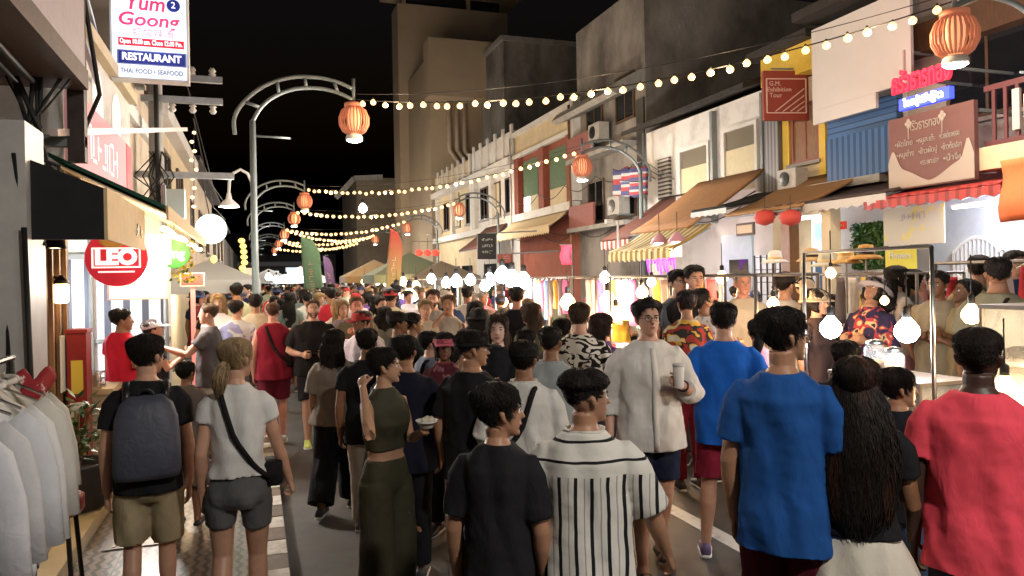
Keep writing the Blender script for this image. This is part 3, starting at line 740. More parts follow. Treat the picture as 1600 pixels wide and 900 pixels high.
# yellow house
o = house('narrow yellow trimmed house with brown louvred window and air conditioner', XR, 12.1, 13.9, 6.0, M_wcream)
M_yel = mat('yellow_paint', (.62, .42, .06), rough=.6, noise=.1)
wallbox(o, 'gable', M_yel, (10.6, 10.9, 12.0, 13.7, 6.0, 6.6)); wallbox(o, 'roof', M_roof, (10.4, 17, 12.05, 13.95, 6.61, 6.78))
wallbox(o, 'pilaster', M_yel, (10.9, 10.997, 12.12, 12.3, 3.4, 5.5)); wallbox(o, 'pilaster', M_yel, (10.9, 10.997, 13.2, 13.4, 3.4, 5.5))
window_part(o, 10.99, 12.4, 13.1, 4.3, 5.4, m=M_wood2, frame=mat('red_brown_frame', (.22, .07, .05), rough=.5))
wallbox(o, 'corrugated_panel', wave_mat('grey_corrugated', [(0, (.25, .24, .24)), (.5, (.12, .115, .115))], 9, 'Y', .5), (10.8, 10.997, 13.42, 13.88, 3.5, 5.5))
ac = thing('air_conditioner', 'small white air conditioner unit under the brown louvred window', 'air conditioner', (10.6, 12.75, 3.62))
b = MB(); b.box(-.15, .15, -.28, .28, .05, .45); b.build('casing', mat('aged_casing', (.40, .37, .33), rough=.6, noise=.2), ac)
b = MB(); b.lathe([(.15, 0), (.15, .02), (.03, .03)], (-.155, .06, .25), 20, M=Matrix.Rotation(R(-90), 4, 'Y')); b.build('fan_grille', M_black, ac)
b = MB(); b.box(-.15, .35, -.22, -.18, 0, .045); b.build('bracket', M_gsteel, ac)
sg = thing('hanging_sign', 'red brown square hanging sign for an exhibition tour office', 'sign')
pa, pb = onX(1186, 115, 9.9), onX(1268, 108, 9.9); yg = 12.9
cg = onY(1227, 150, yg - .2); wd = .96; hh = 1.02
Mg = Matrix.Translation((cg.x, cg.y, cg.z)) @ Matrix.Rotation(R(-14), 4, 'Z')
b = MB(); b.box(-wd / 2, wd / 2, -.05, .05, -hh / 2, hh / 2, 0, Mg); b.build('panel', mat('terracotta_sign', (.25, .045, .028), rough=.5), sg)
b = MB(); M_sgl = mat('pale_sign_paint', (.62, .42, .35), rough=.6)
for a, bb_ in (((-.42, .34), (.42, .34)), ((.42, .34), (.42, -.36)), ((.42, -.36), (-.42, -.36)), ((-.42, -.36), (-.42, .34)), ((-.24, -.33), (.38, .14)), ((-.08, -.33), (.38, .0)), ((.08, -.33), (.38, -.12)), ((.22, -.33), (.38, -.22))):
    b.bar(Mg @ Vector((a[0], -.056, a[1])), Mg @ Vector((bb_[0], -.056, bb_[1])), .022, .022)
b.build('border', M_sgl, sg)
for i, l in enumerate(('G.M.', 'Exhibition', 'Tour')):
    text(l, Mg @ Matrix.Translation((-.24 + (.0, .09, .01)[i], -.054, .24 - .12 * i)) @ Matrix.Rotation(R(90), 4, 'X'), .13, M_sgl, sg)
b = MB(); b.bar(Mg @ Vector((.3, 0, hh / 2)), Vector((11, yg, cg.z + .62)), .03); b.bar(Mg @ Vector((-.3, 0, hh / 2 + .05)), Mg @ Vector((.5, 0, hh / 2 + .05)), .03); b.build('bracket', M_gsteel, sg)
# white house with two cream shutters
o = house('white two storey shophouse with two tall cream shutters', XR, 13.9, 19.5, 6.1, M_wwhite)
b = MB(); b.prism([(10.2, 13.8, 6.0), (10.2, 13.8, 6.12), (14, 13.8, 7.4), (14, 13.8, 7.2)], (0, 5.75, 0)); b.build('roof', M_roof, o)
for a, c_, zt in ((YR(1210) + .5, YR(1140), 5.35), (YR(1112), YR(1070), 5.2)):
    w_ = wallbox(o, 'shutter', M_creamsh, (10.9, 10.997, a, c_, 3.9, zt - .45)); wallbox(w_, 'transom', mat('dim_pane', (.16, .14, .10), rough=.3), (10.92, 10.997, a, c_, zt - .44, zt))
    wallbox(w_, 'frame', M_wwhite, (10.86, 10.997, a - .09, a - .003, 3.8, zt + .1), (10.86, 10.997, c_ + .003, c_ + .09, 3.8, zt + .1), (10.86, 10.997, a, c_, zt + .004, zt + .1))
wallbox(o, 'louvre', wave_mat('dark_louvre', [(0, (.4, .38, .35)), (.5, (.03, .03, .03))], 9, 'Z', .6), (10.9, 10.997, YR(1050), YR(1033), 3.9, 5.2))
wallbox(o, 'downpipe', M_gsteel, (10.85, 10.995, 14.02, 14.1, 3.2, 6.0), (10.85, 10.995, YR(1122), YR(1122) + .1, 3.2, 6.0))
# dark weathered building
o = house('dark stained concrete building with curved canopy and red balcony panels', XR, 19.5, 24.4, 10.6, M_wdark, deep=16)
b = MB(); b.prism([(11, 19.6, 7.6), (10.1, 19.6, 7.25), (9.9, 19.6, 7.35), (10.1, 19.6, 7.6), (11, 19.6, 8.1)], (0, 4.6, 0)); b.build('canopy', M_conc, o)
for z_ in (2.9, 5.9):
    for a in (20.2, 22.4): window_part(o, XR, a, a + 1.1, z_ + .9, z_ + 2.2, sill=False)
for z_ in (3.6, 6.0): wallbox(o, 'balcony_panel', mat('faded_red_panel', (.26, .09, .08), rough=.7, noise=.2), (10.5, 10.58, 22.2, 24.2, z_, z_ + .75))
for z_ in (3.6, 6.0): wallbox(o, 'balcony_slab', M_conc, (10.45, 10.997, 20, 24.3, z_ - .15, z_ - .004))
wallbox(o, 'stained_strip', mat('dark_stain', (.05, .046, .042), rough=.9, noise=.4, nscale=2), (10.94, 10.996, 19.55, 20.0, 0.2, 7.2))
# red house
o = house('brick red house with cream parapet and green painted window recesses', XR, 24.4, 30.8, 8.1, M_wred)
wallbox(o, 'parapet', M_wcream, (10.85, 11.6, 24.4, 30.8, 7.1, 8.2)); wallbox(o, 'cornice', M_wwhite, (10.6, 10.997, 24.3, 30.9, 4.3, 4.6), (10.7, 10.846, 24.4, 30.8, 7.05, 7.2), (10.7, 10.846, 24.4, 30.8, 8.0, 8.2))
M_grn = mat('green_recess', (.09, .15, .075), rough=.7, noise=.2)
for a in (25.2, 28.2): w_ = wallbox(o, 'window', M_grn, (10.9, 10.996, a, a + 1.7, 5.3, 6.8)); wallbox(w_, 'lower_panel', M_wcream, (10.9, 10.996, a, a + 1.7, 4.65, 5.29))
for a in (24.45, 27.25, 30.2): wallbox(o, 'pilaster', M_wred, (10.75, 10.996, a, a + .5, 4.62, 7.04))
wallbox(o, 'lit_window', glow('lit_pane', (.9, .92, 1), 1.6), (10.86, 10.898, 29.1, 29.8, 4.7, 5.3))
wallbox(o, 'edge_column', M_wwhite, (10.7, 10.997, 24.15, 24.44, 4.62, 8.3))
# white ornamental houses
for (ya, yb_, zt, lb, mm) in ((30.8, 37.6, 8.4, 'white ornamental house with balustraded parapet beside the red house', M_wwhite), (37.6, 46, 8.2, 'cream plain fronted house between white ornamental house and tower', M_wcream)):
    o = house(lb, XR, ya, yb_, zt - 1, mm)
    wallbox(o, 'cornice', M_wwhite, (10.5, 10.997, ya, yb_, 6.9, 7.2), (10.6, 10.997, ya, yb_, 4.1, 4.4)); wallbox(o, 'parapet', mm, (10.8, 11.2, ya + .1, yb_ - .1, 7.41, zt))
    b = MB(); k = ya
    while k < yb_: b = MB(); b.box(10.7, 10.796, k, k + .22, 7.3, zt + .25); b.build('baluster', M_wwhite, o); k += 1.2
    n_ = 3
    for i in range(n_):
        a = ya + .6 + i * (yb_ - ya - .8) / n_; window_part(o, XR, a, a + 1.1, 4.9, 6.4, m=M_creamsh if i % 2 else M_glass)
    for a in (ya + .05, (ya + yb_) / 2, yb_ - .4): wallbox(o, 'pilaster', M_wwhite, (10.8, 10.996, a, a + .35, 4.42, 6.88))
    for a in (ya + .8, ya + 3.4): wallbox(o, 'shop_door', M_glass, (10.9, 10.996, a, a + 1.8, .2, 2.6))
# tower and its lower blocks
o = thing('tower_block', 'tall plain beige concrete tower rising above the shophouses', 'building')
M_wtow = mat('tower_plaster', (.46, .36, .25), rough=.9, noise=.12, nscale=.25)
wallbox(o, 'wall', M_wtow, (10.9, 20, 58, 60.6, 0, 23.6)); wallbox(o, 'setback', M_glass, (11.6, 19.5, 58.6, 60.2, 23.602, 24.6)); wallbox(o, 'column', M_wtow, (11.3, 11.59, 58.2, 58.5, 23.604, 24.6), (16.6, 16.9, 58.2, 58.5, 23.604, 24.6)); wallbox(o, 'roof_slab', M_wtow, (10.0, 21, 57.2, 61, 24.602, 25.6))
o = thing('building', 'beige block with projecting box and bent pipes in front of tower', 'building')
wallbox(o, 'wall', M_wtow, (11.6, 17.5, 50.4, 57.9, 0, 17.4)); wallbox(o, 'projecting_box', M_wtow, (11.2, 17.6, 48.8, 50.396, 14.2, 18.1))
b = MB()
for k in range(3):
    x_ = 12.9 + .55 * k; b.tube([(x_, 50.2, 14.2), (x_, 50.2, 10.8), (x_ + .9, 50.2, 9.6), (x_ + .9, 50.2, 8.6), (x_ + 1.5, 50.2, 7.8), (x_ + 1.5, 50.2, 3)], .17, 8)
b.build('pipe', mat('pipe_plaster', (.50, .40, .30), rough=.8), o, True)
o = thing('building', 'stained windowless concrete block behind the red house', 'building')
wallbox(o, 'wall', M_wdark, (15.2, 27, 45, 50, 0, 17)); wallbox(o, 'coping', M_conc, (15.0, 27.2, 44.8, 50.2, 17.002, 17.3))
o = thing('building', 'distant pale building with slanted lit eave left of the tower', 'building')
wallbox(o, 'wall', M_wbeige, (9.9, 19, 77, 90, 0, 12.4)); b = MB(); b.bar((7.8, 76.5, 10.2), (9.6, 76.5, 12.2), .5); b.bar((9.6, 76.5, 12.2), (12.5, 76.5, 12.4), .5); b.build('eave', M_wwhite, o)
wallbox(o, 'balcony', M_wbeige, (8.9, 9.897, 77.2, 80, 6, 6.9))
o = thing('building', 'long dark low roofed building closing the far end of street', 'building')
wallbox(o, 'wall', mat('night_wall', (.08, .08, .08), rough=.9), (-14, 9.5, 95, 104, 0, 5.2)); b = MB(); b.prism([(-15, 94.5, 5.2), (-15, 99.5, 8), (-15, 104.5, 5.2)], (25, 0, 0)); b.build('roof', M_roof, o)
for k in range(7): wallbox(o, 'shop_window', glow('far_shop_white', (.85, .93, 1), 1.3) if k % 3 else glow('far_shop_warm', (1, .8, .5), 1.3), (-8.5 + 2.4 * k, -6.9 + 2.4 * k, 94.9, 94.995, 1.6, 3.2 + .4 * (k % 2)))
wallbox(o, 'fascia', mat('pale_fascia', (.4, .42, .45), rough=.6), (-12, 9, 94.6, 94.9, 3.8, 4.3))

# awnings on the right
def awning(label, X0, z0, X1, z1, ya, yb, m, val=None, valh=.0, th=.05, name='awning', yb2=None):
    o = thing(name, label, 'awning')
    b = MB(); yb2 = yb2 or yb
    n = 8
    b.sheet(lambda u, v: (X0 + (X1 - X0) * v, ya + (yb - ya) * u, z0 + (z1 - z0) * v - .05 * math.sin(PI * v) - .02 * abs(math.sin(n * PI * u)) * v), 32, 6, 0, th)
    b.build('canopy', m, o, True)
    if val:
        v_ = MB(); N = max(6, int(abs(yb - ya) / .22)); Ls = []
        for i in range(N * 4 + 1):
            u = i / (N * 4); y_ = ya + (yb - ya) * u; dp = valh * (1 - .22 * abs(math.cos(PI * u * N)))
            Ls.append([Vector((X1 - .02, y_, z1 - .01)), Vector((X1, y_, z1 - .01)), Vector((X1 + .01 * math.sin(i), y_, z1 - dp)), Vector((X1 - .02 + .01 * math.sin(i), y_, z1 - dp))])
        v_.loops(Ls); v_.build('valance', val, o)
    f = MB()
    for y_ in (ya + .06, yb - .06): f.tube([(X0, y_, z0 - .06), (X1, y_, z1 - .05)], .02, 6)
    f.tube([(X1, ya, z1 - .03), (X1, yb, z1 - .03)], .02, 6); f.build('frame', M_gsteel, o)
    return o
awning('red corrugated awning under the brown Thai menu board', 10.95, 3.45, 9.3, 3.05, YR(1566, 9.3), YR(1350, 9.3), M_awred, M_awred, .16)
awning('dark brown awning with grey fascia left of the red corrugated awning', 10.9, 3.55, 9.3, 3.15, YR(1385, 9.3), YR(1192, 9.3), mat('dark_awning', (.045, .03, .028), rough=.8), mat('grey_fascia', (.45, .43, .42), rough=.6), .18)
awning('yellow brown awning with warm lit underside below the yellow house', 10.9, 3.85, 9.2, 3.1, YR(1250, 9.2), YR(1133, 9.2), mat('ochre_awning', (.28, .15, .06), rough=.8), None)
awning('black awning with white edge strip beside the tan sloping awning', 10.9, 3.7, 9.2, 3.3, YR(1135, 9.2), YR(1080, 9.2), M_awblack, mat('white_strip', (.6, .6, .6), rough=.6), .14)
awning('steep tan canvas awning beneath the cream shutters', 10.9, 4.25, 8.9, 2.95, YR(1075, 8.9), YR(985, 8.9), M_awtan, None)
awning('steep maroon canvas awning next to the tan one', 10.9, 4.05, 8.9, 2.85, YR(982, 8.9), YR(938, 8.9), M_awbrown, wave_mat('red_white_valance', [(0, (.6, .5, .4)), (.5, (.3, .06, .05))], 4, 'Y'), .25)
awning('low yellow and cream striped awning under the tan awning', 9.0, 2.95, 8.0, 2.45, YR(1045, 8.0), YR(950, 8.0), wave_mat('yellow_stripes', [(0, (.58, .50, .28)), (.5, (.30, .18, .03))], 4.2, 'Y'), wave_mat('yellow_stripes', [], 1, 'Y'), .22)
awning('cream scalloped awning of the red house', 10.6, 4.25, 9.9, 3.75, 24.6, 30.6, M_awcream, M_awcream, .3)
awning('small dark red tilted awning in front of the white ornamental house', 10.6, 4.3, 9.2, 3.2, 31.2, 34.4, M_awbrown, None)
o = tag(MB().sheet(lambda u, v: (9.15 + .05 * math.sin(6 * v), YR(1564, 9.15) - 1.4 + 1.4 * u, ZR(1570, 250, 9.15) - .80 * v + .05 * v * (1 - u)), 10, 10, 0, .01).build('fabric_banner', mat('orange_cloth', (.72, .16, .05), rough=.8, noise=.1), smooth=True), 'plain orange cloth banner hanging below the concrete balcony', 'banner')
# brown Thai menu board, neon sign
sg = thing('menu_board', 'brown Thai menu board with pale floral lower edge', 'sign')
ya, yb = YR(1524, 9.6), YR(1390, 9.6); z0, z1 = 3.2, 4.32
b = MB(); b.box(9.6, 9.68, ya, yb, z0, z1); b.build('panel', mat('brown_board', (.13, .055, .05), rough=.55, noise=.08), sg)
M_pale = mat('board_pale_print', (.33, .28, .24), rough=.6)
b = MB(); N = 40; top = []
for i in range(N + 1):
    u = i / N; zt = .13 + .12 * abs(u - .5) * 2 + .07 * math.sin(9 * u) + (.32 * math.exp(-((u - .06) / .07) ** 2)) + .30 * math.exp(-((u - .94) / .05) ** 2); top.append(Vector((9.594, yb - (yb - ya) * u, z0 + .02 + zt)))
b.prism([Vector((9.594, yb, z0 + .02))] + top + [Vector((9.594, ya, z0 + .02))], (-.006, 0, 0)); b.build('printed_border', M_pale, sg)
ww = yb - ya
text('ครัวธารทอง', MXY((9.59, yb - ww * .45, z1 - .18), 'right'), .2, M_pale, sg, .004, ww * .38)
for r_, rows in enumerate((('•ผัดไทย', '•หมูสะเต๊ะ', '•ก๋วยเตี๋ยวหลอด'), ('•หมูย่าง', '•ข้าวผัดปู', '•ข้าวต้มปลา'), (None, '•กระเพาะปลา', '•น้ำจิ้ม'))):
    for c_, l in enumerate(rows):
        if l: text(l, MXY((9.59, yb - ww * (.2 + .27 * c_ + .02 * r_), z1 - .42 - .17 * r_), 'right'), .12, M_pale, sg, .004, ww * .22)
b = MB()
for u in (.26, .66):
    y_ = yb - ww * u
    for a in range(4): b.ball((9.592, y_ + .035 * math.cos(a * PI / 2), z1 - .12 + .045 * math.sin(a * PI / 2)), .032, 8, 6, sc_=(.15, 1, 1))
    b.box(9.588, 9.596, y_ - .006, y_ + .006, z1 - .36, z1 - .15)
b.build('flower_print', M_pale, sg)
b = MB(); [b.bar((9.68, q, 4.2), (11, q, 4.2), .05) for q in (ya + .1, yb - .1)]; b.build('bracket', M_gsteel, sg)
ns = thing('neon_sign', 'glowing red Thai letters over a small blue white lightbox', 'sign')
M_nred = glow('neon_red', (1, .025, .06), 1.5)
ya, yb = YR(1490, 9.55), YR(1398, 9.55)
text('ครัวธารทอง', MXY((9.55, (ya + yb) / 2, ZR(1445, 120, 9.55)), 'right'), .42, M_nred, ns, .03, yb - ya, bold=.012)
wallbox(ns, 'lightbox', glow('neon_blue', (.06, .10, 1), 1.3), (9.56, 9.66, ya + .05, yb - .1, 4.42, 4.60))
for i, q in enumerate((.3, .68)): text('RESTAURANT'[:9] if 0 else ('ไทยฟู้ด', 'ซีฟู้ด')[i], MXY((9.556, yb - .1 - (yb - ya - .15) * q, 4.51), 'right'), .15, glow('neon_white', (.95, .97, 1), 3), ns, .004, (yb - ya) * .36, bold=.006)
b = MB(); [b.bar((9.6, q, 4.9), (11, q, 4.9), .04) for q in (ya + .15, yb - .2)]; [b.bar((9.58, q, 4.9), (9.58, q, 5.35), .03) for q in (ya + .15, yb - .2)]; b.build('bracket', M_gsteel, ns)
light('POINT', (9.3, (ya + yb) / 2, 5.2), 14, (1, .15, .2), .2, ns)

# shopfront pieces below the awnings
def on_wall(name, label, cat, px0, px1, py0, py1, X, m, th=.05, extra=None):
    a, c_ = onX(px0, py0, X), onX(px1, py1, X); zt = onX((px0 + px1) / 2, py0, X).z; zb = onX((px0 + px1) / 2, py1, X).z
    o = thing(name, label, cat); b = MB(); b.box(X, X + th, c_.y, a.y, zb, zt); b.build('panel', m, o); return o, (X, c_.y, a.y, zb, zt)
o, q = on_wall('poster', 'worn pale banner with faded print under the red corrugated awning', 'banner', 1380, 1476, 322, 382, 9.9, mat('faded_banner', (.52, .50, .42), rough=.7, col2=(.62, .55, .18), nscale=4, lo=.55, hi=.62), .02)
marks(MXY((9.893, (q[1] + q[2]) / 2, q[3] + .45), 'right'), .5, .12, mat('faded_ink', (.35, .32, .36), rough=.7), o, 6, 3)
o, q = on_wall('poster', 'yellow flower shop poster on the wall below the pale banner', 'poster', 1383, 1432, 386, 440, 9.95, mat('yellow_poster', (.62, .55, .06), rough=.6), .02)
text('Flowers', MXY((9.943, (q[1] + q[2]) / 2, q[4] - .14), 'right'), .17, mat('white_print', (.7, .7, .66), rough=.6), o, .003, .42)
o = thing('plant_wall', 'green leafy plant panel on the wall beside the pale banner', 'plant wall')
a, c_ = onX(1330, 350, 10.2), onX(1382, 430, 10.2); b = MB(); b.box(10.25, 10.3, c_.y, a.y, c_.z + .1, a.z); b.build('backing', M_awgreen, o)
b = MB()
for k in range(900):
    y_ = rnd.uniform(c_.y, a.y); z_ = rnd.uniform(c_.z + .1, a.z); p = Vector((10.24 - rnd.uniform(0, .07), y_, z_)); u = Vector((rnd.uniform(-1, .2), rnd.uniform(-1, 1), rnd.uniform(-1, 1))).normalized() * .045; v = u.cross(Vector((rnd.uniform(-1, 1), rnd.uniform(-1, 1), rnd.uniform(-1, 1)))).normalized() * .02
    b.add([p - u, p + v, p + u, p - v], [(0, 1, 2, 3)])
b.build('foliage', mat('leaf_green', (.07, .16, .035), rough=.5, noise=.5, nscale=9), o)
o, q = on_wall('shop_door', 'grey blue shop door with dark window under the black awning', 'door', 1127, 1176, 366, 470, 9.9, mat('blue_grey_door', (.33, .40, .44), rough=.6, noise=.1), .06)
wallbox(o, 'pane', M_glass, (9.88, 9.898, q[1] + .12, q[2] - .3, q[4] - .95, q[4] - .55)); wallbox(o, 'handle', M_steel, (9.86, 9.898, q[1] + .05, q[1] + .09, q[4] - 1.3, q[4] - 1.1))
o, q = on_wall('shop_door', 'white framed glass door beside the beige pillar', 'door', 1268, 1297, 338, 440, 10.2, mat('white_frame', (.62, .66, .7), rough=.5), .06)
wallbox(o, 'pane', mat('blue_pane', (.08, .13, .2), rough=.2), (10.18, 10.198, q[1] + .1, q[2] - .1, q[4] - .75, q[4] - .12), (10.18, 10.198, q[1] + .1, q[2] - .1, q[4] - 1.5, q[4] - .85))
o, q = on_wall('shop_wall', 'white tiled grid partition below the ochre awning', 'partition', 1180, 1232, 398, 470, 9.6, wave_mat('tile_grid', [(0, (.55, .58, .62)), (.93, (.12, .12, .12))], 4, 'Z'), .05)
wallbox(o, 'grid_bar', M_black, *[(9.57, 9.598, y_, y_ + .02, q[3], q[4]) for y_ in np.linspace(q[1], q[2], 6)])
for px, lb in ((1300, 'beige square pillar between white door and plant wall'), (1236, 'brown square pillar beside the white tiled partition')):
    p = onX(px, 440, 9.5); o = thing('pillar', lb, 'pillar', (p.x, p.y, .14)); b = MB(); b.box(-.11, .11, -.11, .11, .15, 3.0); b.build('shaft', M_wcream if px == 1300 else M_wood2, o); b = MB(); b.box(-.15, .15, -.15, .15, 0, .148); b.build('plinth', M_conc, o)
o, q = on_wall('notice', 'small red notice beside the beige pillar', 'sign', 1310, 1322, 346, 358, 9.6, mat('red_notice', (.6, .04, .03), rough=.5), .02)
marks(MXY((9.594, (q[1] + q[2]) / 2, (q[3] + q[4]) / 2), 'right'), .1, .05, M_wwhite, o, 3, 4)
o, q = on_wall('picture_frame', 'dark framed picture above the grey blue shop door', 'picture', 1150, 1178, 348, 368, 9.8, M_wood, .04)
wallbox(o, 'print', M_wcream, (9.785, 9.797, q[1] + .05, q[2] - .05, q[3] + .05, q[4] - .05))
for i, (px, lb) in enumerate(((1195, 'red paper lantern hanging under the ochre awning'), (1235, 'red paper lantern hanging beside the grey fascia'))):
    p = onX(px, 340, 9.1); o = thing('paper_lantern', lb, 'lantern', p, group='red paper lanterns')
    b = MB(); b.lathe([(.03, -.15), (.16, -.1), (.2, 0), (.16, .1), (.03, .15)], n=16); b.build('shade', glow('red_paper', (.42, .05, .035), .2), o, True); b = MB(); b.tube([(0, 0, .15), (0, 0, .4)], .006); b.build('cord', M_cable, o)
# violet neon and clutter under the yellow awning
o = thing('neon_light', 'tangled violet neon light hanging in shop under striped awning', 'neon light')
p = onX(1035, 405, 8.6); b = MB()
for k in range(9):
    y_ = p.y - .55 + .14 * k; h_ = rnd.uniform(.3, .7); b.tube([(8.6, y_, p.z + .3), (8.6, y_ + .03, p.z + .3 - h_ * .6), (8.62, y_ + .08, p.z + .3 - h_), (8.6, y_ + .12, p.z + .3 - h_ * .5), (8.6, y_ + .1, p.z + .3)], .022, 6)
b.build('tube', glow('violet_neon', (.55, .06, 1), 3.0), o, True); light('POINT', (8.2, p.y, p.z), 18, (.6, .1, 1), .2, o)
for k, (px, py, lb) in enumerate(((1030, 378, 'round shop lamp with pinkish shade left of pair beside violet neon'), (1058, 376, 'round shop lamp right of pair beside violet neon'))):
    p = onX(px, py, 8.3); o = thing('shop_lamp', lb, 'lamp', p, group='round shop lamps'); b = MB(); b.ball((0, 0, 0), .11, 14, 8); b.build('globe', glow('white_lamp', (1, .95, 1), 9), o, True); b = MB(); b.lathe([(.02, .2), (.17, .04), (.2, -.03)], n=16, cap=False); b.build('shade', mat('pink_shade', (.5, .25, .3), rough=.5), o, True); b = MB(); b.tube([(0, 0, .2), (0, 0, .6)], .008); b.build('cord', M_cable, o); light('POINT', (0, 0, -.15), 45, (1, .92, .95), .1, o)
o, q = on_wall('hanging_sign', 'glowing yellow shop sign under the round shop lamps', 'sign', 1020, 1062, 385, 402, 8.5, glow('yellow_sign', (1, .72, .1), 1.5), .05)
# ================================================================ left side of the street
XL = -1.6
o = house('near left shophouse with tiled white pillar and dark wooden folding door', -3.0, 4.0, 7.6, 3.35, M_wwhite, side=-1)
b = MB(); b.box(-2.6, -1.3, 5.2, 5.62, .22, 2.95); b.build('pillar', mat('white_wall_tile', (.50, .49, .47), rough=.4, noise=.2, nscale=3), o)
b = MB(); b.box(-1.56, -1.5, 5.62, 7.2, .22, 2.5); b.build('door', M_wood, o)
dd = o.children[-1]
b = MB()
for k in range(7): b.box(-1.5, -1.47, 5.66 + .22 * k, 5.69 + .22 * k, .3, 2.45)
b.build('door_rib', M_wood2, dd)
wallbox(dd, 'notice', M_wwhite, (-1.47, -1.462, 6.72, 6.86, 1.1, 1.55))
o = thing('balcony', 'dark brown overhanging balcony box with pale fascia at top left corner', 'balcony')
wallbox(o, 'soffit', M_wood, (-3.2, -1.12, 1.5, 6.1, 3.36, 3.5)); wallbox(o, 'fascia', mat('pale_lilac_board', (.42, .37, .40), rough=.6, noise=.1), (-1.2, -1.13, 1.5, 6.05, 3.502, 5.4)); wallbox(o, 'end_board', M_wood, (-3.2, -1.22, 6.0, 6.1, 3.502, 5.4))
b = MB(); b.tube([(-1.22, 2, 3.33), (-1.3, 4, 3.3), (-1.4, 5.8, 3.33)], .02); b.tube([(-1.3, 2, 3.33), (-1.36, 4, 3.28), (-1.5, 5.9, 3.32)], .015); b.build('cable', M_cable, o)
o = thing('sign_post', 'dark steel hanging post with cross bracket holding the restaurant sign', 'post')
b = MB(); b.box(-1.27, -1.16, 6.15, 6.26, 2.85, 5.6); b.build('post', mat('rusty_steel', (.06, .045, .04), rough=.6, metal=.4, noise=.3), o)
b = MB(); b.bar((-1.2, 6.26, 4.24), (-1.75, 9.98, 4.95), .05); b.bar((-1.2, 6.26, 3.85), (-1.7, 10.0, 4.2), .04); b.bar((-1.7, 6.2, 3.0), (-1.16, 6.2, 3.0), .08); b.build('bracket', M_gsteel, o)
# pale low parapet house with arches, banner in front
o = house('pale low house with lit arched openings above a pink banner', XL, 7.6, 11.4, 4.5, M_wwhite, side=-1, base=2.6)
M_archlit = glow('lit_arch', (1, .93, .82), .9)
for k in range(3):
    y_ = 7.95 + 1.15 * k; b = MB(); pts = [(XL + .012, y_ + .25 * math.cos(a), 4.0 + .28 * math.sin(a)) for a in np.linspace(0, PI, 14)] + [(XL + .012, y_ - .25, 3.8), (XL + .012, y_ + .25, 3.8)]
    b.prism(pts, (.012, 0, 0)); b.build('arch_opening', M_archlit, o)
b = MB(); b.box(XL + .002, XL + .1, 7.6, 11.4, 4.42, 4.56); b.build('cornice', M_wcream, o)
o = thing('fabric_banner', 'pink and white backlit shop banner above the black awning', 'banner')
b = MB(); b.box(XL + .05, XL + .08, 7.65, 10.9, 3.02, 3.74); b.build('panel', glow('pink_banner', (.75, .30, .33), .5), o)
marks(MXY((XL + .084, 9.0, 3.36), 'left'), 1.7, .36, glow('banner_white', (1, .9, .9), .8), o, 7, 5)
wallbox(o, 'edge_strip', mat('banner_red', (.6, .07, .12), rough=.5), (XL + .081, XL + .087, 10.5, 10.9, 3.03, 3.73))
b = MB(); b.sheet(lambda u, v: (-1.5 + .08 * u, 7.7 + 3 * u, 2.72 + .25 * v + .1 * u), 4, 2, 0, .01); b.build('fringe', M_wwhite, o)
o = house('tall plain beige building behind the utility pole', -1.75, 11.4, 15.9, 9.5, M_wbeige, side=-1, base=2.6)
for a in (12.2, 14.2): window_part(o, -1.75, a, a + .9, 5.2, 6.6, out=1)
wallbox(o, 'wall_band', M_wwhite, (-1.746, -1.66, 11.5, 15.8, 4.4, 4.6))
o = house('pale cream house with bulb lights hung down its corner', -1.8, 15.9, 24, 5.5, M_wcream, side=-1)
wallbox(o, 'cornice', M_wwhite, (-1.797, -1.55, 15.9, 24, 5.2, 5.5)); window_part(o, -1.8, 17, 18.2, 3.5, 4.7, out=1); window_part(o, -1.8, 20, 21.2, 3.5, 4.7, out=1)
for k, lb in enumerate(('small far house of beige plaster with lantern at its wall', 'dim low house at the far left end of the row')):
    o = house(lb, -1.9, 24 + 14 * k, 38 + 14 * k, 5.6 - .5 * k, M_wbeige, side=-1); wallbox(o, 'roof', M_roof, (-8, -1.5, 24 + 14 * k, 37.9 + 14 * k, 5.602 - .5 * k, 5.75 - .5 * k))
    for a in (25, 29, 33): window_part(o, -1.9, a + 14 * k, a + 1.3 + 14 * k, 3.2, 4.5, out=1)
    wallbox(o, 'shop_opening', glow('warm_shop', (1, .75, .45), .7), (-1.895, -1.88, 25 + 14 * k, 35 + 14 * k, .2, 2.3))
o = house('terraced houses further down the left side in darkness', -2.0, 52, 94, 5.0, M_wdark, side=-1)
# black awning of the near shop
o = thing('awning', 'black canvas box awning with lit cream front valance', 'awning')
p0_, p1_ = (-1.47, 2.86), (-.9, 2.56)
b = MB(); b.prism([(-1.9, 5.3, 2.98), (-.9, 5.3, 2.56), (-.9, 5.3, 2.235), (-1.9, 5.3, 2.235)], (0, .03, 0)); b.build('side_panel', M_awblack, o)
b = MB(); b.quad((-1.9, 5.33, 2.98), (-.9, 5.33, 2.56), (-.9, 7.0, 2.56), (-1.9, 7.0, 2.98), -.02); b.build('canopy', M_awblack, o)
b = MB(); b.box(-.9, -.88, 5.3, 7.0, 2.235, 2.565); b.build('valance', M_awcream, o)
marks(MXY((-.878, 6.65, 2.38), 'left'), .36, .1, M_black, o, 4, 6)
wallbox(o, 'ceiling_panel', mat('dark_ceiling', (.02, .02, .022), rough=.9), (-1.9, -.902, 5.34, 6.99, 2.36, 2.38))
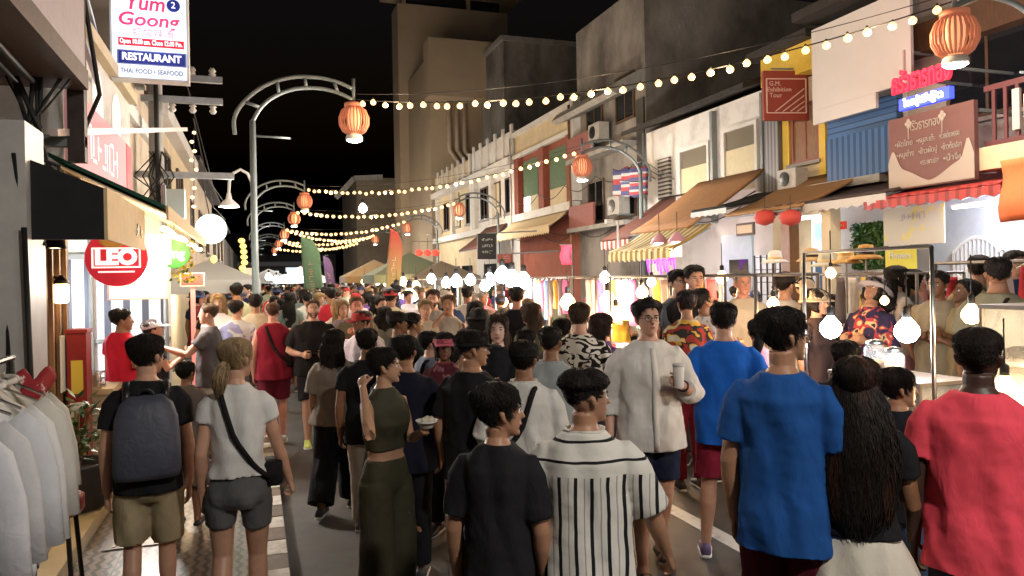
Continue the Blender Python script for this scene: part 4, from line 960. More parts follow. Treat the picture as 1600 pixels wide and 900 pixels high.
# green awning with strip light
o = thing('awning', 'dark green awning with cream underside and glowing strip light beyond black awning', 'awning')
b = MB(); b.quad((-1.6, 7.04, 3.05), (-.72, 7.04, 2.62), (-.72, 12.2, 2.62), (-1.6, 12.2, 3.05), -.03); b.build('canopy', M_awgreen, o)
b = MB(); b.box(-.72, -.7, 7.04, 12.2, 2.50, 2.62); b.build('valance', M_awcream, o)
b = MB(); b.quad((-1.6, 7.08, 2.98), (-.74, 7.08, 2.56), (-.74, 12.1, 2.56), (-1.6, 12.1, 2.98), .01); b.build('lining', M_awcream, o)
b = MB(); b.tube([(-.76, 7.2 + .235 * k, 2.43 + .012 * math.sin(k)) for k in range(21)], .026, 8); b.build('strip_light', glow('warm_strip', (1, .72, .40), 7), o, True)
for k in range(3): light('POINT', (-.8, 8.4 + 1.4 * k, 2.3), 26, WARM, .12, o)
# small fittings
o = thing('wall_lantern', 'small glowing wall lantern beside the wooden folding door', 'lantern', (-1.43, 6.62, 1.9))
b = MB(); b.lathe([(.035, -.09), (.05, -.08), (.055, .05), (.04, .06)], n=10); b.build('shade', glow('lantern_glass', (1, .78, .36), 5), o, True)
b = MB(); b.lathe([(.065, .06), (.05, .09), (.01, .13)], n=10); b.bar((0, 0, .1), (-.06, 0, .12), .02); b.build('cap', M_black, o, True); light('POINT', (.08, -.02, 0), 4, (1, .7, .35), .05, o)
for k, (yy, lb) in enumerate(((5.6, 'black spotlight under the black awning nearest the white pillar'), (6.0, 'black spotlight under the black awning beside the wooden door'))):
    o = thing('spotlight', lb, 'spotlight', (-1.36 + .03 * k, yy, 2.26), group='spotlights under the black awning'); b = MB(); b.lathe([(.02, .1), (.04, .06), (.075, -.05)], n=14, cap=False); b.build('shade', M_black, o, True); b = MB(); b.lathe([(.06, -.045), (.001, -.05)], n=14); b.build('lamp', glow('spot_glass', (1, .8, .5), 7), o); light('SPOT', (0, 0, -.06), 20, WARM, .05, o, 110)
# cables
o = thing('cable_bundle', 'thick bundle of black cables hanging from the balcony corner', 'cables'); b = MB()
for k in range(11):
    x0 = -1.55 + .035 * k; y0 = 5.9; b.tube([(x0 + rnd.uniform(-.05, .05), y0 - .1, 3.38), (-1.42 + rnd.uniform(-.05, .05), y0, 3.1 + rnd.uniform(-.1, .1)), (-1.42 + rnd.uniform(-.09, .09), y0, 2.85), (-1.36 + rnd.uniform(-.1, .12), y0, 2.72 + rnd.uniform(-.06, .06)), (-1.3 + rnd.uniform(-.1, .15), y0 + .1, 2.62)], rnd.choice((.008, .011, .016)), 6)
b.build('cable', M_cable, o, True)
b = MB(); b.tube([(-1.62, 5.7, 2.82), (-1.3, 6.0, 2.66), (-1.2, 6.2, 2.62)], .03); b.tube([(-1.36, 5.2, 2.75), (-1.33, 5.22, 2.4), (-1.42, 5.24, 2.1), (-1.4, 5.18, 1.3)], .012); b.tube([(-1.3, 5.15, 2.3), (-1.28, 5.15, 1.4), (-1.31, 5.15, .5)], .016); b.build('loose_cable', M_cable, o, True)
o = tag(MB().tube([(-1.2, 6.3, 4.3), (-1.1, 6.4, 3.4), (-1.35, 6.6, 2.9)], .018, 6).build('cable', M_cable), 'single black cable running diagonally from sign bracket to the awning', 'cable')
o = tag(MB().tube([onX(400, -10, -1.2) if 0 else (-1.3, 10.3, 6.5), (-1.32, 10.25, 5.6), (-1.4, 10.15, 4.9)], .012, 6).build('cable', M_cable), 'short black cable dropping to the top of the restaurant sign', 'cable')
# restaurant sign
sx0, sx1 = onY(173, 0, 10).x, onY(294, 0, 10).x; zt, zb = onY(233, -22, 10).z, onY(233, 128, 10).z
sg = thing('restaurant_sign', 'tall white lightbox restaurant sign with pink lettering', 'sign', ((sx0 + sx1) / 2, 10, zb)); W = sx1 - sx0; H = zt - zb
M_box = glow('lightbox_white', (.78, .84, 1), 1.0)
b = MB(); b.box(-W / 2 + .02, W / 2 - .02, -.08, .08, .02, H - .02); b.build('panel', M_box, sg)
b = MB()
for q in ((-W / 2, -W / 2 + .019, 0, H), (W / 2 - .019, W / 2, 0, H), (-W / 2 + .02, W / 2 - .02, 0, .019), (-W / 2 + .02, W / 2 - .02, H - .019, H)): b.box(q[0], q[1], -.1, .1, q[2], q[3])
b.build('frame', M_wwhite, sg)
M_pink = glow('sign_pink', (.85, .05, .16), .35); M_navy = glow('sign_blue', (.02, .03, .25), .3); M_redp = glow('sign_red', (.75, .01, .03), .5); M_wt = glow('sign_white', (1, 1, 1), 1.0); M_gt = mat('sign_grey', (.10, .11, .14), rough=.6)
def SL(l, fx, fy, size, m, w_=None, bold=0, shear=0): return text(l, Matrix.Translation(((fx - .5) * W, -.084, (1 - fy) * H)) @ Matrix.Rotation(R(90), 4, 'X'), size, m, sg, .004, W * w_ if w_ else None, bold=bold, shear=shear)
SL('Yum', .45, .215, .25, M_pink, .5, .004, .15); SL('Goong', .50, .385, .22, M_pink, .78, .004, .15); SL('虾酸辣汤', .54, .52, .12, glow('sign_faint_pink', (.8, .28, .38), .3), .52)
b = MB(); b.box(-W * .40, W * .44, -.088, -.081, H * .345, H * .425); b.build('opening_hours_band', M_redp, sg); SL('Open 10.00 am. Close 12.00 Pm.', .52, .615, .08, M_wt, .8, .002)
text('Open 10.00 am. Close 12.00 Pm.', Matrix.Translation((.02 * W, -.094, H * .385)) @ Matrix.Rotation(R(90), 4, 'X'), .08, M_wt, sg, .002, W * .8, bold=.002)
b = MB(); b.box(-W * .40, W * .45, -.088, -.081, H * .165, H * .29); b.build('name_band', M_navy, sg); b = MB(); b.box(-W * .42, W * .47, -.084, -.0805, H * .155, H * .30); b.build('name_band_edge', mat('band_edge', (.25, .3, .6), rough=.5), sg)
text('RESTAURANT', Matrix.Translation((.025 * W, -.094, H * .228)) @ Matrix.Rotation(R(90), 4, 'X'), .12, M_wt, sg, .003, W * .76, bold=.004)
text('THAI FOOD • SEAFOOD', Matrix.Translation((.02 * W, -.086, H * .085)) @ Matrix.Rotation(R(90), 4, 'X'), .08, M_gt, sg, .003, W * .8)
b = MB(); b.lathe([(.075, 0), (.075, .006)], (W * .31, -.081, H * .79), 24, M=Matrix.Rotation(R(90), 4, 'X')); b.build('emblem', M_navy, sg); text('2', Matrix.Translation((W * .31, -.095, H * .79)) @ Matrix.Rotation(R(90), 4, 'X'), .11, M_wt, sg, .003)
light('POINT', (0, -.5, H * .5), 10, (.85, .9, 1), .4, sg)
# utility pole
px_ = onX(240, 0, -1.45); yp = 13.0
o = thing('utility_pole', 'grey concrete utility pole with crossarms and cables behind restaurant sign', 'utility pole', (-1.45, yp, .12)); b = MB(); b.tube([(0, 0, 0), (0, 0, 7.6)], [.13, .09], 10); b.build('shaft', M_pole, o, True)
b = MB()
for z_, a, c_ in ((5.1, .0, 1.0), (4.75, -.2, 1.0), (3.55, -.65, 1.15)): b.box(a, c_, -.1, .0 - .02, z_ - .05, z_ + .05)
b.build('crossarm', mat('galvanised', (.4, .4, .4), rough=.4, metal=.7, noise=.2), o)
b = MB()
for x_ in (.25, .55, .85): b.lathe([(.03, 0), (.06, .03), (.04, .06), (.06, .09), (.03, .14)], (x_, -.06, 5.151), 10); b.lathe([(.03, -.14), (.06, -.1), (.03, -.05), (.06, -.03), (.03, 0)], (x_, -.06, 4.69), 10)
b.build('insulator', mat('porcelain', (.5, .48, .45), rough=.2), o, True)
b = MB(); b.box(.12, .42, -.3, -.05, 2.85, 3.3); b.build('junction_box', mat('pale_box', (.45, .5, .5), rough=.5), o)
b = MB()
for k in range(9): b.tube([(rnd.uniform(-.1, .1), -.15, 3.9), (rnd.uniform(-.35, .3), -.22, 3.5), (rnd.uniform(-.3, .3), -.25, 3.1), (rnd.uniform(-.2, .3), -.2, 2.7)], .012, 5)
b.tube([(.02, -.16, 6.5), (.04, -.17, 2.2)], .035, 8)
b.build('cable', M_cable, o, True)
for k, (za, zb_) in enumerate(((5.2, 5.5), (4.6, 4.8), (3.7, 3.9))):
    tag(MB().tube([(-1.0 + .1 * k, yp, za), (-1.1, yp + 10, za - .5), (-1.2, yp + 22, zb_ - .1)], .012, 5).build('cable', M_cable, smooth=True), ('top black cable strung from utility pole down the street', 'middle black cable strung from the utility pole', 'lowest black cable strung from the utility pole')[k], 'cable')
tag(MB().bar(onX(84, 207, -1.3), (onY(290, 202, 11.5)), .05).build('tube_light', mat('pink_white_tube', (.6, .48, .45), rough=.4)), 'long thin pale tube rail crossing in front of the pink banner', 'rail')
# signs of the drinks stall
s_ = onY(183, 403, 8.2); sg = thing('round_sign', 'round red beer sign with white framed lettering', 'sign', s_)
b = MB(); b.lathe([(.27, -.04), (.28, -.03), (.28, .03), (.27, .04)], n=40, M=Matrix.Rotation(R(90), 4, 'X')); b.build('disc', glow('sign_disc_red', (.62, .02, .04), .45), sg, True)
b = MB()
for q in ((-.215, -.2, -.1, .1), (.2, .215, -.1, .1), (-.2, .2, .085, .1), (-.2, .2, -.1, -.085)): b.box(q[0], q[1], -.052, -.042, q[2] + .0, q[3] + .0)
b.box(-.16, .16, -.05, -.042, -.145, -.13); b.build('border', M_wt, sg)
text('LEO', Matrix.Translation((0, -.044, 0)) @ Matrix.Rotation(R(90), 4, 'X'), .2, M_wt, sg, .006, .37, bold=.012)
b = MB(); b.lathe([(.001, 0), (.1, .004), (.12, .0)], (-.03, -.046, .16), 12, M=Matrix.Rotation(R(90), 4, 'X') @ Matrix.Diagonal((1, .55, 1, 1))); b.build('emblem', mat('gold_emblem', (.5, .25, .05), rough=.5), sg)
b = MB(); b.tube([(0, 0, .27), (0, 0, .45)], .012); b.build('bracket', M_gsteel, sg)
def lightbox(name, label, px0, px1, py0, py1, Y, m, cat='sign', th=.1):
    a, c_ = onY(px0, py0, Y), onY(px1, py1, Y); zt = onY((px0 + px1) / 2, py0, Y).z; zb = onY((px0 + px1) / 2, py1, Y).z
    o = thing(name, label, cat, ((a.x + c_.x) / 2, Y, zb)); W = c_.x - a.x; H = zt - zb
    b = MB(); b.box(-W / 2, W / 2, 0, th, 0, H); b.build('panel', m, o)
    b = MB(); t = .015
    for q in ((-W / 2 - t, -W / 2 - .001, -t, H + t), (W / 2 + .001, W / 2 + t, -t, H + t), (-W / 2, W / 2, -t, -.001), (-W / 2, W / 2, H + .001, H + t)): b.box(q[0], q[1], -.012, th, q[2], q[3])
    b.build('frame', M_wwhite, o); return o, W, H
M_lbw = glow('bright_lightbox', (1, .98, .92), 2.2)
o, W, H = lightbox('menu_lightbox', 'glaring white menu lightbox behind the red round sign, upper one', 190, 264, 368, 411, 8.6, M_lbw)
o, W, H = lightbox('menu_lightbox', 'white menu lightbox with green and red fruit print, lower one', 170, 260, 414, 466, 8.62, glow('soft_lightbox', (1, .98, .92), 1.0))
b = MB(); b.lathe([(.05, 0), (.055, .006)], (-W * .36, 0, H * .55), 14, M=Matrix.Rotation(R(90), 4, 'X')); b.build('fruit_print', glow('fruit_red', (.9, .25, .15), .5), o); b = MB(); b.lathe([(.04, 0), (.045, .006)], (-W * .25, 0, H * .62), 14, M=Matrix.Rotation(R(90), 4, 'X')); b.build('leaf_print', glow('leaf_print_green', (.2, .6, .15), .5), o)
marks(Matrix.Translation((.02, -.004, H * .74)) @ Matrix.Rotation(R(90), 4, 'X'), .26, .06, glow('print_cyan', (.1, .6, .7), .5), o, 7, 7)
marks(Matrix.Translation((.06, -.004, H * .45)) @ Matrix.Rotation(R(90), 4, 'X'), .3, .04, glow('print_rose', (.75, .3, .35), .5), o, 9, 8)
light('AREA', (-1.1, 8.45, 2.1), 60, (1, .97, .92), .5, None).rotation_euler = (R(-70), 0, 0)
p = onY(273, 397, 8.9); sg = thing('round_sign', 'small round green sign beside the glaring lightbox', 'sign', p); b = MB(); b.lathe([(.15, -.03), (.155, 0), (.15, .03)], n=30, M=Matrix.Rotation(R(90), 4, 'X')); b.build('disc', glow('sign_green', (.08, .36, .08), .5), sg, True); text('ing', Matrix.Translation((.03, -.034, 0)) @ Matrix.Rotation(R(90), 4, 'X'), .14, M_wt, sg, .003, .15, bold=.004); b = MB(); b.tube([(0, 0, .15), (0, 0, .4)], .01); b.build('bracket', M_gsteel, sg)
o = thing('hanging_flowers', 'yellow hanging flowers beside the small green round sign', 'flowers', onY(287, 405, 9.2)); b = MB(); c2 = MB()
for k in range(160):
    p = Vector((rnd.gauss(0, .06), rnd.gauss(0, .06), rnd.uniform(-.26, .2))); u = Vector((rnd.uniform(-1, 1), rnd.uniform(-1, 1), rnd.uniform(-1, 1))).normalized() * .026; v = u.orthogonal().normalized() * .02
    (b if k % 3 else c2).add([p - u, p + v, p + u, p - v], [(0, 1, 2, 3)])
b.build('blossom', mat('yellow_petal', (.6, .42, .03), rough=.6), o); c2.build('leaf', mat('leaf_green', (.07, .16, .035)), o)
o, W, H = lightbox('hanging_sign', 'plain dull red rectangular sign on a short post', 283, 318, 428, 446, 11.5, mat('dull_red_sign', (.28, .09, .09), rough=.6)); b = MB(); b.bar((0, .05, -.02), (0, .05, -1.6), .06); b.build('post', glow('pink_post', (.9, .35, .35), .4), o)
o, W, H = lightbox('hanging_sign', 'small blank white lit sign below the junction box', 250, 284, 306, 330, 14.0, glow('white_sign', (.85, .98, .95), 2))
p = onY(330, 358, 13.0); sg = thing('round_sign', 'round glowing pale green lightbox sign over the left pavement', 'sign', p); b = MB(); b.lathe([(.225, -.06), (.24, -.05), (.24, .05), (.225, .06)], n=36, M=Matrix.Rotation(R(90), 4, 'X')); b.build('disc', glow('pale_green_light', (.75, 1, .88), 1.6), sg, True); b = MB(); b.bar((-.24, 0, 0), (-1.1, 0, .02), .03); b.build('bracket', M_gsteel, sg); light('POINT', (0, -.3, -.1), 25, (.8, 1, .92), .2, sg)
p = onY(358, 330, 16.0); o = thing('gooseneck_lamp', 'white gooseneck street lamp with conical shade beside the round glowing sign', 'street lamp', (-.02, 16.0, .12)); xx = p.x + .02
b = MB(); b.tube([(0, 0, 0), (0, 0, 3.6), (-.02, 0, 3.85), (xx * .2, 0, 4.02), (xx * .5, 0, 4.1), (xx * .8, 0, 4.02), (xx * .97, 0, 3.85), (xx, 0, 3.6)], [.05, .04, .03, .03, .03, .03, .03, .03], 10); b.build('post', M_wwhite, o, True); b = MB(); b.lathe([(.04, 3.62), (.06, 3.5), (.19, 3.38), (.2, 3.34)], (xx, 0, 0), 18, cap=False); b.build('lamp_shade', M_wwhite, o, True); b = MB(); b.ball((xx, 0, 3.4), .08, 12, 6); b.build('bulb', glow('lamp_bulb', (1, .93, .75), 3), o, True); light('POINT', (xx, 0, 3.25), 40, NEUT, .1, o)
# backdrop of the drinks stall
o = thing('stall_partition', 'white and dark striped shutter wall behind the drinks stall', 'partition', (0, 0, .22))
M_strp = wave_mat('white_dark_stripes', [(0, (.62, .66, .80)), (.62, (.05, .06, .09))], 4.6, 'X', .5)
b = MB(); b.box(-4.2, -1.05, 10.6, 10.66, 0, 2.05); b.build('panel', M_strp, o); b = MB(); b.box(-4.2, -1.05, 10.55, 10.598, 1.0, 1.04); b.box(-4.2, -1.05, 10.55, 10.598, 2.05, 2.12); [b.tube([(x_, 10.54, .1), (x_, 10.54, 3)], .03, 8) for x_ in (-1.95, -1.1)]; b.build('rail', M_gsteel, o)
b = MB(); b.box(-4.2, -1.05, 10.6, 10.66, 2.13, 2.62); b.build('board', mat('pale_menu_board', (.5, .55, .5), rough=.6, col2=(.25, .4, .18), nscale=6, lo=.55, hi=.6), o)
marks(Matrix.Translation((-2.2, 10.594, 2.4)) @ Matrix.Rotation(R(90), 4, 'X'), .7, .13, mat('faint_print', (.55, .2, .2)), o, 6, 9)
light('AREA', (-1.9, 9.6, 2.5), 260, (.88, .93, 1), 1.0, o).rotation_euler = (R(35), 0, 0)
light('POINT', (-2.3, 9.5, 1.75), 70, (.88, .93, 1), .2, None); light('POINT', (-2.3, 8.9, 2.6), 60, (1, .95, .88), .2, o)  # cool point added as fill to brighten the striped panel, no fixture
# stall counter and what is on it
o = thing('counter', 'cream stall counter in front of the man in red', 'counter', (-1.72, 7.5, .22)); b = MB(); b.box(-.5, .5, -.25, .25, 0, .78); b.build('base', M_cream, o); b = MB(); b.box(-.54, .54, -.29, .29, .782, .83); b.build('counter_top', M_awcream, o)
o = thing('wire_basket', 'wire basket with pale cups on the cream counter', 'basket', (-1.42, 7.35, 1.05)); b = MB()
for k in range(9): b.tube([(-.14 + .035 * k, -.1, 0), (-.14 + .035 * k, -.1, .13)], .005, 5); b.tube([(-.14 + .035 * k, .1, 0), (-.14 + .035 * k, .1, .13)], .005, 5)
for z_ in (.01, .07, .13): b.tube([(-.14, -.1, z_), (.14, -.1, z_), (.14, .1, z_), (-.14, .1, z_), (-.14, -.1, z_)], .006, 5)
b.build('wire', M_steel, o); b = MB(); [b.lathe([(.025, 0), (.035, .11)], (x_, 0, .004), 10) for x_ in (-.09, -.01, .08)]; b.build('cup', mat('pale_cup', (.6, .5, .35), rough=.5), o, True)
o = thing('clear_rack', 'clear plastic divider rack with violet boxes on the counter', 'rack', (-1.85, 7.45, 1.05)); b = MB()
for k in range(4): b.tube([(-.24 + .13 * k, -.12, 0), (-.3 + .13 * k, -.12, .2), (-.4 + .13 * k, -.12, .33)], .008, 6)
b.build('divider', mat('clear_plastic', (.7, .7, .8), rough=.1, alpha=.6), o); b = MB(); b.box(-.3, .1, .0, .2, 0, .22); b.build('violet_box', mat('violet_plastic', (.25, .18, .5), rough=.5), o); b = MB(); b.ball((-.1, .1, .26), .07, 10, 6, sc_=(2, 1, .6)); b.build('yellow_cloth', mat('yellow_cloth', (.62, .45, .05)), o)
o = thing('drinks_cabinet', 'narrow red cabinet with yellow labels beside the wooden door', 'cabinet', (-1.38, 6.95, .22)); b = MB(); b.box(-.07, .07, -.1, .1, 0, 1.34); b.build('casing', mat('red_enamel', (.22, .015, .015), rough=.4, noise=.2), o)
b = MB(); b.box(-.04, .045, -.108, -.102, .85, 1.12); b.build('label', mat('yellow_label', (.6, .42, .05)), o); b = MB(); b.box(-.055, .055, -.108, -.102, .3, .55); b.build('label', mat('yellow_label', (.6, .42, .05)), o); b = MB(); b.box(-.05, .05, -.108, -.102, .66, .78); b.build('notice', M_wwhite, o); b = MB(); b.box(-.08, .08, -.11, .11, 1.342, 1.37); b.build('lid', mat('dark_red', (.2, .01, .01)), o)
# foliage plant
o = thing('potted_plant', 'bushy green plant in dark pot before the cream counter', 'potted plant', (-1.32, 6.55, .22)); b = MB(); b.lathe([(.13, 0), (.19, .02), (.24, .34), (.26, .36), (.22, .36), (.2, .3)], n=20); b.build('pot', mat('dark_pot', (.035, .03, .03), rough=.5), o, True)
b = MB()
for k in range(230):
    a = rnd.uniform(0, 2 * PI); rr = abs(rnd.gauss(0, .13)); z_ = .36 + rnd.uniform(0, .52) * (1 - rr); p = Vector((rr * math.cos(a), rr * math.sin(a), z_)); d = Vector((math.cos(a), math.sin(a), rnd.uniform(-.4, 1.1))).normalized() * rnd.uniform(.07, .13); s2 = d.cross(Vector((0, 0, 1))).normalized() * .022
    b.add([p, p + d * .5 + s2, p + d, p + d * .5 - s2], [(0, 1, 2), (0, 2, 3)])
b.build('foliage', mat('leaf_dark', (.035, .085, .025), rough=.45, noise=.4, nscale=9), o); b = MB(); [b.tube([(0, 0, .3), (.08 * math.cos(q), .08 * math.sin(q), .75)], .008, 5) for q in range(6)]; b.build('stem', M_wood2, o)
# rack of white shirts
rk = thing('garment_rack', 'metal garment rack carrying pale shirts at the left edge', 'rack', (0, 0, .12)); xr = -1.2
b = MB(); b.tube([(xr, 2.6, 1.46), (xr, 4.5, 1.46)], .016, 8)
for y_ in (2.62, 4.48): b.tube([(xr, y_, 0), (xr, y_, 1.47)], .016, 8); b.tube([(xr - .25, y_, .02), (xr + .25, y_, .02)], .016, 8)
b.build('frame', M_black, rk)
M_lin = mat('white_linen', (.5, .5, .5), rough=.9, ocol=True, noise=.1, nscale=4, bump=.3, bscale=14)
def hung_shirt(label, y, col, tw, drop=.72, sc_=1.0, lng=.3, group='shirts on the garment rack'):
    o = thing('hanging_shirt', label, 'shirt', (xr, y, 1.50), R(tw), group); e = MB(); L = []
    ph = rnd.uniform(0, 6)
    for i in range(15):
        u = i / 14; z = -.03 - drop * u; hw = (.055 + .19 * sstep(u * 5)) * (1 + .10 * u) * sc_; L.append([Vector((hw * (1 if k else 1) * math.cos(a), (.03 + .03 * u + .012 * math.sin(6 * a + 4 * u + ph)) * math.sin(a) + (.042 * math.sin(8 * math.cos(a) + 3.2 * u + ph) + .028 * math.sin(15 * math.cos(a) - 4 * u + 2 * ph)) * min(1, u * 1.6), z - .045 * abs(math.cos(a)) ** 2 * (1 - u) - .045 * math.sin(3 * a + ph) * u)) for a in [2 * PI * q / 40 for q in range(40)]])
    e.loops(L); e.build('shirt_body', M_lin, o, True, color=col)
    for sd in (-1, 1):
        e = MB(); e.tube([(.19 * sd * sc_, 0, -.12), (.25 * sd * sc_, .01, -.2), (.29 * sd * sc_, .015, -.36), (.30 * sd * sc_, .02, -.36 - lng)], [.06, .075, .07, .075], 14, flat=.55, up=(0, 1, 0)); e.build('sleeve', M_lin, o, True, color=col)
    e = MB(); e.tube([(.055 * math.cos(a), .04 * math.sin(a), -.02 + .012 * math.sin(a)) for a in np.linspace(0, 2 * PI, 17)], .016, 8); e.build('collar', M_lin, o, True, color=col)
    e = MB(); e.tube([(-.2, 0, -.1), (0, 0, -.01), (.2, 0, -.1)], .007, 6); e.tube([(0, 0, -.01), (0, 0, .03), (.012, 0, .05)], .004, 6); e.build('hanger', M_steel, o); return o
hung_shirt('cream long sleeved shirt hanging at the far end of garment rack', 4.36, (0.65, 0.61, 0.53), -18, .6, .95, .2)
hung_shirt('ivory shirt second from the far end of garment rack', 4.16, (0.75, 0.71, 0.65), -10, .68, 1.0)
hung_shirt('white shirt with long cuffs in the middle of garment rack', 3.94, (0.76, 0.76, 0.76), -15, .74, 1.05, .34)
hung_shirt('bluish white shirt hanging in front of middle white shirt', 3.74, (0.70, 0.72, 0.76), -5, .76, 1.05, .32)
hung_shirt('pale grey shirt near the front of the garment rack', 3.52, (0.60, 0.60, 0.62), -12, .78, 1.05, .3)
hung_shirt('greyish white shirt at the near end of garment rack', 3.28, (0.65, 0.66, 0.70), -8, .8, 1.05, .35)
o = tag(MB().sheet(lambda u, v: (-1.12 + .12 * (u - .5) + .03 * math.sin(9 * v), 4.50 + .15 * (u - .3) + .03 * math.sin(7 * u + 5 * v), 1.49 - .34 * v + .03 * math.sin(8 * u)), 10, 12, 0, .008).build('scarf', mat('red_print_cloth', (.26, .015, .02), rough=.8, col2=(.6, .5, .5), nscale=14, lo=.6, hi=.64), smooth=True), 'red printed scarf draped at far end of garment rack', 'scarf')
for k, (yy, lb) in enumerate(((3.35, 'black storage box under the near end of garment rack'), (3.75, 'black storage box under the middle of garment rack'))):
    o = thing('storage_box', lb, 'box', (-1.02, yy, .12)); b = MB(); b.box(-.2, .2, -.17, .17, 0, .36); b.build('body', M_black, o); b = MB(); b.box(-.21, .21, -.18, .18, .362, .40); b.build('lid', mat('dark_grey_plastic', (.05, .05, .055), rough=.4), o)
o = thing('stool', 'dark stool with red padded seat beyond the garment rack', 'stool', (-1.14, 4.95, .12)); b = MB(); b.lathe([(.15, .5), (.17, .53), (.17, .6), (.12, .63)], n=18); b.build('seat', mat('red_vinyl', (.28, .015, .02), rough=.3), o, True)
for sx in (-1, 1):
    for sy in (-1, 1): b = MB(); b.tube([(.13 * sx, .13 * sy, 0), (.1 * sx, .1 * sy, .5)], .014, 6); b.build('leg', M_black, o)

# ================================================================ arched street lamps and strings of bulbs
M_lstr = glow('string_bulb_glow', (1, .60, .24), 3.6)
M_lamp = mat('lamp_paint', (.20, .23, .24), rough=.45, metal=.2, noise=.15, nscale=5)
M_lant = mat('lantern_slat', (.36, .12, .065), rough=.5, emit=.12, ecol=(1, .32, .16)); M_lant.cycles.emission_sampling = 'NONE'
M_lhot = glow('lantern_core', (1, .45, .22), 1.1); M_ledw = glow('led_white', (.95, 1, 1), 14)
OUT = [(-.29, 4.48), (-.29, 4.77), (-.13, 5.05), (.2, 5.34), (.655, 5.52), (1.11, 5.55), (1.46, 5.49), (1.71, 5.39)]
INN = [(0, 4.71), (.14, 4.96), (.37, 5.17), (.71, 5.32), (1.11, 5.36), (1.46, 5.3), (1.71, 5.19)]
def street_lamp(x, y, sd, label, power, full=True, lab2=None):
    o = thing('street_lamp', label, 'street lamp', (x, y, .12), group='arched street lamps')
    b = MB(); b.tube([(0, 0, 0), (0, 0, 1.0), (0, 0, 1.05), (0, 0, 4.6)], [.085, .08, .062, .05], 12); b.lathe([(.14, 0), (.14, .03), (.1, .05)], n=14); b.build('post', M_lamp, o, True)
    b = MB(); z0 = -.12
    def sm(P): 
        out = []
        for i in range(len(P) - 1):
            a = P[max(i - 1, 0)]; p = P[i]; q = P[i + 1]; e = P[min(i + 2, len(P) - 1)]
            for k in range(4):
                t = k / 4; out.append(tuple(.5 * ((2 * p[j]) + (-a[j] + q[j]) * t + (2 * a[j] - 5 * p[j] + 4 * q[j] - e[j]) * t * t + (-a[j] + 3 * p[j] - 3 * q[j] + e[j]) * t ** 3) for j in (0, 1)))
        return out + [P[-1]]
    so, si = sm(OUT), sm(INN)
    b.tube([(sd * u, 0, z + z0) for u, z in so], .035, 8); b.tube([(sd * u, 0, z + z0) for u, z in si], .035, 8)
    for i, j in ((8, 4), (14, 9), (18, 14), (23, 20)): b.bar((sd * so[i][0], 0, so[i][1] + z0), (sd * si[j][0], 0, si[j][1] + z0), .05)
    b.tube([(0, 0, 4.35), (sd * .62, 0, 4.33)], .018, 6); b.tube([(sd * 1.73, 0, 5.45), (sd * 1.73, 0, 5.0)], .03, 8); b.build('arm', M_lamp, o, True)
    lx = sd * 1.73; zc = 4.70; n = 26 if full else 12
    b = MB()
    for k in range(n):
        a = 2 * PI * k / n; b.tube([(lx + r_ * math.cos(a), r_ * math.sin(a), zc + z) for r_, z in ((.12, .24), (.21, .17), (.26, .04), (.255, -.08), (.2, -.19), (.13, -.24))], .016 if full else .025, 5)
    b.lathe([(.17, .24), (.17, .3), (.02, .3)], (lx, 0, zc), 18); b.build('lantern', M_lant, o, True)
    b = MB(); b.lathe([(.09, -.22), (.12, -.1), (.12, .1), (.09, .22)], (lx, 0, zc), 12); b.build('lantern_core', M_lhot, o, True)
    b = MB(); b.lathe([(.13, -.26), (.15, -.3), (.15, -.36)], (lx, 0, zc), 18); b.build('lamp_housing', mat('lamp_housing', (.5, .48, .45), rough=.4), o, True)
    b = MB(); b.lathe([(.001, -.385), (.1, -.385), (.14, -.361)], (lx, 0, zc), 18); b.build('led_lamp', M_ledw, o, True)
    light('POINT', (lx, 0, zc - .45), power, (1, .93, .84), .12, o); light('POINT', (lx, 0, zc + .0), power * .025, (1, .55, .28), .3, o)
    return o
LL = [13.6, 27.9, 35.7, 48, 60, 73]; RL = [6.9, 18, 30.6, 42, 54]; RX = 8.22
for i, y_ in enumerate(LL): street_lamp(0, y_, 1, ('nearest arched street lamp on the left pavement with red slatted lantern', 'second arched street lamp on the left side of street', 'third arched street lamp on the left side of street', 'fourth left arched street lamp half way down street', 'fifth left arched street lamp far down the street', 'last small arched street lamp at far left end')[i], 230 if i < 2 else 220, i < 2)
for i, y_ in enumerate(RL): street_lamp(9.95, y_, -1, ('nearest right arched street lamp, red lantern above the neon sign', 'second right arched street lamp before the dark weathered building', 'third right arched street lamp before the cream house', 'fourth right arched street lamp before the tower', 'fifth right arched street lamp far down near orange flag')[i], (120, 240)[i] if i < 2 else 220, i < 2)
street_lamp(0.1, -0.9, 1, 'arched street lamp on left pavement just behind the viewpoint', 360, False)
street_lamp(9.5, -4.5, -1, 'arched street lamp on right footpath behind the viewpoint', 360, False)
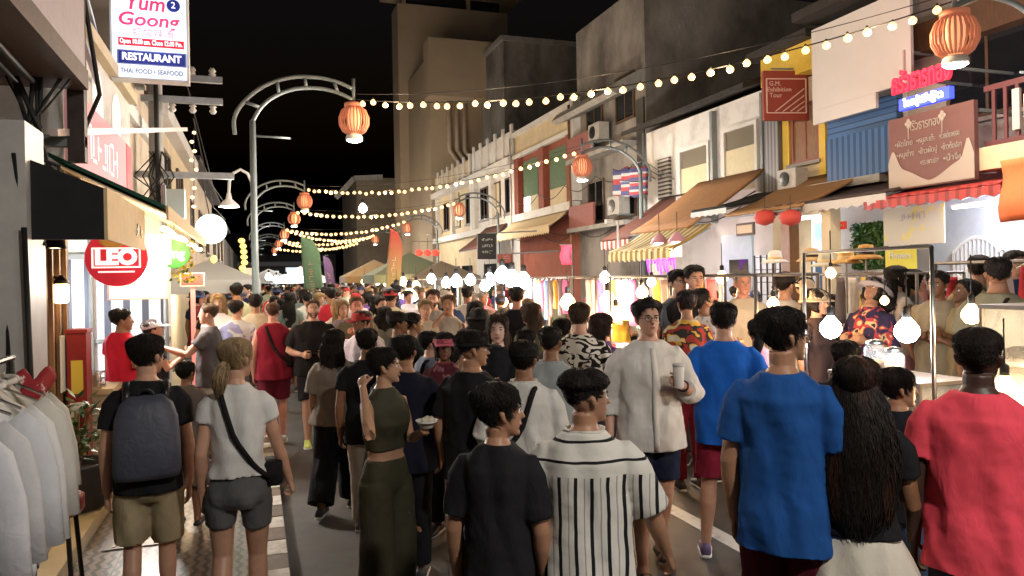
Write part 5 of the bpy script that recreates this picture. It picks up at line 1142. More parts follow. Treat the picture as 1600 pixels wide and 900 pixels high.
def string_light(a, c_, sag, n, label, pw=26, nl=3, r_=.052):
    a = Vector(a); c_ = Vector(c_); o = thing('string_light', label, 'string lights', a, group='bulb strings across the street')
    P = lambda u: (c_ - a) * u + Vector((0, 0, -4 * sag * u * (1 - u)))
    b = MB(); b.tube([P(k / 40) for k in range(41)], .009, 5); b.tube([P(k / 40) * 1.0 + Vector((0, 0, .10 + .25 * sag * math.sin(PI * k / 40))) for k in range(41)], .006, 5); b.build('wire', M_cable, o)
    for k in range(n):
        u = .006 + .988 * (k + .5 + rnd.uniform(-.12, .12)) / n; p = P(u); dz = rnd.uniform(-.03, .02)
        b = MB(); b.lathe([(.001, -r_ * 1.5), (r_ * .55, -r_ * 1.38), (r_ * .9, -r_), (r_, -r_ * .55), (r_ * .85, -r_ * .1), (r_ * .5, .012), (.016, .025)], (0, 0, dz - .02), 12); q = b.build('bulb', M_lstr, o, True, loc=p)
        b = MB(); b.lathe([(.017, -.012), (.017, .03), (.006, .04)], (0, 0, dz), 8); b.build('socket', M_cable, q)
    for k in range(nl): light('POINT', P((k + .5) / nl) + Vector((0, 0, -.12)), pw, WARM, .1, o)
lz = 5.2
string_light((1.75, 13.6, lz), (RX, 6.9, lz + .05), .46, 36, 'nearest string of warm bulbs crossing from the left lamp to upper right lamp', 80, 5)
string_light((1.75, 27.9, lz + .1), (RX, 18, lz + .1), .5, 38, 'second string of warm bulbs ending at the lamp before dark building', 120, 4, .058)
string_light((1.75, 35.7, lz), (RX, 30.6, lz), .4, 26, 'third string of warm bulbs ending at lamp before the cream house', 150, 3, .08)
string_light((1.75, 48, lz), (RX, 42, lz + .1), .5, 24, 'fourth string of warm bulbs, left end beside a red lantern', 190, 2, .095)
string_light((1.75, 60, lz), (RX, 54, lz), .5, 22, 'fifth string of warm bulbs far down the street', 190, 2, .11)
string_light((1.75, 73, lz - .1), (RX, 63, lz), .5, 20, 'sixth and lowest string of warm bulbs near the far end', 60, 1, .125)
string_light((1.75, 48, lz), (RX, 54, lz), .55, 24, 'slack string of warm bulbs slanting from fourth left lamp to fifth right lamp', 60, 1, .10)
string_light((1.75, 60, lz), (RX, 63, lz - .1), .6, 22, 'slack string of warm bulbs slanting from fifth left lamp to far right', 60, 1, .115)
# hanging strings down the corner of the cream house, small lantern chain
for k, (px, py0, py1, Y, n, lb) in enumerate(((303, 200, 330, 17, 9, 'short string of bulbs hanging down the cream house corner'), (379, 372, 440, 20, 8, 'chain of small yellow lanterns hanging beside left lamp posts'))):
    p0, p1 = onY(px, py0, Y), onY(px, py1, Y); o = thing('string_light', lb, 'string lights', p0); b = MB(); b.tube([(0, 0, 0), p1 - p0], .008, 5); b.build('wire', M_cable, o)
    for q in range(n): b = MB(); b.ball((0, 0, 0), .045 if k == 0 else .085, 8, 6, sc_=(1, 1, .8)); b.build('bulb', glow(('warm_dim', 'yellow_lantern')[k], ((1, .75, .4), (1, .72, .18))[k], (2.5, 2.2)[k]), o, True, loc=(p1 - p0) * ((q + .5) / n) + Vector((rnd.uniform(-.05, .05), 0, 0)))
p = onY(334, 405, 15); o = thing('wall_lantern', 'tiny yellow lantern hanging beneath the round glowing sign', 'lantern', p); b = MB(); b.ball((0, 0, 0), .06, 10, 6, sc_=(1, 1, 1.3)); b.build('shade', glow('yellow_lantern', (1, .72, .18), 2.2), o, True); b = MB(); b.tube([(0, 0, .07), (0, 0, .5)], .008); b.build('cord', M_cable, o)
# feather flags
def flag(px, d, ztop, w_, mcol, lab, lettering, mc2, lean=.25):
    p = at(px, 440, d); o = thing('feather_flag', lab, 'flag', (p.x, p.y, 0)); b = MB(); b.lathe([(.25, 0), (.25, .05), (.03, .08)], n=12); b.build('base', M_black, o)
    b = MB(); H = ztop; pole = [(-w_ * .5, 0, 0), (-w_ * .5, 0, H * .6), (-w_ * .42, 0, H * .9), (-w_ * .1, 0, H), (w_ * .2, 0, H * .98)]; b.tube(pole, .015, 6); b.build('pole', M_gsteel, o, True)
    b = MB(); b.sheet(lambda u, v: (-w_ * .5 + (w_ * .08 * max(0, v - .6) / .4) + (w_ * (1 - .45 * max(0, (v - .72) / .28) ** 2)) * u, .03 * math.sin(5 * v + 3 * u), 1.0 + (H - 1.02) * v - .12 * u * v), 8, 16, 0, .008); b.build('cloth', mcol, o, True)
    marks(Matrix.Translation((-w_ * .06, -.05, H * .58)) @ Matrix.Rotation(R(90), 4, 'X') @ Matrix.Rotation(R(90), 4, 'Z'), H * .34, w_ * .26, mc2, o, 7, len(lettering) + px)
    o.rotation_euler = (0, R(lean * -14), -YAW * .3); return o
flag(497, 26, 3.55, .62, mat('flag_green', (.13, .26, .17), rough=.7, noise=.15), 'tall pale green feather flag standing in the crowd', 'SALE', mat('flag_print', (.5, .32, .2)), .35)
fm = mat('flag_orange', (.62, .06, .05), rough=.7)
t_ = fm.node_tree; tc_ = t_.nodes.new('ShaderNodeTexCoord'); s__ = t_.nodes.new('ShaderNodeSeparateXYZ'); r__ = t_.nodes.new('ShaderNodeValToRGB'); mm_ = t_.nodes.new('ShaderNodeMath'); mm_.operation = 'DIVIDE'; mm_.inputs[1].default_value = 4
t_.links.new(tc_.outputs['Object'], s__.inputs[0]); t_.links.new(s__.outputs['Z'], mm_.inputs[0]); t_.links.new(mm_.outputs[0], r__.inputs[0]); t_.links.new(r__.outputs[0], t_.nodes['Principled BSDF'].inputs['Base Color'])
r__.color_ramp.elements[0].color = (.38, .30, .10, 1); r__.color_ramp.elements[0].position = .45; r__.color_ramp.elements[1].color = (.42, .06, .045, 1); r__.color_ramp.elements[1].position = .85
flag(608, 24, 3.6, .46, fm, 'tall red and yellow feather flag standing in the crowd', 'FOOD', mat('flag_print2', (.6, .5, .3)), -.3)
flag(524, 36, 3.2, .42, mat('flag_purple', (.12, .07, .17), rough=.7), 'smaller purple feather flag farther down the street', 'TEA', mat('flag_print', (.5, .32, .2)), .5)
# tents far on the right and left
def tent(px, d, w_, label, m, z=2.1, ph=.8):
    p = at(px, 440, d); o = thing('market_tent', label, 'tent', (p.x, p.y, 0)); b = MB(); h_ = w_ / 2
    b.add([(-h_, -h_, z), (h_, -h_, z), (h_, h_, z), (-h_, h_, z), (0, 0, z + ph), (-h_, -h_, z - .3), (h_, -h_, z - .3), (h_, h_, z - .3), (-h_, h_, z - .3)], [(0, 1, 4), (1, 2, 4), (2, 3, 4), (3, 0, 4), (5, 6, 1, 0), (6, 7, 2, 1), (7, 8, 3, 2), (8, 5, 0, 3)]); b.build('canopy', m, o)
    for sx in (-1, 1):
        for sy in (-1, 1): b = MB(); b.tube([(sx * (h_ - .05), sy * (h_ - .05), 0), (sx * (h_ - .05), sy * (h_ - .05), z)], .03, 6); b.build('leg', M_gsteel, o)
    light('POINT', (0, 0, z - .35), 70, NEUT, .15, o); return o
tent(640, 27, 3.0, 'grey green market tent behind the red and yellow flag', mat('tent_green', (.12, .15, .11), rough=.8))
tent(585, 36, 3.0, 'ochre market tent far down the right side of street', mat('tent_ochre', (.22, .15, .07), rough=.8))
tent(690, 26, 2.2, 'dull beige market tent before the cream house', mat('tent_beige', (.14, .12, .10), rough=.8), 2.0, .55)
tent(470, 48, 3.2, 'white market tent at the far end of the street', mat('tent_white', (.6, .62, .62), rough=.8))
tent(330, 17.5, 2.2, 'pale stall tent beside left lamp posts', mat('tent_pale', (.5, .5, .48), rough=.8), 2.0, .5)
tent(420, 56, 3.4, 'cool lit white tent at far left end of the street', mat('tent_white', (.6, .62, .62), rough=.8))
for k, (px, d) in enumerate(((655, 30), (668, 30), (681, 30))):
    p = at(px, 395, d); o = thing('paper_lantern', 'small red paper lantern in a row over the tents', 'lantern', p, group='red lantern row over tents'); b = MB(); b.ball((0, 0, 0), .16, 10, 8, sc_=(1, 1, .85)); b.build('shade', glow('red_lit_paper', (1, .08, .05), 1.2), o, True); b = MB(); b.tube([(0, 0, .13), (0, 0, .6)], .008); b.build('cord', M_cable, o)
tag(MB().tube([at(645, 377, 30), at(690, 377, 30)], .01, 5).build('cable', M_cable), 'dark cable carrying the small red lantern row', 'cable')
for (px, py0, py1, w_, d, lb, l, c_) in ((760, 365, 405, 30, 27, 'black shop sign board with white marks beside right lamp post', 'BAR', (.012, .012, .012)), (789, 397, 411, 24, 26, 'red framed shop sign under the black sign board', 'THAI', (.26, .06, .04))):
    p = at(px, py0, d); q = at(px, py1, d); o = thing('hanging_sign', lb, 'sign', (p.x, p.y, q.z)); ww = w_ * d / FPX; hh = p.z - q.z
    b = MB(); b.box(-ww / 2, ww / 2, -.05, .05, 0, hh); b.build('panel', mat('board' + l, c_, rough=.5), o); [marks(Matrix.Translation((0, -.054, hh * f_)) @ Matrix.Rotation(R(90), 4, 'X'), ww * .6, hh * .1, M_wwhite, o, 6, k_) for k_, f_ in enumerate((.28, .52, .76))]; b = MB(); b.bar((0, .0, hh), (2.0, 0, hh + .1), .05); b.build('bracket', M_gsteel, o)
o = thing('fabric_banner', 'glowing pink cloth hanging before the red house', 'banner', at(884, 383, 22)); b = MB(); b.sheet(lambda u, v: (.34 * u - .17 + .03 * math.sin(8 * v), .04 * math.sin(6 * u), -.58 * v), 8, 8, 0, .006); b.build('cloth', mat('hot_pink', (.75, .08, .14), rough=.7, emit=.25), o, True); b = MB(); b.tube([(-.2, 0, .01), (.2, 0, .01)], .015); b.tube([(.19, 0, .01), (.19, 0, -2.8)], .015); b.build('pole', M_gsteel, o)
for k in range(3):
    p = onX(985 + 14 * k, 262, 10.2); o = thing('small_flag', ('striped flag on the dark building, left of three', 'blue and red flag on dark building, middle of three', 'white flag on the dark building, right of three')[k], 'flag', p); b = MB(); b.sheet(lambda u, v: (-.35 * u - .03 * v, .4 * u, -.75 * v + .05 * math.sin(7 * u)), 6, 8, 0, .006); b.build('cloth', wave_mat('flag_bands%d' % k, [(0, (.22, .025, .03)), (.35, (.28, .27, .26)), (.6, (.035, .035, .10))], 2.2 + k, 'Z'), o, True); b = MB(); b.tube([(0, 0, .1), (.8, 0, -.3)], .015); b.build('pole', M_gsteel, o)
p = onX(965, 340, 8.6); o = thing('security_camera', 'white camera post standing before the maroon awning', 'camera post', (p.x, p.y, 2.3)); b = MB(); b.tube([(0, 0, 0), (0, 0, 1.0), (-.18, 0, 1.0)], .03, 8); b.build('post', M_wwhite, o); b = MB(); b.box(-.34, -.16, -.06, .06, .93, 1.03); b.build('camera_head', M_wwhite, o)

# cables, meters and pipes on the facades
for k, (z_, ya, yb, lb) in enumerate(((3.75, 13.9, 31, 'upper sagging cable along the right hand shophouses'), (3.6, 14.2, 27, 'lower sagging cable along the right hand shophouses'), (5.3, 19.6, 30, 'cable loop across the dark weathered building'))):
    b = MB(); b.tube([(10.55 + .03 * k, ya + (yb - ya) * u, z_ - .35 * math.sin(PI * ((u * 4) % 1.0)) - .05 * k) for u in np.linspace(0, 1, 33)], .014, 5); tag(b.build('cable', M_cable, smooth=True), lb, 'cable')
for k, (x_, y_, z_, lb) in enumerate(((10.6, 20.6, 3.75, 'grey air conditioner low on the dark weathered building'), (10.6, 21.9, 6.25, 'grey air conditioner high on the dark weathered building'), (10.6, 16.6, 3.35, 'air conditioner between the two cream shutters'))):
    o = thing('air_conditioner', lb, 'air conditioner', (x_, y_, z_)); b = MB(); b.box(-.18, .18, -.4, .4, .05, .6); b.build('casing', mat('grey_casing', (.32, .31, .29), rough=.6, noise=.2), o); b = MB(); b.lathe([(.2, 0), (.2, .02), (.03, .03)], (-.185, .08, .32), 20, M=Matrix.Rotation(R(-90), 4, 'Y')); b.build('fan_grille', M_black, o); b = MB(); b.box(-.2, .4, -.35, -.3, 0, .05); b.build('bracket', M_gsteel, o)
for k, (y_, z0, z1, lb) in enumerate(((24.25, .2, 8, 'rust stained pipe at the corner of the red house'), (30.7, .2, 8, 'white pipe between red house and white ornamental house'), (18.9, 3.2, 6, 'grey pipe at the far end of white shophouse'))):
    b = MB(); b.tube([(10.6, y_, z0), (10.6, y_, z1 * .6), (10.62, y_ + .08, z1 * .62), (10.62, y_ + .08, z1)], .05, 8); tag(b.build('pipe', (M_wood2, M_wwhite, M_gsteel)[k], smooth=True), lb, 'pipe')
# ================================================================ market stalls along the middle of the street
def bulb(p, label, warm=True, power=24, r_=.055, group='bulbs hung over the market stalls', cord=.25, str_=14):
    o = thing('light_bulb', label, 'light bulb', p, group=group)
    b = MB(); b.lathe([(.001, -r_ * 1.0), (r_ * .6, -r_ * .8), (r_ * .95, -r_ * .3), (r_, 0), (r_ * .9, r_ * .42), (r_ * .62, r_ * .8), (r_ * .36, r_ * 1.1), (r_ * .3, r_ * 1.2)], n=16); b.build('glass', glow('bulb_warm' if warm else 'bulb_cool', (1, .66, .30) if warm else (.93, .97, 1), 6 if warm else str_), o, True)
    b = MB(); b.lathe([(r_ * .36, r_ * 1.2), (r_ * .36, r_ * 2.0), (.006, r_ * 2.2)], n=10); b.tube([(0, 0, r_ * 2.2), (0, 0, r_ * 2.2 + cord)], .005, 5); b.build('socket', M_cable, o, True)
    light('POINT', (0, 0, -r_ * 1.6), power * (1.7 if p[1] > 7.5 else 1.0), (1, .62, .32) if warm else COOL, r_, o); return o
M_frame = mat('stall_steel', (.20, .18, .16), rough=.45, metal=.5, noise=.15)
CLOTHCOL = [(.55, .04, .05), (.5, .24, .03), (.6, .55, .5), (.45, .1, .25), (.12, .2, .45), (.6, .4, .08), (.15, .12, .12), (.5, .3, .25)]
def stall(x, y0, y1, label, tcol, goods, seed, top=1.92, dx=.75):
    q = random.Random(seed); o = thing('market_stall', label, 'market stall', (x, y0, 0)); L = y1 - y0
    b = MB(); b.sheet(lambda u, v: (dx * u, L * v, .80 + .004 * math.sin(9 * v)), 6, 10, 0, .03); b.build('tabletop', M_frame, o)
    b = MB(); N = int(L * 10)
    b.sheet(lambda u, v: (-.02 - .03 * v - .015 * math.sin(u * N * 3) * v, L * u, .84 - .78 * v), max(12, N * 4), 5, 0, .006); b.build('table_skirt', tcol, o, True)
    b = MB(); [b.tube([(xx, yy, 0), (xx, yy, top)], .018, 8) for xx in (0.02, dx - .02) for yy in (.03, L - .03)]; [b.tube([(xx, .03, top), (xx, L - .03, top)], .016, 8) for xx in (.02, dx - .02)]; [b.tube([(.02, yy, top), (dx - .02, yy, top)], .016, 8) for yy in (.03, L - .03)]; b.build('frame', M_frame, o, True)
    if goods == 'clothes':
        for k in range(int(L / .22)):
            yy = .14 + k * .22
            if yy > L - .1: break
            col = q.choice(CLOTHCOL); e = MB(); dp = q.uniform(.5, .8); e.sheet(lambda u, v: (dx - .06 - .05 * math.sin(PI * u) + .015 * math.sin(9 * u + 4 * v), yy - .10 * (.6 + .4 * v) + .2 * (.6 + .4 * v) * u, top - .05 - dp * v), 6, 8, 0, .012)
            t = thing('hanging_shirt', '', 'shirt', (x, y0, 0), group='clothes hanging on the market stalls'); t['_y'] = (x, yy + y0); t['_c'] = col; e.build('garment_body', M_lin, t, True, color=col); e = MB(); e.tube([(dx - .06, yy - .1, top - .06), (dx - .03, yy, top + .005), (dx - .06, yy + .1, top - .06)], .007, 5); e.build('hanger', M_steel, t); GARM.append(t)
    n = int(L * 5)
    for k in range(n):
        px, py = q.uniform(.1, dx - .1), .1 + (L - .2) * (k + .5) / n
        GOODS.append((goods, x + px, y0 + py, q.random(), q.choice(CLOTHCOL), label))
    return o
GARM = []; GOODS = []
M_tskr = [mat('skirt_red', (.45, .03, .03), rough=.8), mat('skirt_dark', (.06, .05, .06), rough=.8), mat('skirt_orange', (.55, .22, .04), rough=.8), mat('skirt_white', (.5, .48, .45), rough=.8), mat('skirt_blue', (.06, .1, .25), rough=.8)]
stall(4.35, 5.75, 7.3, 'market stall with red table skirt in front of the floral shirts', M_tskr[0], 'food', 1)
stall(4.6, 7.7, 9.3, 'market stall with orange skirt and hanging shirts beside white lamp glare', M_tskr[2], 'clothes', 2)
stall(4.6, 9.7, 11.6, 'market stall hung with clothes under bright warm bulbs', M_tskr[3], 'clothes', 3)
stall(4.5, 12.0, 14.2, 'market stall of red and orange textiles behind the laughing woman', M_tskr[0], 'clothes', 4)
stall(4.5, 14.8, 17.2, 'market stall with dark skirt lit by cold white bulbs', M_tskr[1], 'toys', 5)
stall(4.5, 18.0, 21.0, 'market stall with blue skirt lit by white bulbs further down', M_tskr[4], 'toys', 6)
stall(4.4, 22.0, 25.5, 'far market stall with orange skirt before the grey green tent', M_tskr[2], 'food', 7)
stall(4.4, 27, 31, 'far market stall with white skirt beyond the tents', M_tskr[3], 'food', 8)
stall(6.3, 3.9, 5.6, 'garment stall with cream and mustard clothes behind the food cart', M_tskr[1], 'clothes', 9, 2.0)
stall(7.0, 6.4, 8.6, 'garment stall with sun hats near the green plant wall', M_tskr[3], 'clothes', 10, 1.9)
def colword(c):
    r_, g_, b_ = c; mx = max(c); mn = min(c)
    if mx < .05: return 'black'
    if mx - mn < .07: return 'white' if mx > .48 else 'grey' if mx > .13 else 'charcoal'
    if r_ == mx: return ('pink' if b_ > .18 and r_ > .4 else 'red') if g_ < r_ * .45 and not (g_ > r_ * .38 and b_ < r_ * .2) else ('cream' if mn > .28 else 'mustard' if b_ < r_ * .3 else 'tan')
    if b_ == mx: return 'blue'
    return 'green'
seen = {}
for t in GARM:
    x, y = t['_y']; c = t['_c']
    st = min([(abs(yy - y) + abs(xx - x), nm) for xx, yy, nm in ((4.6, 8.5, 'stall with orange skirt beside the white glare'), (4.6, 10.6, 'stall under the bright warm bulbs'), (4.5, 13.1, 'stall of red textiles'), (6.3, 4.7, 'stall behind the food cart'), (7.0, 7.5, 'stall near the green plant wall'))])[1]
    key = (colword(tuple(c)), st); seen.setdefault(key, []).append(t)
for (cw, st), L in seen.items():
    L.sort(key=lambda t: t['_y'][1])
    for i, t in enumerate(L):
        w_ = ['nearest', 'second nearest', 'third nearest', 'fourth nearest', 'fifth nearest', 'sixth nearest'][i] if len(L) > 1 else ''
        t['label'] = f"{(w_ + ' ') if w_ else ''}{cw} garment hanging on {st}"
    for t in L: del t['_y']; del t['_c']
seen = {}
for kind, x, y, u, c, lab in GOODS:
    if y > 17 and u > .5: continue
    cw = colword(c); st = lab.replace('market ', '')
    if kind == 'food':
        nm, word = ('food_tray', 'steel tray heaped with %s food' % {'red': 'red', 'mustard': 'golden', 'white': 'white', 'blue': 'pale', 'black': 'dark'}.get(cw, 'brown'))
        b = MB(); b.lathe([(.08, 0), (.10, .01), (.105, .04), (.1, .04), (.095, .015)], n=14); t = thing(nm, '', 'tray', (x, y, .835)); b.build('tray', M_steel, t, True); b = MB()
        for k in range(9): b.ball((rnd.uniform(-.06, .06), rnd.uniform(-.06, .06), .035 + rnd.uniform(0, .02)), .03, 7, 5)
        b.build('food', mat('food_' + cw, tuple(min(.6, v * 1.0) for v in c) if cw not in ('blue',) else (.5, .42, .3), rough=.4), t, True)
    elif kind == 'toys':
        t = thing('plush_toy', '', 'toy', (x, y, .835)); word = cw + ' plush toy'; b = MB(); b.ball((0, 0, .09), .085, 10, 8); b.ball((0, 0, .22), .065, 10, 8); b.ball((-.05, 0, .275), .025, 8, 6); b.ball((.05, 0, .275), .025, 8, 6); b.build('body', M_cloth, t, True, color=c); b = MB(); b.ball((-.022, -.06, .235), .009, 6, 4); b.ball((.022, -.06, .235), .009, 6, 4); b.build('eye', M_dark, t, True)
    else:
        t = thing('folded_cloth', '', 'cloth', (x, y, .835)); word = cw + ' folded cloth'; b = MB()
        for k in range(3): b.sheet(lambda uu, v: (-.13 + .26 * uu, -.08 + .16 * v, .002 + .03 * k + .012 * math.sin(PI * uu) * math.sin(PI * v)), 6, 5, 0, .024)
        b.build('cloth_body', M_lin, t, True, color=c)
    t['group'] = 'goods laid out on the stall tables'; seen.setdefault((word, st), []).append((y, t))
for (word, st), L in seen.items():
    L.sort(key=lambda a: a[0])
    for i, (y, t) in enumerate(L):
        t['label'] = ' '.join((f"{['nearest', 'second', 'third', 'fourth', 'fifth', 'sixth', 'seventh', 'eighth', 'ninth'][min(i, 8)]} {word} on {st}" if len(L) > 1 else f"{word} on {st}").split()[:16])
# sun hats on the stall by the plant wall
for k, (px, py, c, lb) in enumerate(((1211, 405, (.62, .6, .58), 'white sun hat at left end of the hat row'), (1268, 402, (.5, .34, .18), 'tan straw hat with black band in the hat row'), (1290, 410, (.5, .5, .42), 'pale green sun hat in the middle of the hat row'), (1322, 405, (.55, .36, .14), 'mustard sun hat left of the plant wall'), (1353, 398, (.55, .30, .10), 'orange tan straw hat with dark ribbon before the plant wall'))):
    p = onX(px, py, 7.1); o = thing('sun_hat', lb, 'hat', p, group='sun hats on the garment stall'); b = MB(); b.lathe([(.02, .13), (.08, .12), (.095, .06), (.1, .0), (.16, -.015), (.2, -.05), (.195, -.055), (.1, -.012)], n=22); b.build('crown', M_cloth, o, True, color=c); b = MB(); b.lathe([(.099, .005), (.103, .0055), (.101, .035), (.097, .036)], n=22, cap=False); b.build('ribbon', M_black if k in (1, 4) else M_awcream, o, True)
    b = MB(); b.tube([(0, 0, -.1), (0, 0, .1)], .012); b.tube([(0, 0, -.1), (0, 0, 1.4 - p.z)], .012); b.build('stand', M_frame, o)
# food cart
M_clear = mat('clear_acrylic', (.9, .95, .95), rough=.03, alpha=.16, spec=.8)
o = thing('food_cart', 'steel framed food cart with tall poles behind the long haired woman', 'food cart', (4.0, 3.45, 0)); L = 1.3
b = MB(); b.box(0, .75, 0, L, .12, .78); b.build('cabinet', mat('dark_cart', (.06, .06, .065), rough=.4, metal=.3), o); b = MB(); b.box(-.03, .78, -.03, L + .03, .782, .83); b.build('worktop', M_steel, o)
for yy in (.1, L - .05): b = MB(); b.tube([(0, yy, .8), (0, yy, 2.09)], .013, 8); b.build('pole', M_steel, o, True)
b = MB(); b.tube([(0, .1, 2.09), (0, L - .05, 2.09)], .012, 8); b.build('top_bar', M_frame, o, True)
for yy in (.2, L - .2):
    b = MB(); b.lathe([(.11, -.03), (.11, .03)], (0, yy, .11), 16, M=Matrix.Rotation(R(90), 4, 'Y')); b.build('wheel', M_black, o)
def case(x, y0, y1, z0, h_, label, dx=.45):
    o = thing('glass_case', label, 'display case', (x, y0, z0)); L = y1 - y0; b = MB(); b.box(0, .012, 0, L, .03, h_); b.box(dx - .012, dx, 0, L, .03, h_); b.box(.013, dx - .013, 0, .012, .03, h_); b.box(.013, dx - .013, L - .012, L, .03, h_); b.build('pane', M_clear, o)
    b = MB(); b.box(-.01, dx + .01, -.01, L + .01, 0, .028); [b.box(xx - .01, xx + .01, yy - .01, yy + .01, .029, h_) for xx in (0, dx) for yy in (0, L)]; b.box(-.015, dx + .015, -.015, L + .015, h_ + .001, h_ + .025); b.build('frame', M_frame, o)
    b = MB()
    for k in range(26): b.ball((rnd.uniform(.06, dx - .06), rnd.uniform(.06, L - .06), .06 + rnd.uniform(0, .06)), rnd.uniform(.025, .045), 7, 5, k % 2)
    b.build('food', [mat('fried_food', (.45, .22, .06), rough=.4), mat('green_food', (.25, .35, .1), rough=.4)], o, True); return o
case(4.1, 3.75, 4.55, .835, .34, 'low glass food case on the cart between two white bulbs')
for k, (yy, lb) in enumerate(((4.15, 'glass jar with steel lid on the food case behind long haired woman'), (4.32, 'taller glass jar with steel lid next to first jar'))):
    o = thing('glass_jar', lb, 'jar', (4.3, yy, 1.20)); b = MB(); b.lathe([(.06, 0), (.075, .01), (.075, .13 + .04 * k), (.055, .16 + .04 * k)], n=18); b.build('glass', M_clear, o, True); b = MB(); b.lathe([(.06, .161 + .04 * k), (.06, .185 + .04 * k), (.01, .2 + .04 * k)], n=18); b.build('lid', M_steel, o, True); b = MB(); b.lathe([(.06, .012), (.06, .09)], n=14); b.build('contents', mat('amber_food', (.4, .2, .04), rough=.4), o, True)
o = thing('food_cart', 'cream food cart with warm lit glass case at right edge', 'food cart', (4.05, 2.3, 0)); b = MB(); b.box(0, .7, 0, 1.05, .1, .9); b.build('cabinet', M_awcream, o); b = MB(); b.box(-.03, .73, -.03, 1.06, .902, .94); b.build('worktop', M_steel, o)
for yy in (.2, .85): b = MB(); b.lathe([(.1, -.03), (.1, .03)], (0, yy, .1), 16, M=Matrix.Rotation(R(90), 4, 'Y')); b.build('wheel', M_black, o)
case(4.1, 2.75, 3.3, .945, .76, 'tall warm lit glass case on the cream cart')
light('POINT', (4.3, 3.0, 1.62), 6, WARM, .05)
# bulbs over the stalls
def sb(px, py, X, lb, warm=True, pw=20, r_=.055, **k): return bulb(onX(px, py, X), lb, warm, pw, r_, **k)
sb(1298, 513, 4.15, 'cold white bulb on the food cart left of the long haired woman', False, 13, .08)
sb(1417, 518, 4.15, 'cold white bulb on the food cart above long haired woman', False, 13, .08)
sb(1298, 427, 4.3, 'warm bulb hanging from the top bar of the food cart', True, 6, .04)
sb(1382, 470, 4.9, 'small warm bulb beside the dark floral shirt', True, 2.5, .035)
sb(1570, 610, 3.95, 'warm bulb glowing behind the shoulder of man in red', True, 12, .07)
sb(1518, 492, 4.3, 'warm bulb on top of the tall glass case', True, 12, .06)
sb(1208, 475, 4.5, 'warm bulb above the head of tall man in blue', True, 22, .055)
sb(1128, 434, 5.2, 'amber shaded bulb above the man with sneakers', True, 18, .07)
sb(1018, 441, 4.7, 'warm bulb right of the white glare, higher one', True, 22, .06)
sb(1003, 457, 4.6, 'warm bulb right of the white glare, lower one', True, 26, .075)
sb(945, 434, 4.9, 'cold white bulb on the pole above the warm glare', False, 40, .08)
sb(950, 470, 4.7, 'large glaring bulb left of the man in white', True, 34, .12)
sb(962, 492, 4.7, 'glaring bulb just under the large glaring one', True, 30, .10)
sb(887, 473, 4.6, 'big warm bulb above the zebra patterned shirt', True, 40, .12)
sb(786, 472, 4.6, 'warm bulb above bald man, left of a pair', True, 26, .10)
sb(806, 479, 4.6, 'whitish bulb right of the warm one above bald man', False, 24, .10)
sb(776, 495, 4.5, 'bright bulb behind the head of smiling woman in black', False, 20, .07)
sb(812, 500, 4.5, 'row bulb under the textile stall frame', True, 16, .07)
for i, (px, py, X, r_) in enumerate(((697, 442, 4.7, .10), (713, 440, 4.7, .12), (735, 438, 4.8, .10), (765, 438, 4.8, .11), (785, 431, 4.8, .13), (800, 437, 4.8, .13), (818, 440, 4.8, .12), (674, 436, 5, .11), (758, 447, 4.6, .09))):
    sb(px, py, X, ('first', 'second', 'third', 'fourth', 'fifth', 'sixth', 'seventh', 'eighth', 'ninth')[i] + ' cold white bulb in the cluster before white ornamental house', False, 22, r_ * 1.25, group='cold white bulbs in a cluster')
for i, (px, py, X, r_, wm) in enumerate(((620, 463, 3.4, .2, False), (640, 466, 3.5, .2, True), (632, 476, 3.4, .15, True), (650, 447, 4.4, .13, True), (630, 440, 4.6, .14, True), (604, 441, 4.4, .14, True), (590, 438, 4.4, .16, False), (570, 440, 4.4, .16, True), (548, 436, 5.0, .2, False), (515, 436, 4.5, .2, False))):
    sb(px, py, X, ('leftmost', 'second', 'third', 'fourth', 'fifth', 'sixth', 'seventh', 'eighth', 'ninth', 'tenth')[i] + ' glaring bulb of the far stalls around the red and yellow flag', wm, 45, r_, group='glaring bulbs of far stalls')
for i, (px, py) in enumerate(((447, 436), (432, 437), (420, 433), (478, 434), (567, 326))):
    bulb(at(px, py, 44 if i < 4 else 38), ('white bulb of far tents left of the green flag', 'white bulb nearest the fourth lamp post', 'white bulb at the far left tent', 'white bulb beneath the green flag', 'bright white floodlight on the second bulb string')[i], False, 70, .2 if i < 4 else .22)

for k, (x_, y_, z_, lb, pw, wm) in enumerate(((9.9, 7.9, 2.85, 'added fill tube lamp under the red corrugated awning', 45, False), (9.9, 11.6, 2.95, 'added fill tube lamp under the dark brown awning', 40, False), (9.6, 15.0, 2.9, 'added fill tube lamp under the ochre awning', 40, True))):  # tubes added as fill to brighten the walls beneath the awnings
    o = thing('tube_fill_lamp', lb, 'lamp', (x_, y_, z_)); b = MB(); b.tube([(0, -.5, 0), (0, .5, 0)], .016, 8); b.build('tube', glow('tube_white', (.95, .97, 1), 5), o, True); b = MB(); b.box(-.03, .03, -.52, .52, .018, .05); b.build('fitting', M_wwhite, o); light('POINT', (-.1, 0, -.1), pw, NEUT if wm else COOL, .2, o)
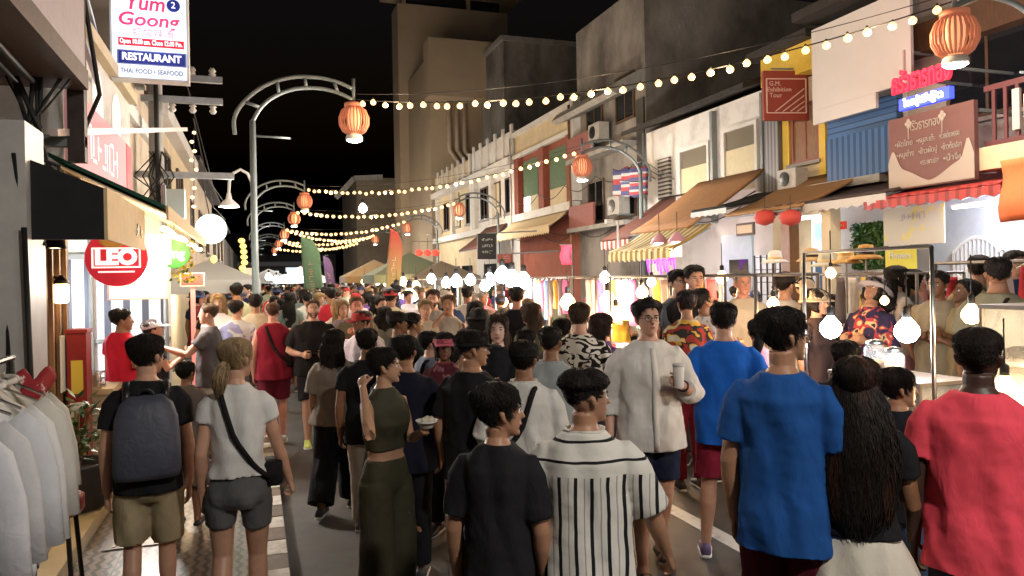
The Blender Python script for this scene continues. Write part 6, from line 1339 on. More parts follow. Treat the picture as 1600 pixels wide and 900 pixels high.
# ================================================================ the people one can tell apart
THAI = (.34, .175, .10); FAIR = (.50, .28, .19); TAN = (.25, .12, .065); DARK = (.055, .028, .02); PINKF = (.55, .27, .20)
BLK = (.013, .013, .015); NAVY = (.016, .02, .045); WHT = (.62, .61, .59); OFFW = (.55, .50, .43); GRYC = (.10, .10, .105); MAROON = (.20, .016, .03)
def shader(name, build, rough=.85):
    m = bpy.data.materials.new(name); m.use_nodes = True; t = m.node_tree; b = t.nodes['Principled BSDF']; b.inputs['Roughness'].default_value = rough; b.inputs['Specular IOR Level'].default_value = .15
    tc = t.nodes.new('ShaderNodeTexCoord'); build(t, b, tc)
    n2 = t.nodes.new('ShaderNodeTexNoise'); n2.inputs['Scale'].default_value = 16; t.links.new(tc.outputs['Object'], n2.inputs['Vector']); bp = t.nodes.new('ShaderNodeBump'); bp.inputs['Strength'].default_value = .25; bp.inputs['Distance'].default_value = .02; t.links.new(n2.outputs[0], bp.inputs['Height']); t.links.new(bp.outputs[0], b.inputs['Normal'])
    creases(m, .3)
    return m
def ramp(t, els, const=True):
    r_ = t.nodes.new('ShaderNodeValToRGB'); r_.color_ramp.interpolation = 'CONSTANT' if const else 'LINEAR'
    for i, (p, c) in enumerate(els):
        e = r_.color_ramp.elements[i] if i < 2 else r_.color_ramp.elements.new(p); e.position = p; e.color = (*c, 1)
    return r_
def _striped(t, b, tc):
    L = t.links.new; sp = t.nodes.new('ShaderNodeSeparateXYZ')
    wob = t.nodes.new('ShaderNodeTexNoise'); wob.inputs['Scale'].default_value = 5; L(tc.outputs['Object'], wob.inputs['Vector'])
    ma = t.nodes.new('ShaderNodeVectorMath'); ma.operation = 'MULTIPLY_ADD'; L(wob.outputs['Color'], ma.inputs[0]); ma.inputs[1].default_value = (.02, .02, .02); L(tc.outputs['Object'], ma.inputs[2]); L(ma.outputs[0], sp.inputs[0])
    def fr(o, k, ofs):
        m = t.nodes.new('ShaderNodeMath'); m.operation = 'MULTIPLY_ADD'; L(o, m.inputs[0]); m.inputs[1].default_value = k; m.inputs[2].default_value = ofs; f = t.nodes.new('ShaderNodeMath'); f.operation = 'FRACT'; L(m.outputs[0], f.inputs[0]); return f.outputs[0]
    els = [(0, (.60, .58, .53)), (.30, (.30, .28, .25)), (.38, (.60, .58, .53)), (.68, (.012, .012, .014)), (.90, (.60, .58, .53))]
    r1 = ramp(t, els); L(fr(sp.outputs['X'], 16.5, 50.1), r1.inputs[0]); r2 = ramp(t, [(0, (.60, .58, .53)), (.66, (.012, .012, .014)), (.80, (.60, .58, .53))]); L(fr(sp.outputs['Z'], 14, 50.1), r2.inputs[0])
    g = t.nodes.new('ShaderNodeMath'); g.operation = 'GREATER_THAN'; L(sp.outputs['Z'], g.inputs[0]); g.inputs[1].default_value = 1.205
    mx = t.nodes.new('ShaderNodeMix'); mx.data_type = 'RGBA'; L(g.outputs[0], mx.inputs[0]); L(r1.outputs[0], mx.inputs[6]); L(r2.outputs[0], mx.inputs[7]); L(mx.outputs[2], b.inputs['Base Color'])
M_striped = shader('striped_shirt', _striped)
def blot(scale, els, dist=1.2, stretch=(1, 1, 1), const=True):
    def f(t, b, tc):
        mp = t.nodes.new('ShaderNodeMapping'); mp.inputs['Scale'].default_value = stretch; t.links.new(tc.outputs['Object'], mp.inputs[0]); n = t.nodes.new('ShaderNodeTexNoise'); n.inputs['Scale'].default_value = scale; n.inputs['Detail'].default_value = 1; n.inputs['Distortion'].default_value = dist; t.links.new(mp.outputs[0], n.inputs['Vector']); r_ = ramp(t, els, const); t.links.new(n.outputs[0], r_.inputs[0]); t.links.new(r_.outputs[0], b.inputs['Base Color'])
    return f
M_zebra = shader('zebra_print', blot(9, [(0, (.012, .011, .01)), (.5, (.60, .56, .48))], 1.6, (1, 1, 1.8)))
M_floral = shader('floral_print', blot(11, [(0, (.03, .025, .06)), (.52, (.35, .05, .06)), (.6, (.55, .42, .2)), (.68, (.03, .025, .06))], .6))
M_floral2 = shader('orange_floral_print', blot(10, [(0, (.30, .04, .03)), (.46, (.03, .03, .03)), (.55, (.6, .35, .05)), (.64, (.5, .48, .4))], .6))
M_camo = shader('camouflage', blot(9, [(0, (.06, .07, .035)), (.45, (.18, .17, .10)), (.58, (.30, .26, .17))], .5))
M_plaid = shader('maroon_print', blot(14, [(0, (.10, .02, .03)), (.52, (.30, .12, .14)), (.62, (.07, .02, .03))], .3))
M_dots = shader('pale_dotted', blot(22, [(0, (.55, .53, .50)), (.62, (.3, .28, .28))], 0))
M_bluep = shader('white_blue_print', blot(5, [(0, (.60, .62, .66)), (.55, (.28, .30, .52))], .6))
M_denim = mat('denim', (.05, .09, .18), rough=.9, noise=.35, nscale=7, bump=.2, bscale=60)
M_shine = mat('olive_satin', (.045, .042, .024), rough=.72, noise=.12, nscale=4, bump=.2, bscale=14, spec=.2, stretch=(1.5, 1.5, .6))
M_hairlong = mat('long_wavy_hair', (.010, .007, .006), rough=.55, spec=.25, col2=(.07, .025, .011), nscale=14, lo=.5, hi=.72, stretch=(1, 1, .15), bump=.6, bscale=70)
M_blonde = mat('blonde_hair', (.16, .10, .05), rough=.4, col2=(.40, .28, .15), nscale=24, lo=.38, hi=.6, stretch=(1, 1, .15), bump=.5, bscale=80)
T = lambda c, **k: dict(c=c, **k)
B = lambda k_, c, **k: dict(k=k_, c=c, **k)
HERO = {}
PLACED = []
def hero(key, px, ytop, s, phi, label, **S):
    p, g, h = spot(px, ytop, s); S.setdefault('vox', .0062 if s > 210 else .0085); S['h'] = h; S['label'] = label; S.setdefault('skin', THAI); S.setdefault('seed', len(HERO) + 3); S.setdefault('tufts', 2600 if s > 250 else 900 if s > 170 else 350); S.setdefault('lock', .0015 if s > 250 else .0022)
    S.setdefault('face', abs(phi) > 40 or abs(S.get('turn', 0)) > 35)
    root, info = build_person(S); root.location = (p.x, p.y, g); root.rotation_euler = (0, 0, -(ray(px, ytop) + R(phi))); HERO[key] = (root, info, S); PLACED.append((p.x, p.y)); return root, info
def local(key, v):
    r_ = HERO[key][0]; return Matrix.Translation(r_.location) @ Matrix.Rotation(r_.rotation_euler.z, 4, 'Z') @ Vector(v)
def hand_of(key, sd):
    _, info, _ = HERO[key]
    for a in info['arms']:
        if a[0] == sd: d = (a[3] - a[2]).normalized(); return a[3] + d * .085 * info['K']
def strap(key, label, name, sh, hipside, col, wdt=.017, pouch=None, front=False, back=True):
    """a strap over one shoulder to the opposite hip, worn outside the shirt"""
    root, info, S = HERO[key]; K = info['K']; Ta = np.array(info['T']); wide = S.get('wide', 1); ez = S['top'].get('ease', .022) + .012
    o = thing(name, label, 'bag', root.location, root.rotation_euler.z); n = 26; pts = []
    for i in range(n + 1):
        a = 2 * PI * i / n; fx = math.cos(a)         # fx 1 at the shoulder, -1 at the hip
        z = 1.20 + .27 * fx - .0 if fx > 0 else 1.20 + .24 * fx
        hw, d, yc = [float(np.interp(z, Ta[:, 0], Ta[:, j])) for j in (1, 2, 3)]
        if z < 1.3: hw = max(hw, .168 if S.get('sex') != 'f' or not S['top'].get('fit') else hw); d = max(d, .108 if not S['top'].get('fit') else d)
        x = sh * fx * (.085 if fx > 0 else hw + ez) ; lim = min(1, abs(x) / (hw + ez)); y = yc + (-math.sin(a) / (abs(math.sin(a)) + 1e-6)) * (d + ez) * (1 - lim ** 2.3) ** (1 / 2.3)
        if abs(math.sin(a)) < .05: y = yc
        pts.append(Vector((x * wide * K, y * K, z * K)))
    b = MB(); b.tube(pts, wdt, 8, flat=.22 if 0 else 1.0, cap=False)
    for i, v in enumerate(b.v): pass
    b.build('strap', M_cloth, o, True, color=col)
    if pouch:
        x, y, z, sx, sy, sz = pouch; b = MB(); b.loops([[Vector((x * K + sx * c_ * q, y * K + sy * s_ * q, z * K + dz)) for c_, s_ in ((-1, -.6), (-.8, -1), (.8, -1), (1, -.6), (1, .6), (.8, 1), (-.8, 1), (-1, .6))] for dz, q in ((-sz, .8), (-sz * .85, 1), (sz * .85, 1), (sz, .8))]); b.build('pouch', M_cloth, o, True, color=col)
    return o
def cup_thing(name, label, cat, pos, prof, m, lid=None, tilt=0):
    o = thing(name, label, cat, pos); b = MB(); b.lathe(prof, n=20); b.build('cup_body' if cat != 'food' else 'dish', m, o, True)
    if lid: b = MB(); b.lathe(lid[0], n=20); b.build('lid', lid[1], o, True)
    return o
# --- nearest row
hero('backpack', 228, 527, 300, 2, 'man in black tee and khaki shorts walking away with a slate backpack', skin=FAIR, hair='mop', turn=42, wide=.88, top=T(BLK, hem=.86, sleeve=.62), bottom=B('shorts', (.34, .28, .17), ease=.042, len=.44), armL='down', armR='down', stride=.10, shoes=(.3, .3, .3))
hero('whitetee', 368, 531, 310, 6, 'blonde ponytailed woman in white tee and charcoal shorts walking away', sex='f', skin=FAIR, hair='pony', hairc=(.2, .13, .07), hairmat=M_blonde, turn=38, wide=.90, top=T(WHT, hem=.985, sleeve=.42, fit=1, ease=.026, folds=.016), bottom=B('shorts', GRYC, ease=.012, len=.27, waist=1.03, belt=BLK), armL='down', armR=((.075, .05, -.28), (.13, .14, -.5)), stride=.12, shoes=(.4, .4, .4))
hero('boytee', 776, 604, 400, 12, 'boy in plain black tee with fringe looking right, bottom centre', hair='mop', turn=62, skin=(.36, .185, .11), top=T(BLK, hem=.74, ease=.026, sleeve=.8, sl=.022), bottom=B('shorts', (.02, .02, .025)), armL='down', armR='down', head=.99, wide=.80)
hero('striped', 912, 582, 400, 4, 'young man in white shirt with black stripes seen from behind', hair='fade', turn=58, skin=(.36, .19, .115), wide=.94, top=dict(c=WHT, mat=M_striped, hem=.66, ease=.035, sleeve=.92, sl=.036, collar=1, cc=(.6, .58, .53), flare=.03, drape=.03), bottom=B('trousers', (.03, .03, .04)), armL='down', armR=((.11, .04, -.27), (.17, .14, -.46)))
hero('glasses', 1012, 473, 236, 166, 'man with glasses in loose white shirt and navy shorts holding a cup', hair='quiff', glasses=1, skin=FAIR, turn=-6, nod=-4, top=T((.64, .62, .58), hem=.80, ease=.036, sleeve=1.55, sl=.032, flare=.03, drape=.05, placket=1), bottom=B('shorts', NAVY, len=.40, ease=.03), armL=((.10, .03, -.27), (-.03, .25, -.17)), armR=((.08, -.05, -.27), (.09, .04, -.5)), stride=.14, shoes=(.02, .02, .02), sandal=1, darksole=1)
hero('bluefar', 1130, 476, 228, -4, 'man in bright blue tee, maroon shorts and patterned sneakers, back turned', hair='short', skin=FAIR, wide=.98, top=T((.012, .11, .50), hem=.80, ease=.03, sleeve=.6), bottom=B('shorts', (.26, .02, .045), len=.42, ease=.03), gap=.05, stride=-.06, shoes=(.10, .06, .14), armL='waist', armR='waist')
hero('bluenear', 1222, 486, 372, 14, 'tall man with glasses in royal blue tee and dark maroon shorts, back turned', hair='mop', glasses=1, turn=48, skin=(.38, .2, .12), wide=.90, head=.9, top=T((.014, .075, .27), hem=.79, ease=.032, sleeve=.7, sl=.03, drape=.026), bottom=B('shorts', (.09, .01, .02), ease=.035), armL='down', armR=((.05, .02, -.285), (.02, .2, -.45)))
hero('longhair', 1338, 563, 385, 2, 'woman with very long wavy dark hair, black top and cream flared skirt', sex='f', hair='long', hairlen=.50, hairw=1.22, spread=.03, wavy=1.3, strands=2200, hairmat=M_hairlong, skin=TAN, turn=14, top=T(BLK, hem=.98, fit=1, ease=.018, sleeve=.55), bottom=B('skirt', (.62, .58, .49), hem=.45, waist=1.0, flare=.16, pleat=.03, n=7), armL=((.08, -.04, -.265), (.0, .12, -.36)), armR='hold')
hero('redtee', 1527, 516, 400, -2, 'broad man in bright coral red tee with short curly hair, back turned', hair='crop', hairc=(.018, .013, .01), skin=DARK, wide=1.0, turn=18, top=T((.78, .075, .11), hem=.80, ease=.028, sleeve=.62), bottom=B('trousers', (.03, .03, .045)), armL='down', armR='waist', armw=.95)
hero('boyglass', 1402, 579, 300, 40, 'boy with glasses in dark tee and jeans looking towards the food cart', hair='mop', glasses=1, turn=30, skin=(.42, .23, .14), top=T((.014, .015, .02), hem=.82), bottom=B('trousers', (.1, .2, .4), mat=M_denim), armR='hold')
hero('croptop', 600, 547, 268, 138, 'smiling woman with bob hair in olive crop top, hand raised to hair', sex='f', hair='tucked', skin=(.44, .25, .155), turn=-44, smile=1, top=T((.035, .032, .02), hem=1.10, fit=1, ease=.014, sleeve=0, mat=M_shine), bottom=B('wide', (.045, .042, .024), waist=1.035, mat=M_shine, ease=.045), armR=((.11, .17, -.17), (-.01, -.03, .10)), armL='hold', shoes=(.04, .03, .02))
hero('navyman', 632, 527, 238, 6, 'man in dark navy tee and trousers standing behind the crop top woman', hair='short', skin=THAI, turn=12, top=T((.010, .012, .024), hem=.78, ease=.03, sleeve=.75), bottom=B('trousers', (.012, .012, .016)), armL='phone', armR='down')
hero('capman', 737, 521, 256, 30, 'young man in black baseball cap and black tee looking right', hair='fade', cap=('cap', (.010, .010, .011)), turn=48, skin=(.40, .21, .125), top=T(BLK, hem=.80, ease=.035, sleeve=.75), bottom=B('trousers', (.5, .5, .5), ease=.04), armL='down', armR='hold')
hero('whitecap', 818, 536, 268, 10, 'person in black cap and white shirt with black and red shoulder strap', hair='short', cap=('cap', (.009, .009, .010)), turn=8, skin=TAN, top=T((.60, .59, .56), hem=.83, ease=.03, sleeve=1.1, collar=1), bottom=B('trousers', (.02, .02, .025)), armL='waist', armR='hold')
hero('greycollar', 860, 512, 232, 10, 'man with close cropped hair in grey collared shirt, back turned', hair='crop', turn=10, skin=TAN, top=T((.30, .33, .33), hem=.82, ease=.03, collar=1), bottom=B('trousers', (.03, .03, .04)), armL='phone', armR='hold')
hero('zebra', 905, 476, 190, 8, 'tall man in black and white zebra patterned shirt, back turned', hair='mop', hairc=(.06, .035, .02), skin=FAIR, top=dict(c=WHT, mat=M_zebra, hem=.80, ease=.03), bottom=B('trousers', (.03, .03, .04)), armR='hold')
hero('visor', 693, 523, 205, 205, 'person in pink sun visor and maroon patterned shirt looking left', sex='f', hair='bob', hairlen=.02, cap=('visor', (.55, .13, .17)), skin=TAN, turn=-30, top=dict(c=MAROON, mat=M_plaid, hem=.85, collar=1, cc=(.25, .06, .07)), bottom=B('trousers', (.03, .03, .03)), armL='hold')
hero('blackwoman', 777, 494, 205, 172, 'smiling pale woman in black shirt facing the viewer beneath a bright bulb', sex='f', hair='long', hairlen=.2, hairc=(.05, .028, .018), skin=(.58, .36, .28), turn=8, smile=1, top=T(BLK, hem=.85), bottom=B('trousers', (.02, .02, .02)), armR='hold')
hero('shawl', 522, 517, 186, 14, 'woman with long dark hair in taupe knit top and wide black trousers', sex='f', hair='long', hairlen=.16, hairc=(.018, .012, .009), skin=TAN, turn=14, top=T((.20, .165, .135), hem=.86, ease=.045, sleeve=.9, sl=.045, flare=.04), bottom=B('wide', (.012, .012, .014)), armL='down', armR='swing_f', stride=.22)
hero('blackback', 573, 516, 205, 4, 'man in black tee and cream trousers beside the crop top woman', hair='short', skin=TAN, turn=4, top=T((.012, .012, .013), hem=.80), bottom=B('trousers', (.5, .44, .36)), armL='down', armR='swing_b', stride=-.2, shoes=(.05, .05, .05))
hero('girlbehind', 290, 566, 205, 12, 'small dark haired girl in grey brown dress between the two walkers', sex='f', hair='bun', skin=TAN, turn=26, top=T((.13, .10, .085), hem=.8, fit=1), bottom=B('skirt', (.14, .105, .09), hem=.42, flare=.07), armR='down', shoes=(.02, .02, .02), sandal=1, darksole=1)
hero('hidden', 1322, 536, 250, 8, 'dark haired person in black half hidden behind long haired woman', hair='mop', skin=THAI, top=T((.02, .02, .022)), bottom=B('trousers', (.03, .03, .03)))
hero('whitecapright', 1592, 546, 262, 8, 'person in pale cap and cream shirt cut by right edge', hair='short', cap=('capback', (.55, .50, .46)), skin=THAI, top=T((.5, .42, .34)), bottom=B('trousers', (.05, .05, .06)))
hero('pinkgirl', 1183, 500, 192, -10, 'child in pink floral top between the two men in blue', sex='f', hair='pony', skin=THAI, top=T((.62, .24, .28), sleeve=.5), bottom=B('skirt', (.5, .2, .25)))
# --- second row, facing figures
hero('vneck', 489, 470, 131, 178, 'bearded man in black open neck shirt and black shorts walking towards us', hair='crop', hairc=(.09, .05, .025), beard=(.12, .065, .03), skin=FAIR, nod=-8, wide=1.08, top=T((.013, .013, .014), ease=.035, hem=.84, sleeve=.75, sl=.03), bottom=B('shorts', (.012, .012, .014), len=.44, ease=.035), armL='waist', armR='waist', stride=.12, shoes=(.45, .5, .12))
hero('maroon', 426, 474, 130, 0, 'man in maroon sleeveless hoodie and maroon shorts walking away', hair='crop', hairc=(.07, .035, .02), skin=PINKF, top=T((.21, .014, .032), sleeve=0, hem=.80, ease=.035), bottom=B('shorts', (.16, .018, .035), len=.42), stride=.1, shoes=(.4, .4, .4))
hero('creamtee', 399, 461, 124, 2, 'dark haired man in cream tee walking away beside maroon hoodie man', hair='short', skin=THAI, top=T((.58, .50, .38)), bottom=B('shorts', (.08, .08, .1)), stride=.1)
hero('bluewhite', 369, 471, 128, 6, 'man in white tee with pale blue print on the back', hair='short', skin=FAIR, turn=30, top=dict(c=WHT, mat=M_bluep), bottom=B('shorts', (.15, .15, .17)), armR='hold')
hero('pointer', 325, 476, 150, -78, 'balding man in grey tee reaching out his arm to the left', hair='crop', hairc=(.10, .06, .035), skin=FAIR, turn=-4, top=T((.085, .08, .085), hem=.82), bottom=B('trousers', (.42, .38, .30)), armL='point', armR='down')
hero('redvendor', 190, 484, 166, 52, 'stall man in bright red tee standing behind the cream counter', hair='short', skin=THAI, turn=34, top=T((.60, .02, .045)), bottom=B('trousers', (.05, .05, .07)), armR='waist', armL='hold')
hero('capvendor', 243, 501, 150, 84, 'person in pale cap and dark top leaning over the drinks stall', hair='short', cap=('cap', (.40, .40, .40)), skin=FAIR, nod=-12, top=T((.03, .03, .035)), bottom=B('trousers', (.05, .05, .06)), armR='phone', armL='hold')
hero('facered', 556, 465, 130, 196, 'ruddy faced man with short hair in olive shirt coming towards us', hair='crop', hairc=(.12, .06, .03), skin=(.55, .22, .16), turn=-24, top=T((.12, .11, .07)), bottom=B('shorts', (.1, .1, .1)), armL='chest', armR='hold')
hero('blonde', 571, 488, 140, 180, 'woman with long blonde hair in white top facing the viewer', sex='f', hair='long', hairc=(.30, .18, .08), hairmat=M_blonde, hairlen=.3, skin=FAIR, top=T((.6, .55, .48), fit=1, sleeve=.4), bottom=B('shorts', (.1, .1, .12)))
hero('profcap', 622, 489, 162, 84, 'man in dark cap and black tee in profile looking right', hair='short', cap=('cap', (.03, .025, .022)), skin=TAN, top=T((.015, .015, .016)), bottom=B('trousers', (.03, .03, .04)))
hero('profteal', 645, 491, 160, 74, 'short haired man in dark teal tee in profile right', hair='short', skin=THAI, top=T((.02, .03, .03)), bottom=B('trousers', (.03, .03, .04)))
hero('tanktwo', 701, 462, 132, 192, 'woman in white tank top raising her hand to her neck', sex='f', hair='bun', hairc=(.16, .09, .045), skin=(.58, .31, .2), top=T((.62, .57, .48), fit=1, sleeve=0), bottom=B('shorts', (.1, .1, .12)), armR='raised', armL='hold')
hero('tankone', 664, 470, 134, 172, 'sweaty blond woman in cream tank top facing the viewer', sex='f', hair='pony', hairc=(.30, .2, .1), skin=(.58, .31, .2), top=T((.6, .5, .36), fit=1, sleeve=0), bottom=B('shorts', (.1, .12, .2)))
hero('tallman', 676, 454, 122, 184, 'tall bearded man standing behind two women in tank tops', hair='short', hairc=(.05, .03, .018), beard=(.05, .03, .018), skin=FAIR, top=T((.3, .3, .3)), bottom=B('shorts', (.1, .1, .12)))
hero('laugh', 742, 473, 140, 190, 'laughing woman with dark bob hair holding hands up before her', sex='f', hair='bob', skin=(.58, .34, .24), smile=1, turn=-8, top=T((.06, .06, .07), fit=1, sleeve=.3), bottom=B('trousers', (.03, .03, .04)), armL='chest', armR='chest')
hero('bald', 763, 482, 142, 10, 'bald man seen from behind next to the laughing woman', hair='bald', skin=(.42, .21, .14), turn=30, top=T((.1, .1, .1)), bottom=B('trousers', (.03, .03, .04)))
hero('slategrey', 672, 520, 178, 60, 'person in slate blue shirt with diagonal black strap behind pink visor', hair='short', skin=FAIR, turn=20, top=T((.16, .18, .24)), bottom=B('trousers', (.05, .05, .06)))
hero('longdark', 940, 492, 178, 40, 'woman with dark brown shoulder length hair and violet top', sex='f', hair='long', hairlen=.14, hairc=(.03, .013, .010), skin=FAIR, turn=20, top=T((.14, .08, .25)), bottom=B('trousers', (.05, .05, .06)), armR='hold')
hero('smallback', 822, 516, 190, 10, 'dark haired person just behind the white shirted one with strap', hair='short', skin=THAI, top=T((.03, .03, .035)), bottom=B('trousers', (.03, .03, .03)))
hero('smallback2', 878, 500, 180, 12, 'dark haired person left of the zebra patterned shirt', hair='short', skin=TAN, top=T((.05, .04, .035)), bottom=B('trousers', (.03, .03, .03)))
# --- people behind the stalls on the right
hero('floralhat', 1358, 434, 168, -150, 'stall keeper in grey bucket hat and dark floral shirt', sex='f', hair='bob', cap=('bucket', (.34, .31, .32)), skin=THAI, nod=-34, top=dict(c=WHT, mat=M_floral, sleeve=1.2), bottom=B('trousers', (.05, .05, .05)), armL='hold', armR='hold')
hero('olive', 1560, 404, 190, 22, 'man in olive tee with black diagonal strap at right edge, back turned', hair='crop', skin=TAN, wide=1.12, turn=-38, top=T((.17, .165, .115), sleeve=.7), bottom=B('trousers', (.05, .05, .05)))
hero('camo', 1530, 402, 150, 8, 'man in camouflage shirt beside man in olive tee', hair='short', skin=THAI, top=dict(c=WHT, mat=M_camo), bottom=B('trousers', (.05, .05, .05)))
hero('bluecollar', 1588, 394, 140, 150, 'man in dark blue shirt with glasses at right edge', hair='short', glasses=1, skin=FAIR, top=T((.03, .05, .12)), bottom=B('trousers', (.05, .05, .05)))
hero('vendorone', 1464, 426, 160, -160, 'middle aged vendor in beige vest seen between the cart poles', hair='short', skin=TAN, top=T((.36, .30, .2)), bottom=B('trousers', (.05, .05, .05)), armL='hold', armR='hold')
hero('vendortwo', 1502, 438, 165, -120, 'vendor in khaki shirt looking down right of the cart pole', hair='short', skin=TAN, nod=-14, top=T((.30, .25, .15)), bottom=B('trousers', (.05, .05, .05)), armL='hold', armR='hold')
hero('girlone', 1402, 418, 135, 60, 'long haired young woman in white before the yellow poster', sex='f', hair='long', skin=FAIR, turn=20, top=T((.5, .45, .42)), bottom=B('skirt', (.4, .2, .25)))
hero('girltwo', 1427, 424, 135, 84, 'dark haired woman in black and white top before yellow poster', sex='f', hair='bob', skin=FAIR, top=T((.4, .4, .4)), bottom=B('skirt', (.05, .05, .06)), armL='phone', armR='phone')
hero('floralorange', 1072, 455, 172, -20, 'person in orange floral shirt before red stall skirt', sex='f', hair='bun', hairc=(.03, .02, .02), skin=THAI, top=dict(c=WHT, mat=M_floral2), bottom=B('trousers', (.25, .02, .03)))
hero('dotted', 1104, 452, 165, 60, 'vendor in pale dotted shirt leaning over the stall', hair='short', skin=TAN, nod=-18, top=dict(c=WHT, mat=M_dots), bottom=B('trousers', (.05, .05, .06)), armL='hold', armR='hold')
hero('blackone', 1084, 417, 152, 190, 'man in black tee talking beneath the violet neon', hair='short', skin=FAIR, turn=-30, top=T((.015, .015, .017)), bottom=B('trousers', (.05, .05, .05)))
hero('greyone', 1060, 424, 148, 150, 'man in grey blue tee beneath the violet neon', hair='short', skin=FAIR, top=T((.13, .15, .19)), bottom=B('trousers', (.05, .05, .05)))
hero('capone', 1226, 428, 150, 30, 'person in dark cap and white shirt near the tiled partition', hair='short', cap=('cap', (.03, .025, .025)), skin=FAIR, top=T((.5, .48, .45)), bottom=B('trousers', (.05, .05, .05)))
hero('capcream', 1258, 436, 142, 170, 'person in cream cap and brown top near sun hats', hair='short', cap=('cap', (.6, .48, .36)), skin=FAIR, top=T((.10, .05, .04)), bottom=B('trousers', (.05, .05, .05)))
hero('whitehat', 1276, 455, 165, 120, 'woman in pale bucket hat and black cardigan behind the cart pole', sex='f', hair='bob', cap=('bucket', (.55, .42, .28)), skin=FAIR, top=T((.06, .04, .04)), bottom=B('skirt', (.1, .1, .1)))
hero('oldman', 1160, 425, 148, 160, 'grey haired man in cream shirt below the ochre awning', hair='crop', hairc=(.25, .22, .2), skin=PINKF, top=T((.5, .45, .36)), bottom=B('trousers', (.1, .1, .1)))
# --- what they wear and carry
root, info, S = HERO['backpack']; K = info['K']
o = thing('backpack', 'slate blue backpack on the back of man in khaki shorts', 'backpack', root.location, root.rotation_euler.z); b = MB(); L = []
for z, hw, dp in ((.955, .13, .05), (.965, .165, .085), (1.0, .178, .105), (1.15, .175, .115), (1.3, .165, .10), (1.38, .14, .075), (1.43, .09, .04)):
    L.append([Vector((q.x * K, (-.135 + min(q.y, .02) - .015) * K, z * K)) for q in oval(hw, dp, 0, 0, 32, 0, 1, 0, 3.2)])
b.loops(L); M_pack = mat('slate_nylon', (.055, .06, .085), rough=.55, noise=.2, nscale=7, bump=.35, bscale=14); b.build('main_bag', M_pack, o, True)
b = MB(); L = []
for z, hw, dp in ((.975, .12, .07), (.985, .135, .09), (1.15, .135, .10), (1.19, .12, .08)): L.append([Vector((q.x * K, (-.178 + min(q.y, .0)) * K, z * K)) for q in oval(hw, dp - .04, 0, 0, 28, 0, 1, 0, 3.2)])
b.loops(L); b.build('front_pocket', M_pack, o, True)
for sd in (-1, 1): b = MB(); b.tube([Vector(q) * K for q in ((.1 * sd, -.15, 1.40), (.105 * sd, -.06, 1.485), (.11 * sd, .07, 1.44), (.125 * sd, .14, 1.3), (.14 * sd, .12, 1.12), (.165 * sd, -.06, 1.02))], .02, 8, flat=1); b.build('shoulder_strap', M_black, o, True)
b = MB(); b.tube([Vector((.04 * math.cos(a) * K, -.16 * K, (1.425 + .04 * math.sin(a)) * K)) for a in np.linspace(0, PI, 9)], .008, 6); b.build('handle', M_black, o, True)
strap('whitetee', 'black crossbody strap bag on the woman in white tee', 'crossbody_bag', -1, 1, (.012, .011, .011), .013, (.185, .06, .97, .05, .09, .06))
strap('whitecap', 'black and red strap across the back of the white shirt', 'crossbody_bag', 1, -1, (.015, .014, .014), .016, (-.17, .1, 1.0, .05, .07, .08))
strap('olive', 'black strap bag on the man in olive tee', 'crossbody_bag', 1, -1, (.015, .014, .014), .014, (-.17, .1, 1.0, .05, .07, .07))
strap('maroon', 'black bag strap across the maroon hoodie', 'crossbody_bag', -1, 1, (.02, .015, .015), .018, (.17, -.06, 1.05, .05, .06, .09))
strap('slategrey', 'black strap over the slate blue shirt', 'crossbody_bag', 1, -1, (.015, .014, .014), .016, None)
cup_thing('drink_cup', 'white drink cup held by man with glasses', 'cup', local('glasses', hand_of('glasses', -1) + Vector((.012, .03, -.03))), [(.026, 0), (.028, .005), (.036, .14), (.035, .142), (.025, .13)], mat('white_paper_cup', (.7, .68, .64), rough=.5), ([(.038, .135), (.039, .15), (.026, .156), (.001, .156)], mat('cup_lid', (.6, .6, .6), rough=.3)))
o = thing('wristwatch', 'dark wristwatch on the wrist of man with glasses', 'watch', local('glasses', (0, 0, 0)), HERO['glasses'][0].rotation_euler.z); a = HERO['glasses'][1]['arms'][0]; d = (a[3] - a[2]).normalized(); c_ = a[3] - d * .01; u = d.orthogonal().normalized(); v = d.cross(u)
b = MB(); b.tube([c_ + (u * math.cos(q) + v * math.sin(q)) * .032 for q in np.linspace(0, 2 * PI, 17)], .008, 6, cap=False); b.build('band', M_black, o, True); b = MB(); b.ball(c_ + u * .034, .016, 10, 6); b.build('dial', M_steel, o, True)
o = cup_thing('food_bowl', 'white food bowl in the hand of crop top woman', 'food', local('croptop', hand_of('croptop', -1) + Vector((.02, .02, .015))), [(.03, 0), (.035, .004), (.065, .045), (.063, .046), (.05, .02)], mat('white_paper_cup', (.7, .68, .64), rough=.5)); b = MB(); [b.ball((rnd.uniform(-.03, .03), rnd.uniform(-.03, .03), .045), .02, 7, 5) for k in range(8)]; b.build('food', mat('cream_food', (.6, .55, .45), rough=.6), o, True)
o = cup_thing('drink_cup', 'pale cup in the hands of laughing woman', 'cup', local('laugh', hand_of('laugh', 1) + Vector((-.03, .03, -.02))), [(.03, 0), (.04, .12), (.038, .12)], mat('white_paper_cup', (.7, .68, .64), rough=.5))
o = thing('phone', 'small dark phone in the hands of bearded man in black', 'phone', local('vneck', (hand_of('vneck', 1) + hand_of('vneck', -1)) / 2 + Vector((0, .02, .03))), HERO['vneck'][0].rotation_euler.z); b = MB(); b.box(-.036, .036, -.075, .075, 0, .008); b.build('body', M_black, o); b = MB(); b.box(-.032, .032, -.07, .07, .0085, .0095); b.build('screen', M_glass, o)
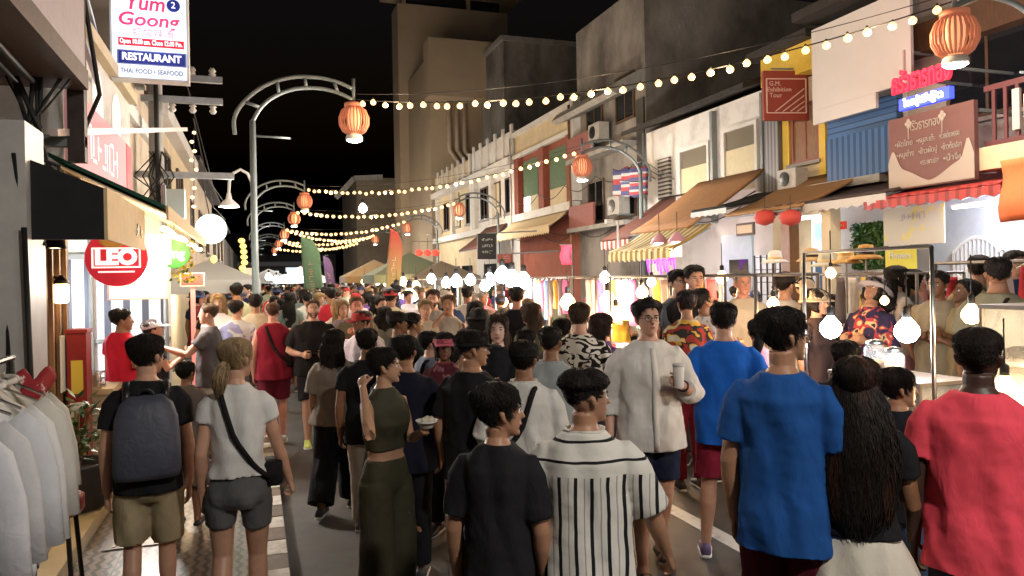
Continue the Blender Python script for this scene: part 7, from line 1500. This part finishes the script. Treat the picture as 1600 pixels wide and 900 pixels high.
for key, sd, lb in (('longhair', 1, 'plastic cup held by the long haired woman'), ('facered', 1, 'rolled snack in the hand of ruddy faced man')):
    cup_thing('drink_cup' if sd and key == 'longhair' else 'snack', lb, 'cup' if key == 'longhair' else 'snack', local(key, hand_of(key, sd) + Vector((0, .02, -.02))), [(.025, 0), (.035, .12), (.034, .12)], mat('clear_cup', (.6, .5, .4), rough=.3))
# ================================================================ the crowd further down: figures of a few kinds, each person its own copy
PROTO = []
def proto(nm, **S):
    S.update(h=1.70, vox=.011, tufts=160, lock=.003, strands=50, label='x', seed=40 + len(PROTO)); root, info = build_person(S); root.location = (0, -60 - len(PROTO), 0); PROTO.append((nm, root, S)); return root
MEN = [proto('short', hair='short', top=T(WHT), bottom=B('shorts', GRYC), armR='hold', face=True), proto('short', hair='short', top=T(WHT, sleeve=.7), bottom=B('trousers', GRYC), armL='swing_f', armR='swing_b', stride=.15), proto('cropped', hair='crop', top=T(WHT, sleeve=.6, hem=.78), bottom=B('shorts', GRYC), armL='phone', armR='down'), proto('capped', hair='short', cap=('cap', (.05, .05, .05)), top=T(WHT), bottom=B('trousers', GRYC), armL='down', armR='down', turn=30), proto('thick', hair='mop', wide=1.1, belly=.03, top=T(WHT, ease=.03), bottom=B('shorts', GRYC), armL='waist', armR='waist', turn=-25)]
WOM = [proto('long haired', sex='f', hair='long', top=T(WHT, fit=1, hem=.9), bottom=B('skirt', GRYC), armR='hold'), proto('bobbed', sex='f', hair='bob', top=T(WHT, fit=1), bottom=B('trousers', GRYC), armL='bag', turn=-20), proto('ponytailed', sex='f', hair='pony', top=T(WHT, fit=1, sleeve=.4), bottom=B('shorts', GRYC), armL='down', armR='swing_f', stride=.12), proto('hatted', sex='f', hair='bob', cap=('bucket', (.5, .45, .38)), top=T(WHT), bottom=B('wide', GRYC), armR='chest', turn=15)]
finish_people()
TOPS = [('black', (.014, .014, .016), 24), ('white', (.62, .60, .57), 22), ('grey', (.2, .2, .2), 9), ('navy', (.02, .03, .08), 8), ('red', (.45, .03, .04), 5), ('cream', (.56, .48, .36), 8), ('pale blue', (.25, .35, .5), 5), ('olive', (.12, .12, .06), 4), ('maroon', (.16, .02, .03), 4), ('pink', (.55, .2, .24), 4), ('yellow', (.6, .42, .06), 2), ('green', (.05, .2, .1), 2), ('violet', (.14, .07, .24), 2), ('brown', (.13, .07, .04), 4)]
BOT = [GRYC, (.02, .02, .025), (.3, .26, .18), (.05, .09, .18), (.35, .33, .3), (.02, .03, .06)]
TW = [t[2] for t in TOPS]
SK = [THAI, THAI, TAN, FAIR, FAIR, PINKF, (.4, .22, .14)]; HC = [(.012, .009, .008)] * 6 + [(.05, .028, .015), (.12, .07, .035), (.28, .18, .09), (.2, .19, .18)]
crng = random.Random(11); CROWD = []
def zone(x, y):
    if x < .05: a = 'on the left pavement'
    elif x < 1.6: a = 'in the left part of the street crowd'
    elif x < 3.0: a = 'in the middle of the street crowd'
    elif x < 5.0: a = 'at the line of stalls'
    else: a = 'in the walkway right of the stalls'
    b = 'near the bearded man' if y < 12 else 'level with first left lamp' if y < 15.5 else 'beyond first left lamp' if y < 20 else 'before the second left lamp' if y < 26 else 'beyond the second left lamp' if y < 33 else 'beyond the third left lamp' if y < 44 else 'near the far end'
    return a, b
def crowd_person(x, y, rz, near):
    fem = crng.random() < .45; nm, pr, S = crng.choice([p for p in PROTO if (p[1] in WOM) == fem])
    tn, tcv, _ = crng.choices(TOPS, TW)[0]; tcv = tuple(v * crng.uniform(.85, 1.12) for v in tcv); bc = crng.choice(BOT); sk = crng.choice(SK); hc = crng.choice(HC); capc = crng.choice([(.03, .03, .03), (.5, .48, .44), (.4, .05, .05), (.05, .07, .15)])
    r_ = pr.copy(); C.objects.link(r_); k = crng.uniform(.93, 1.05) * (.97 if fem else 1.02); r_.scale = (k, k, k); r_.location = (x, y, ground(x)); r_.rotation_euler = (0, 0, rz); r_['group'] = 'people in the market crowd'
    for ch in pr.children:
        nm0 = ch.name.split('.')[0]
        if not near and nm0 not in ('body', 'hair', 'shirt', 'sleeveless_top', 'trousers', 'shorts', 'skirt', 'cap', 'sun_hat'): continue
        c = ch.copy(); C.objects.link(c); c.parent = r_
        col = {'body': sk, 'hair': hc, 'eyebrow': hc, 'shirt': tcv, 'trousers': bc, 'shorts': bc, 'skirt': bc, 'cap': capc, 'sun_hat': capc}.get(nm0)
        if col: c.color = (*col, 1)
    a = (math.degrees(rz) + 360) % 360
    face = 'facing us' if 110 < a < 250 else 'walking away' if a < 60 or a > 300 else 'seen from the side'
    CROWD.append((r_, nm, 'woman' if fem else 'man', tn, face, zone(x, y), y, x)); PLACED.append((x, y))
def free(x, y, dmin): return all((x - a) ** 2 + (y - b_) ** 2 > dmin * dmin for a, b_ in PLACED)
def scatter(n, x0, x1, y0, y1, dmin, away=.6, pw=1.0):
    k = 0; tries = 0
    while k < n and tries < n * 40:
        tries += 1; x = crng.uniform(x0, x1); y = y0 + (y1 - y0) * crng.random() ** pw
        if not free(x, y, dmin): continue
        rz = (0 if crng.random() < away else PI) + crng.gauss(0, .4) + (crng.choice((-1, 1)) * PI / 2 if crng.random() < .12 else 0)
        crowd_person(x, y, rz, dep(x, y) < 14); k += 1
scatter(8, 1.0, 3.1, 7.0, 10, .52)
scatter(16, 1.0, 4.0, 10.2, 13, .62)
scatter(34, .3, 4.1, 13, 19, .58)
scatter(52, .3, 4.2, 19, 30, .55)
scatter(50, .3, 6.5, 30, 44, .6)
scatter(34, .3, 7.5, 44, 66, .65)
scatter(8, -1.0, -.1, 9.6, 15, .5)
scatter(14, -1.1, .0, 15, 34, .55)
scatter(14, 5.6, 8.8, 7.4, 12, .7, .5)
scatter(22, 5.4, 9.0, 12, 24, .65, .5)
scatter(9, 6.0, 9.2, 3.6, 7.2, .75, .5)
for nm, pr, S in PROTO:
    for ch in list(pr.children): bpy.data.objects.remove(ch)
    bpy.data.objects.remove(pr)
LAB = {}
for q in CROWD: LAB.setdefault((q[1], q[2], q[3], q[4], q[5]), []).append(q)
ORD = ['nearest', 'second nearest', 'third nearest', 'fourth nearest', 'fifth nearest', 'sixth nearest', 'seventh nearest', 'eighth nearest']
for (nm, wm, tn, fc, (za, zb)), L in LAB.items():
    L.sort(key=lambda q: q[6])
    for i, q in enumerate(L): q[0]['label'] = ' '.join((((ORD[min(i, 7)] + ' of such ') if len(L) > 1 else '') + f'{nm} {wm} in {tn} {fc} {za} {zb}').replace('in the left part of the street crowd', 'left in street').replace('in the middle of the street crowd', 'mid street').replace('in the walkway right of the stalls', 'behind the stalls').split()[:16])
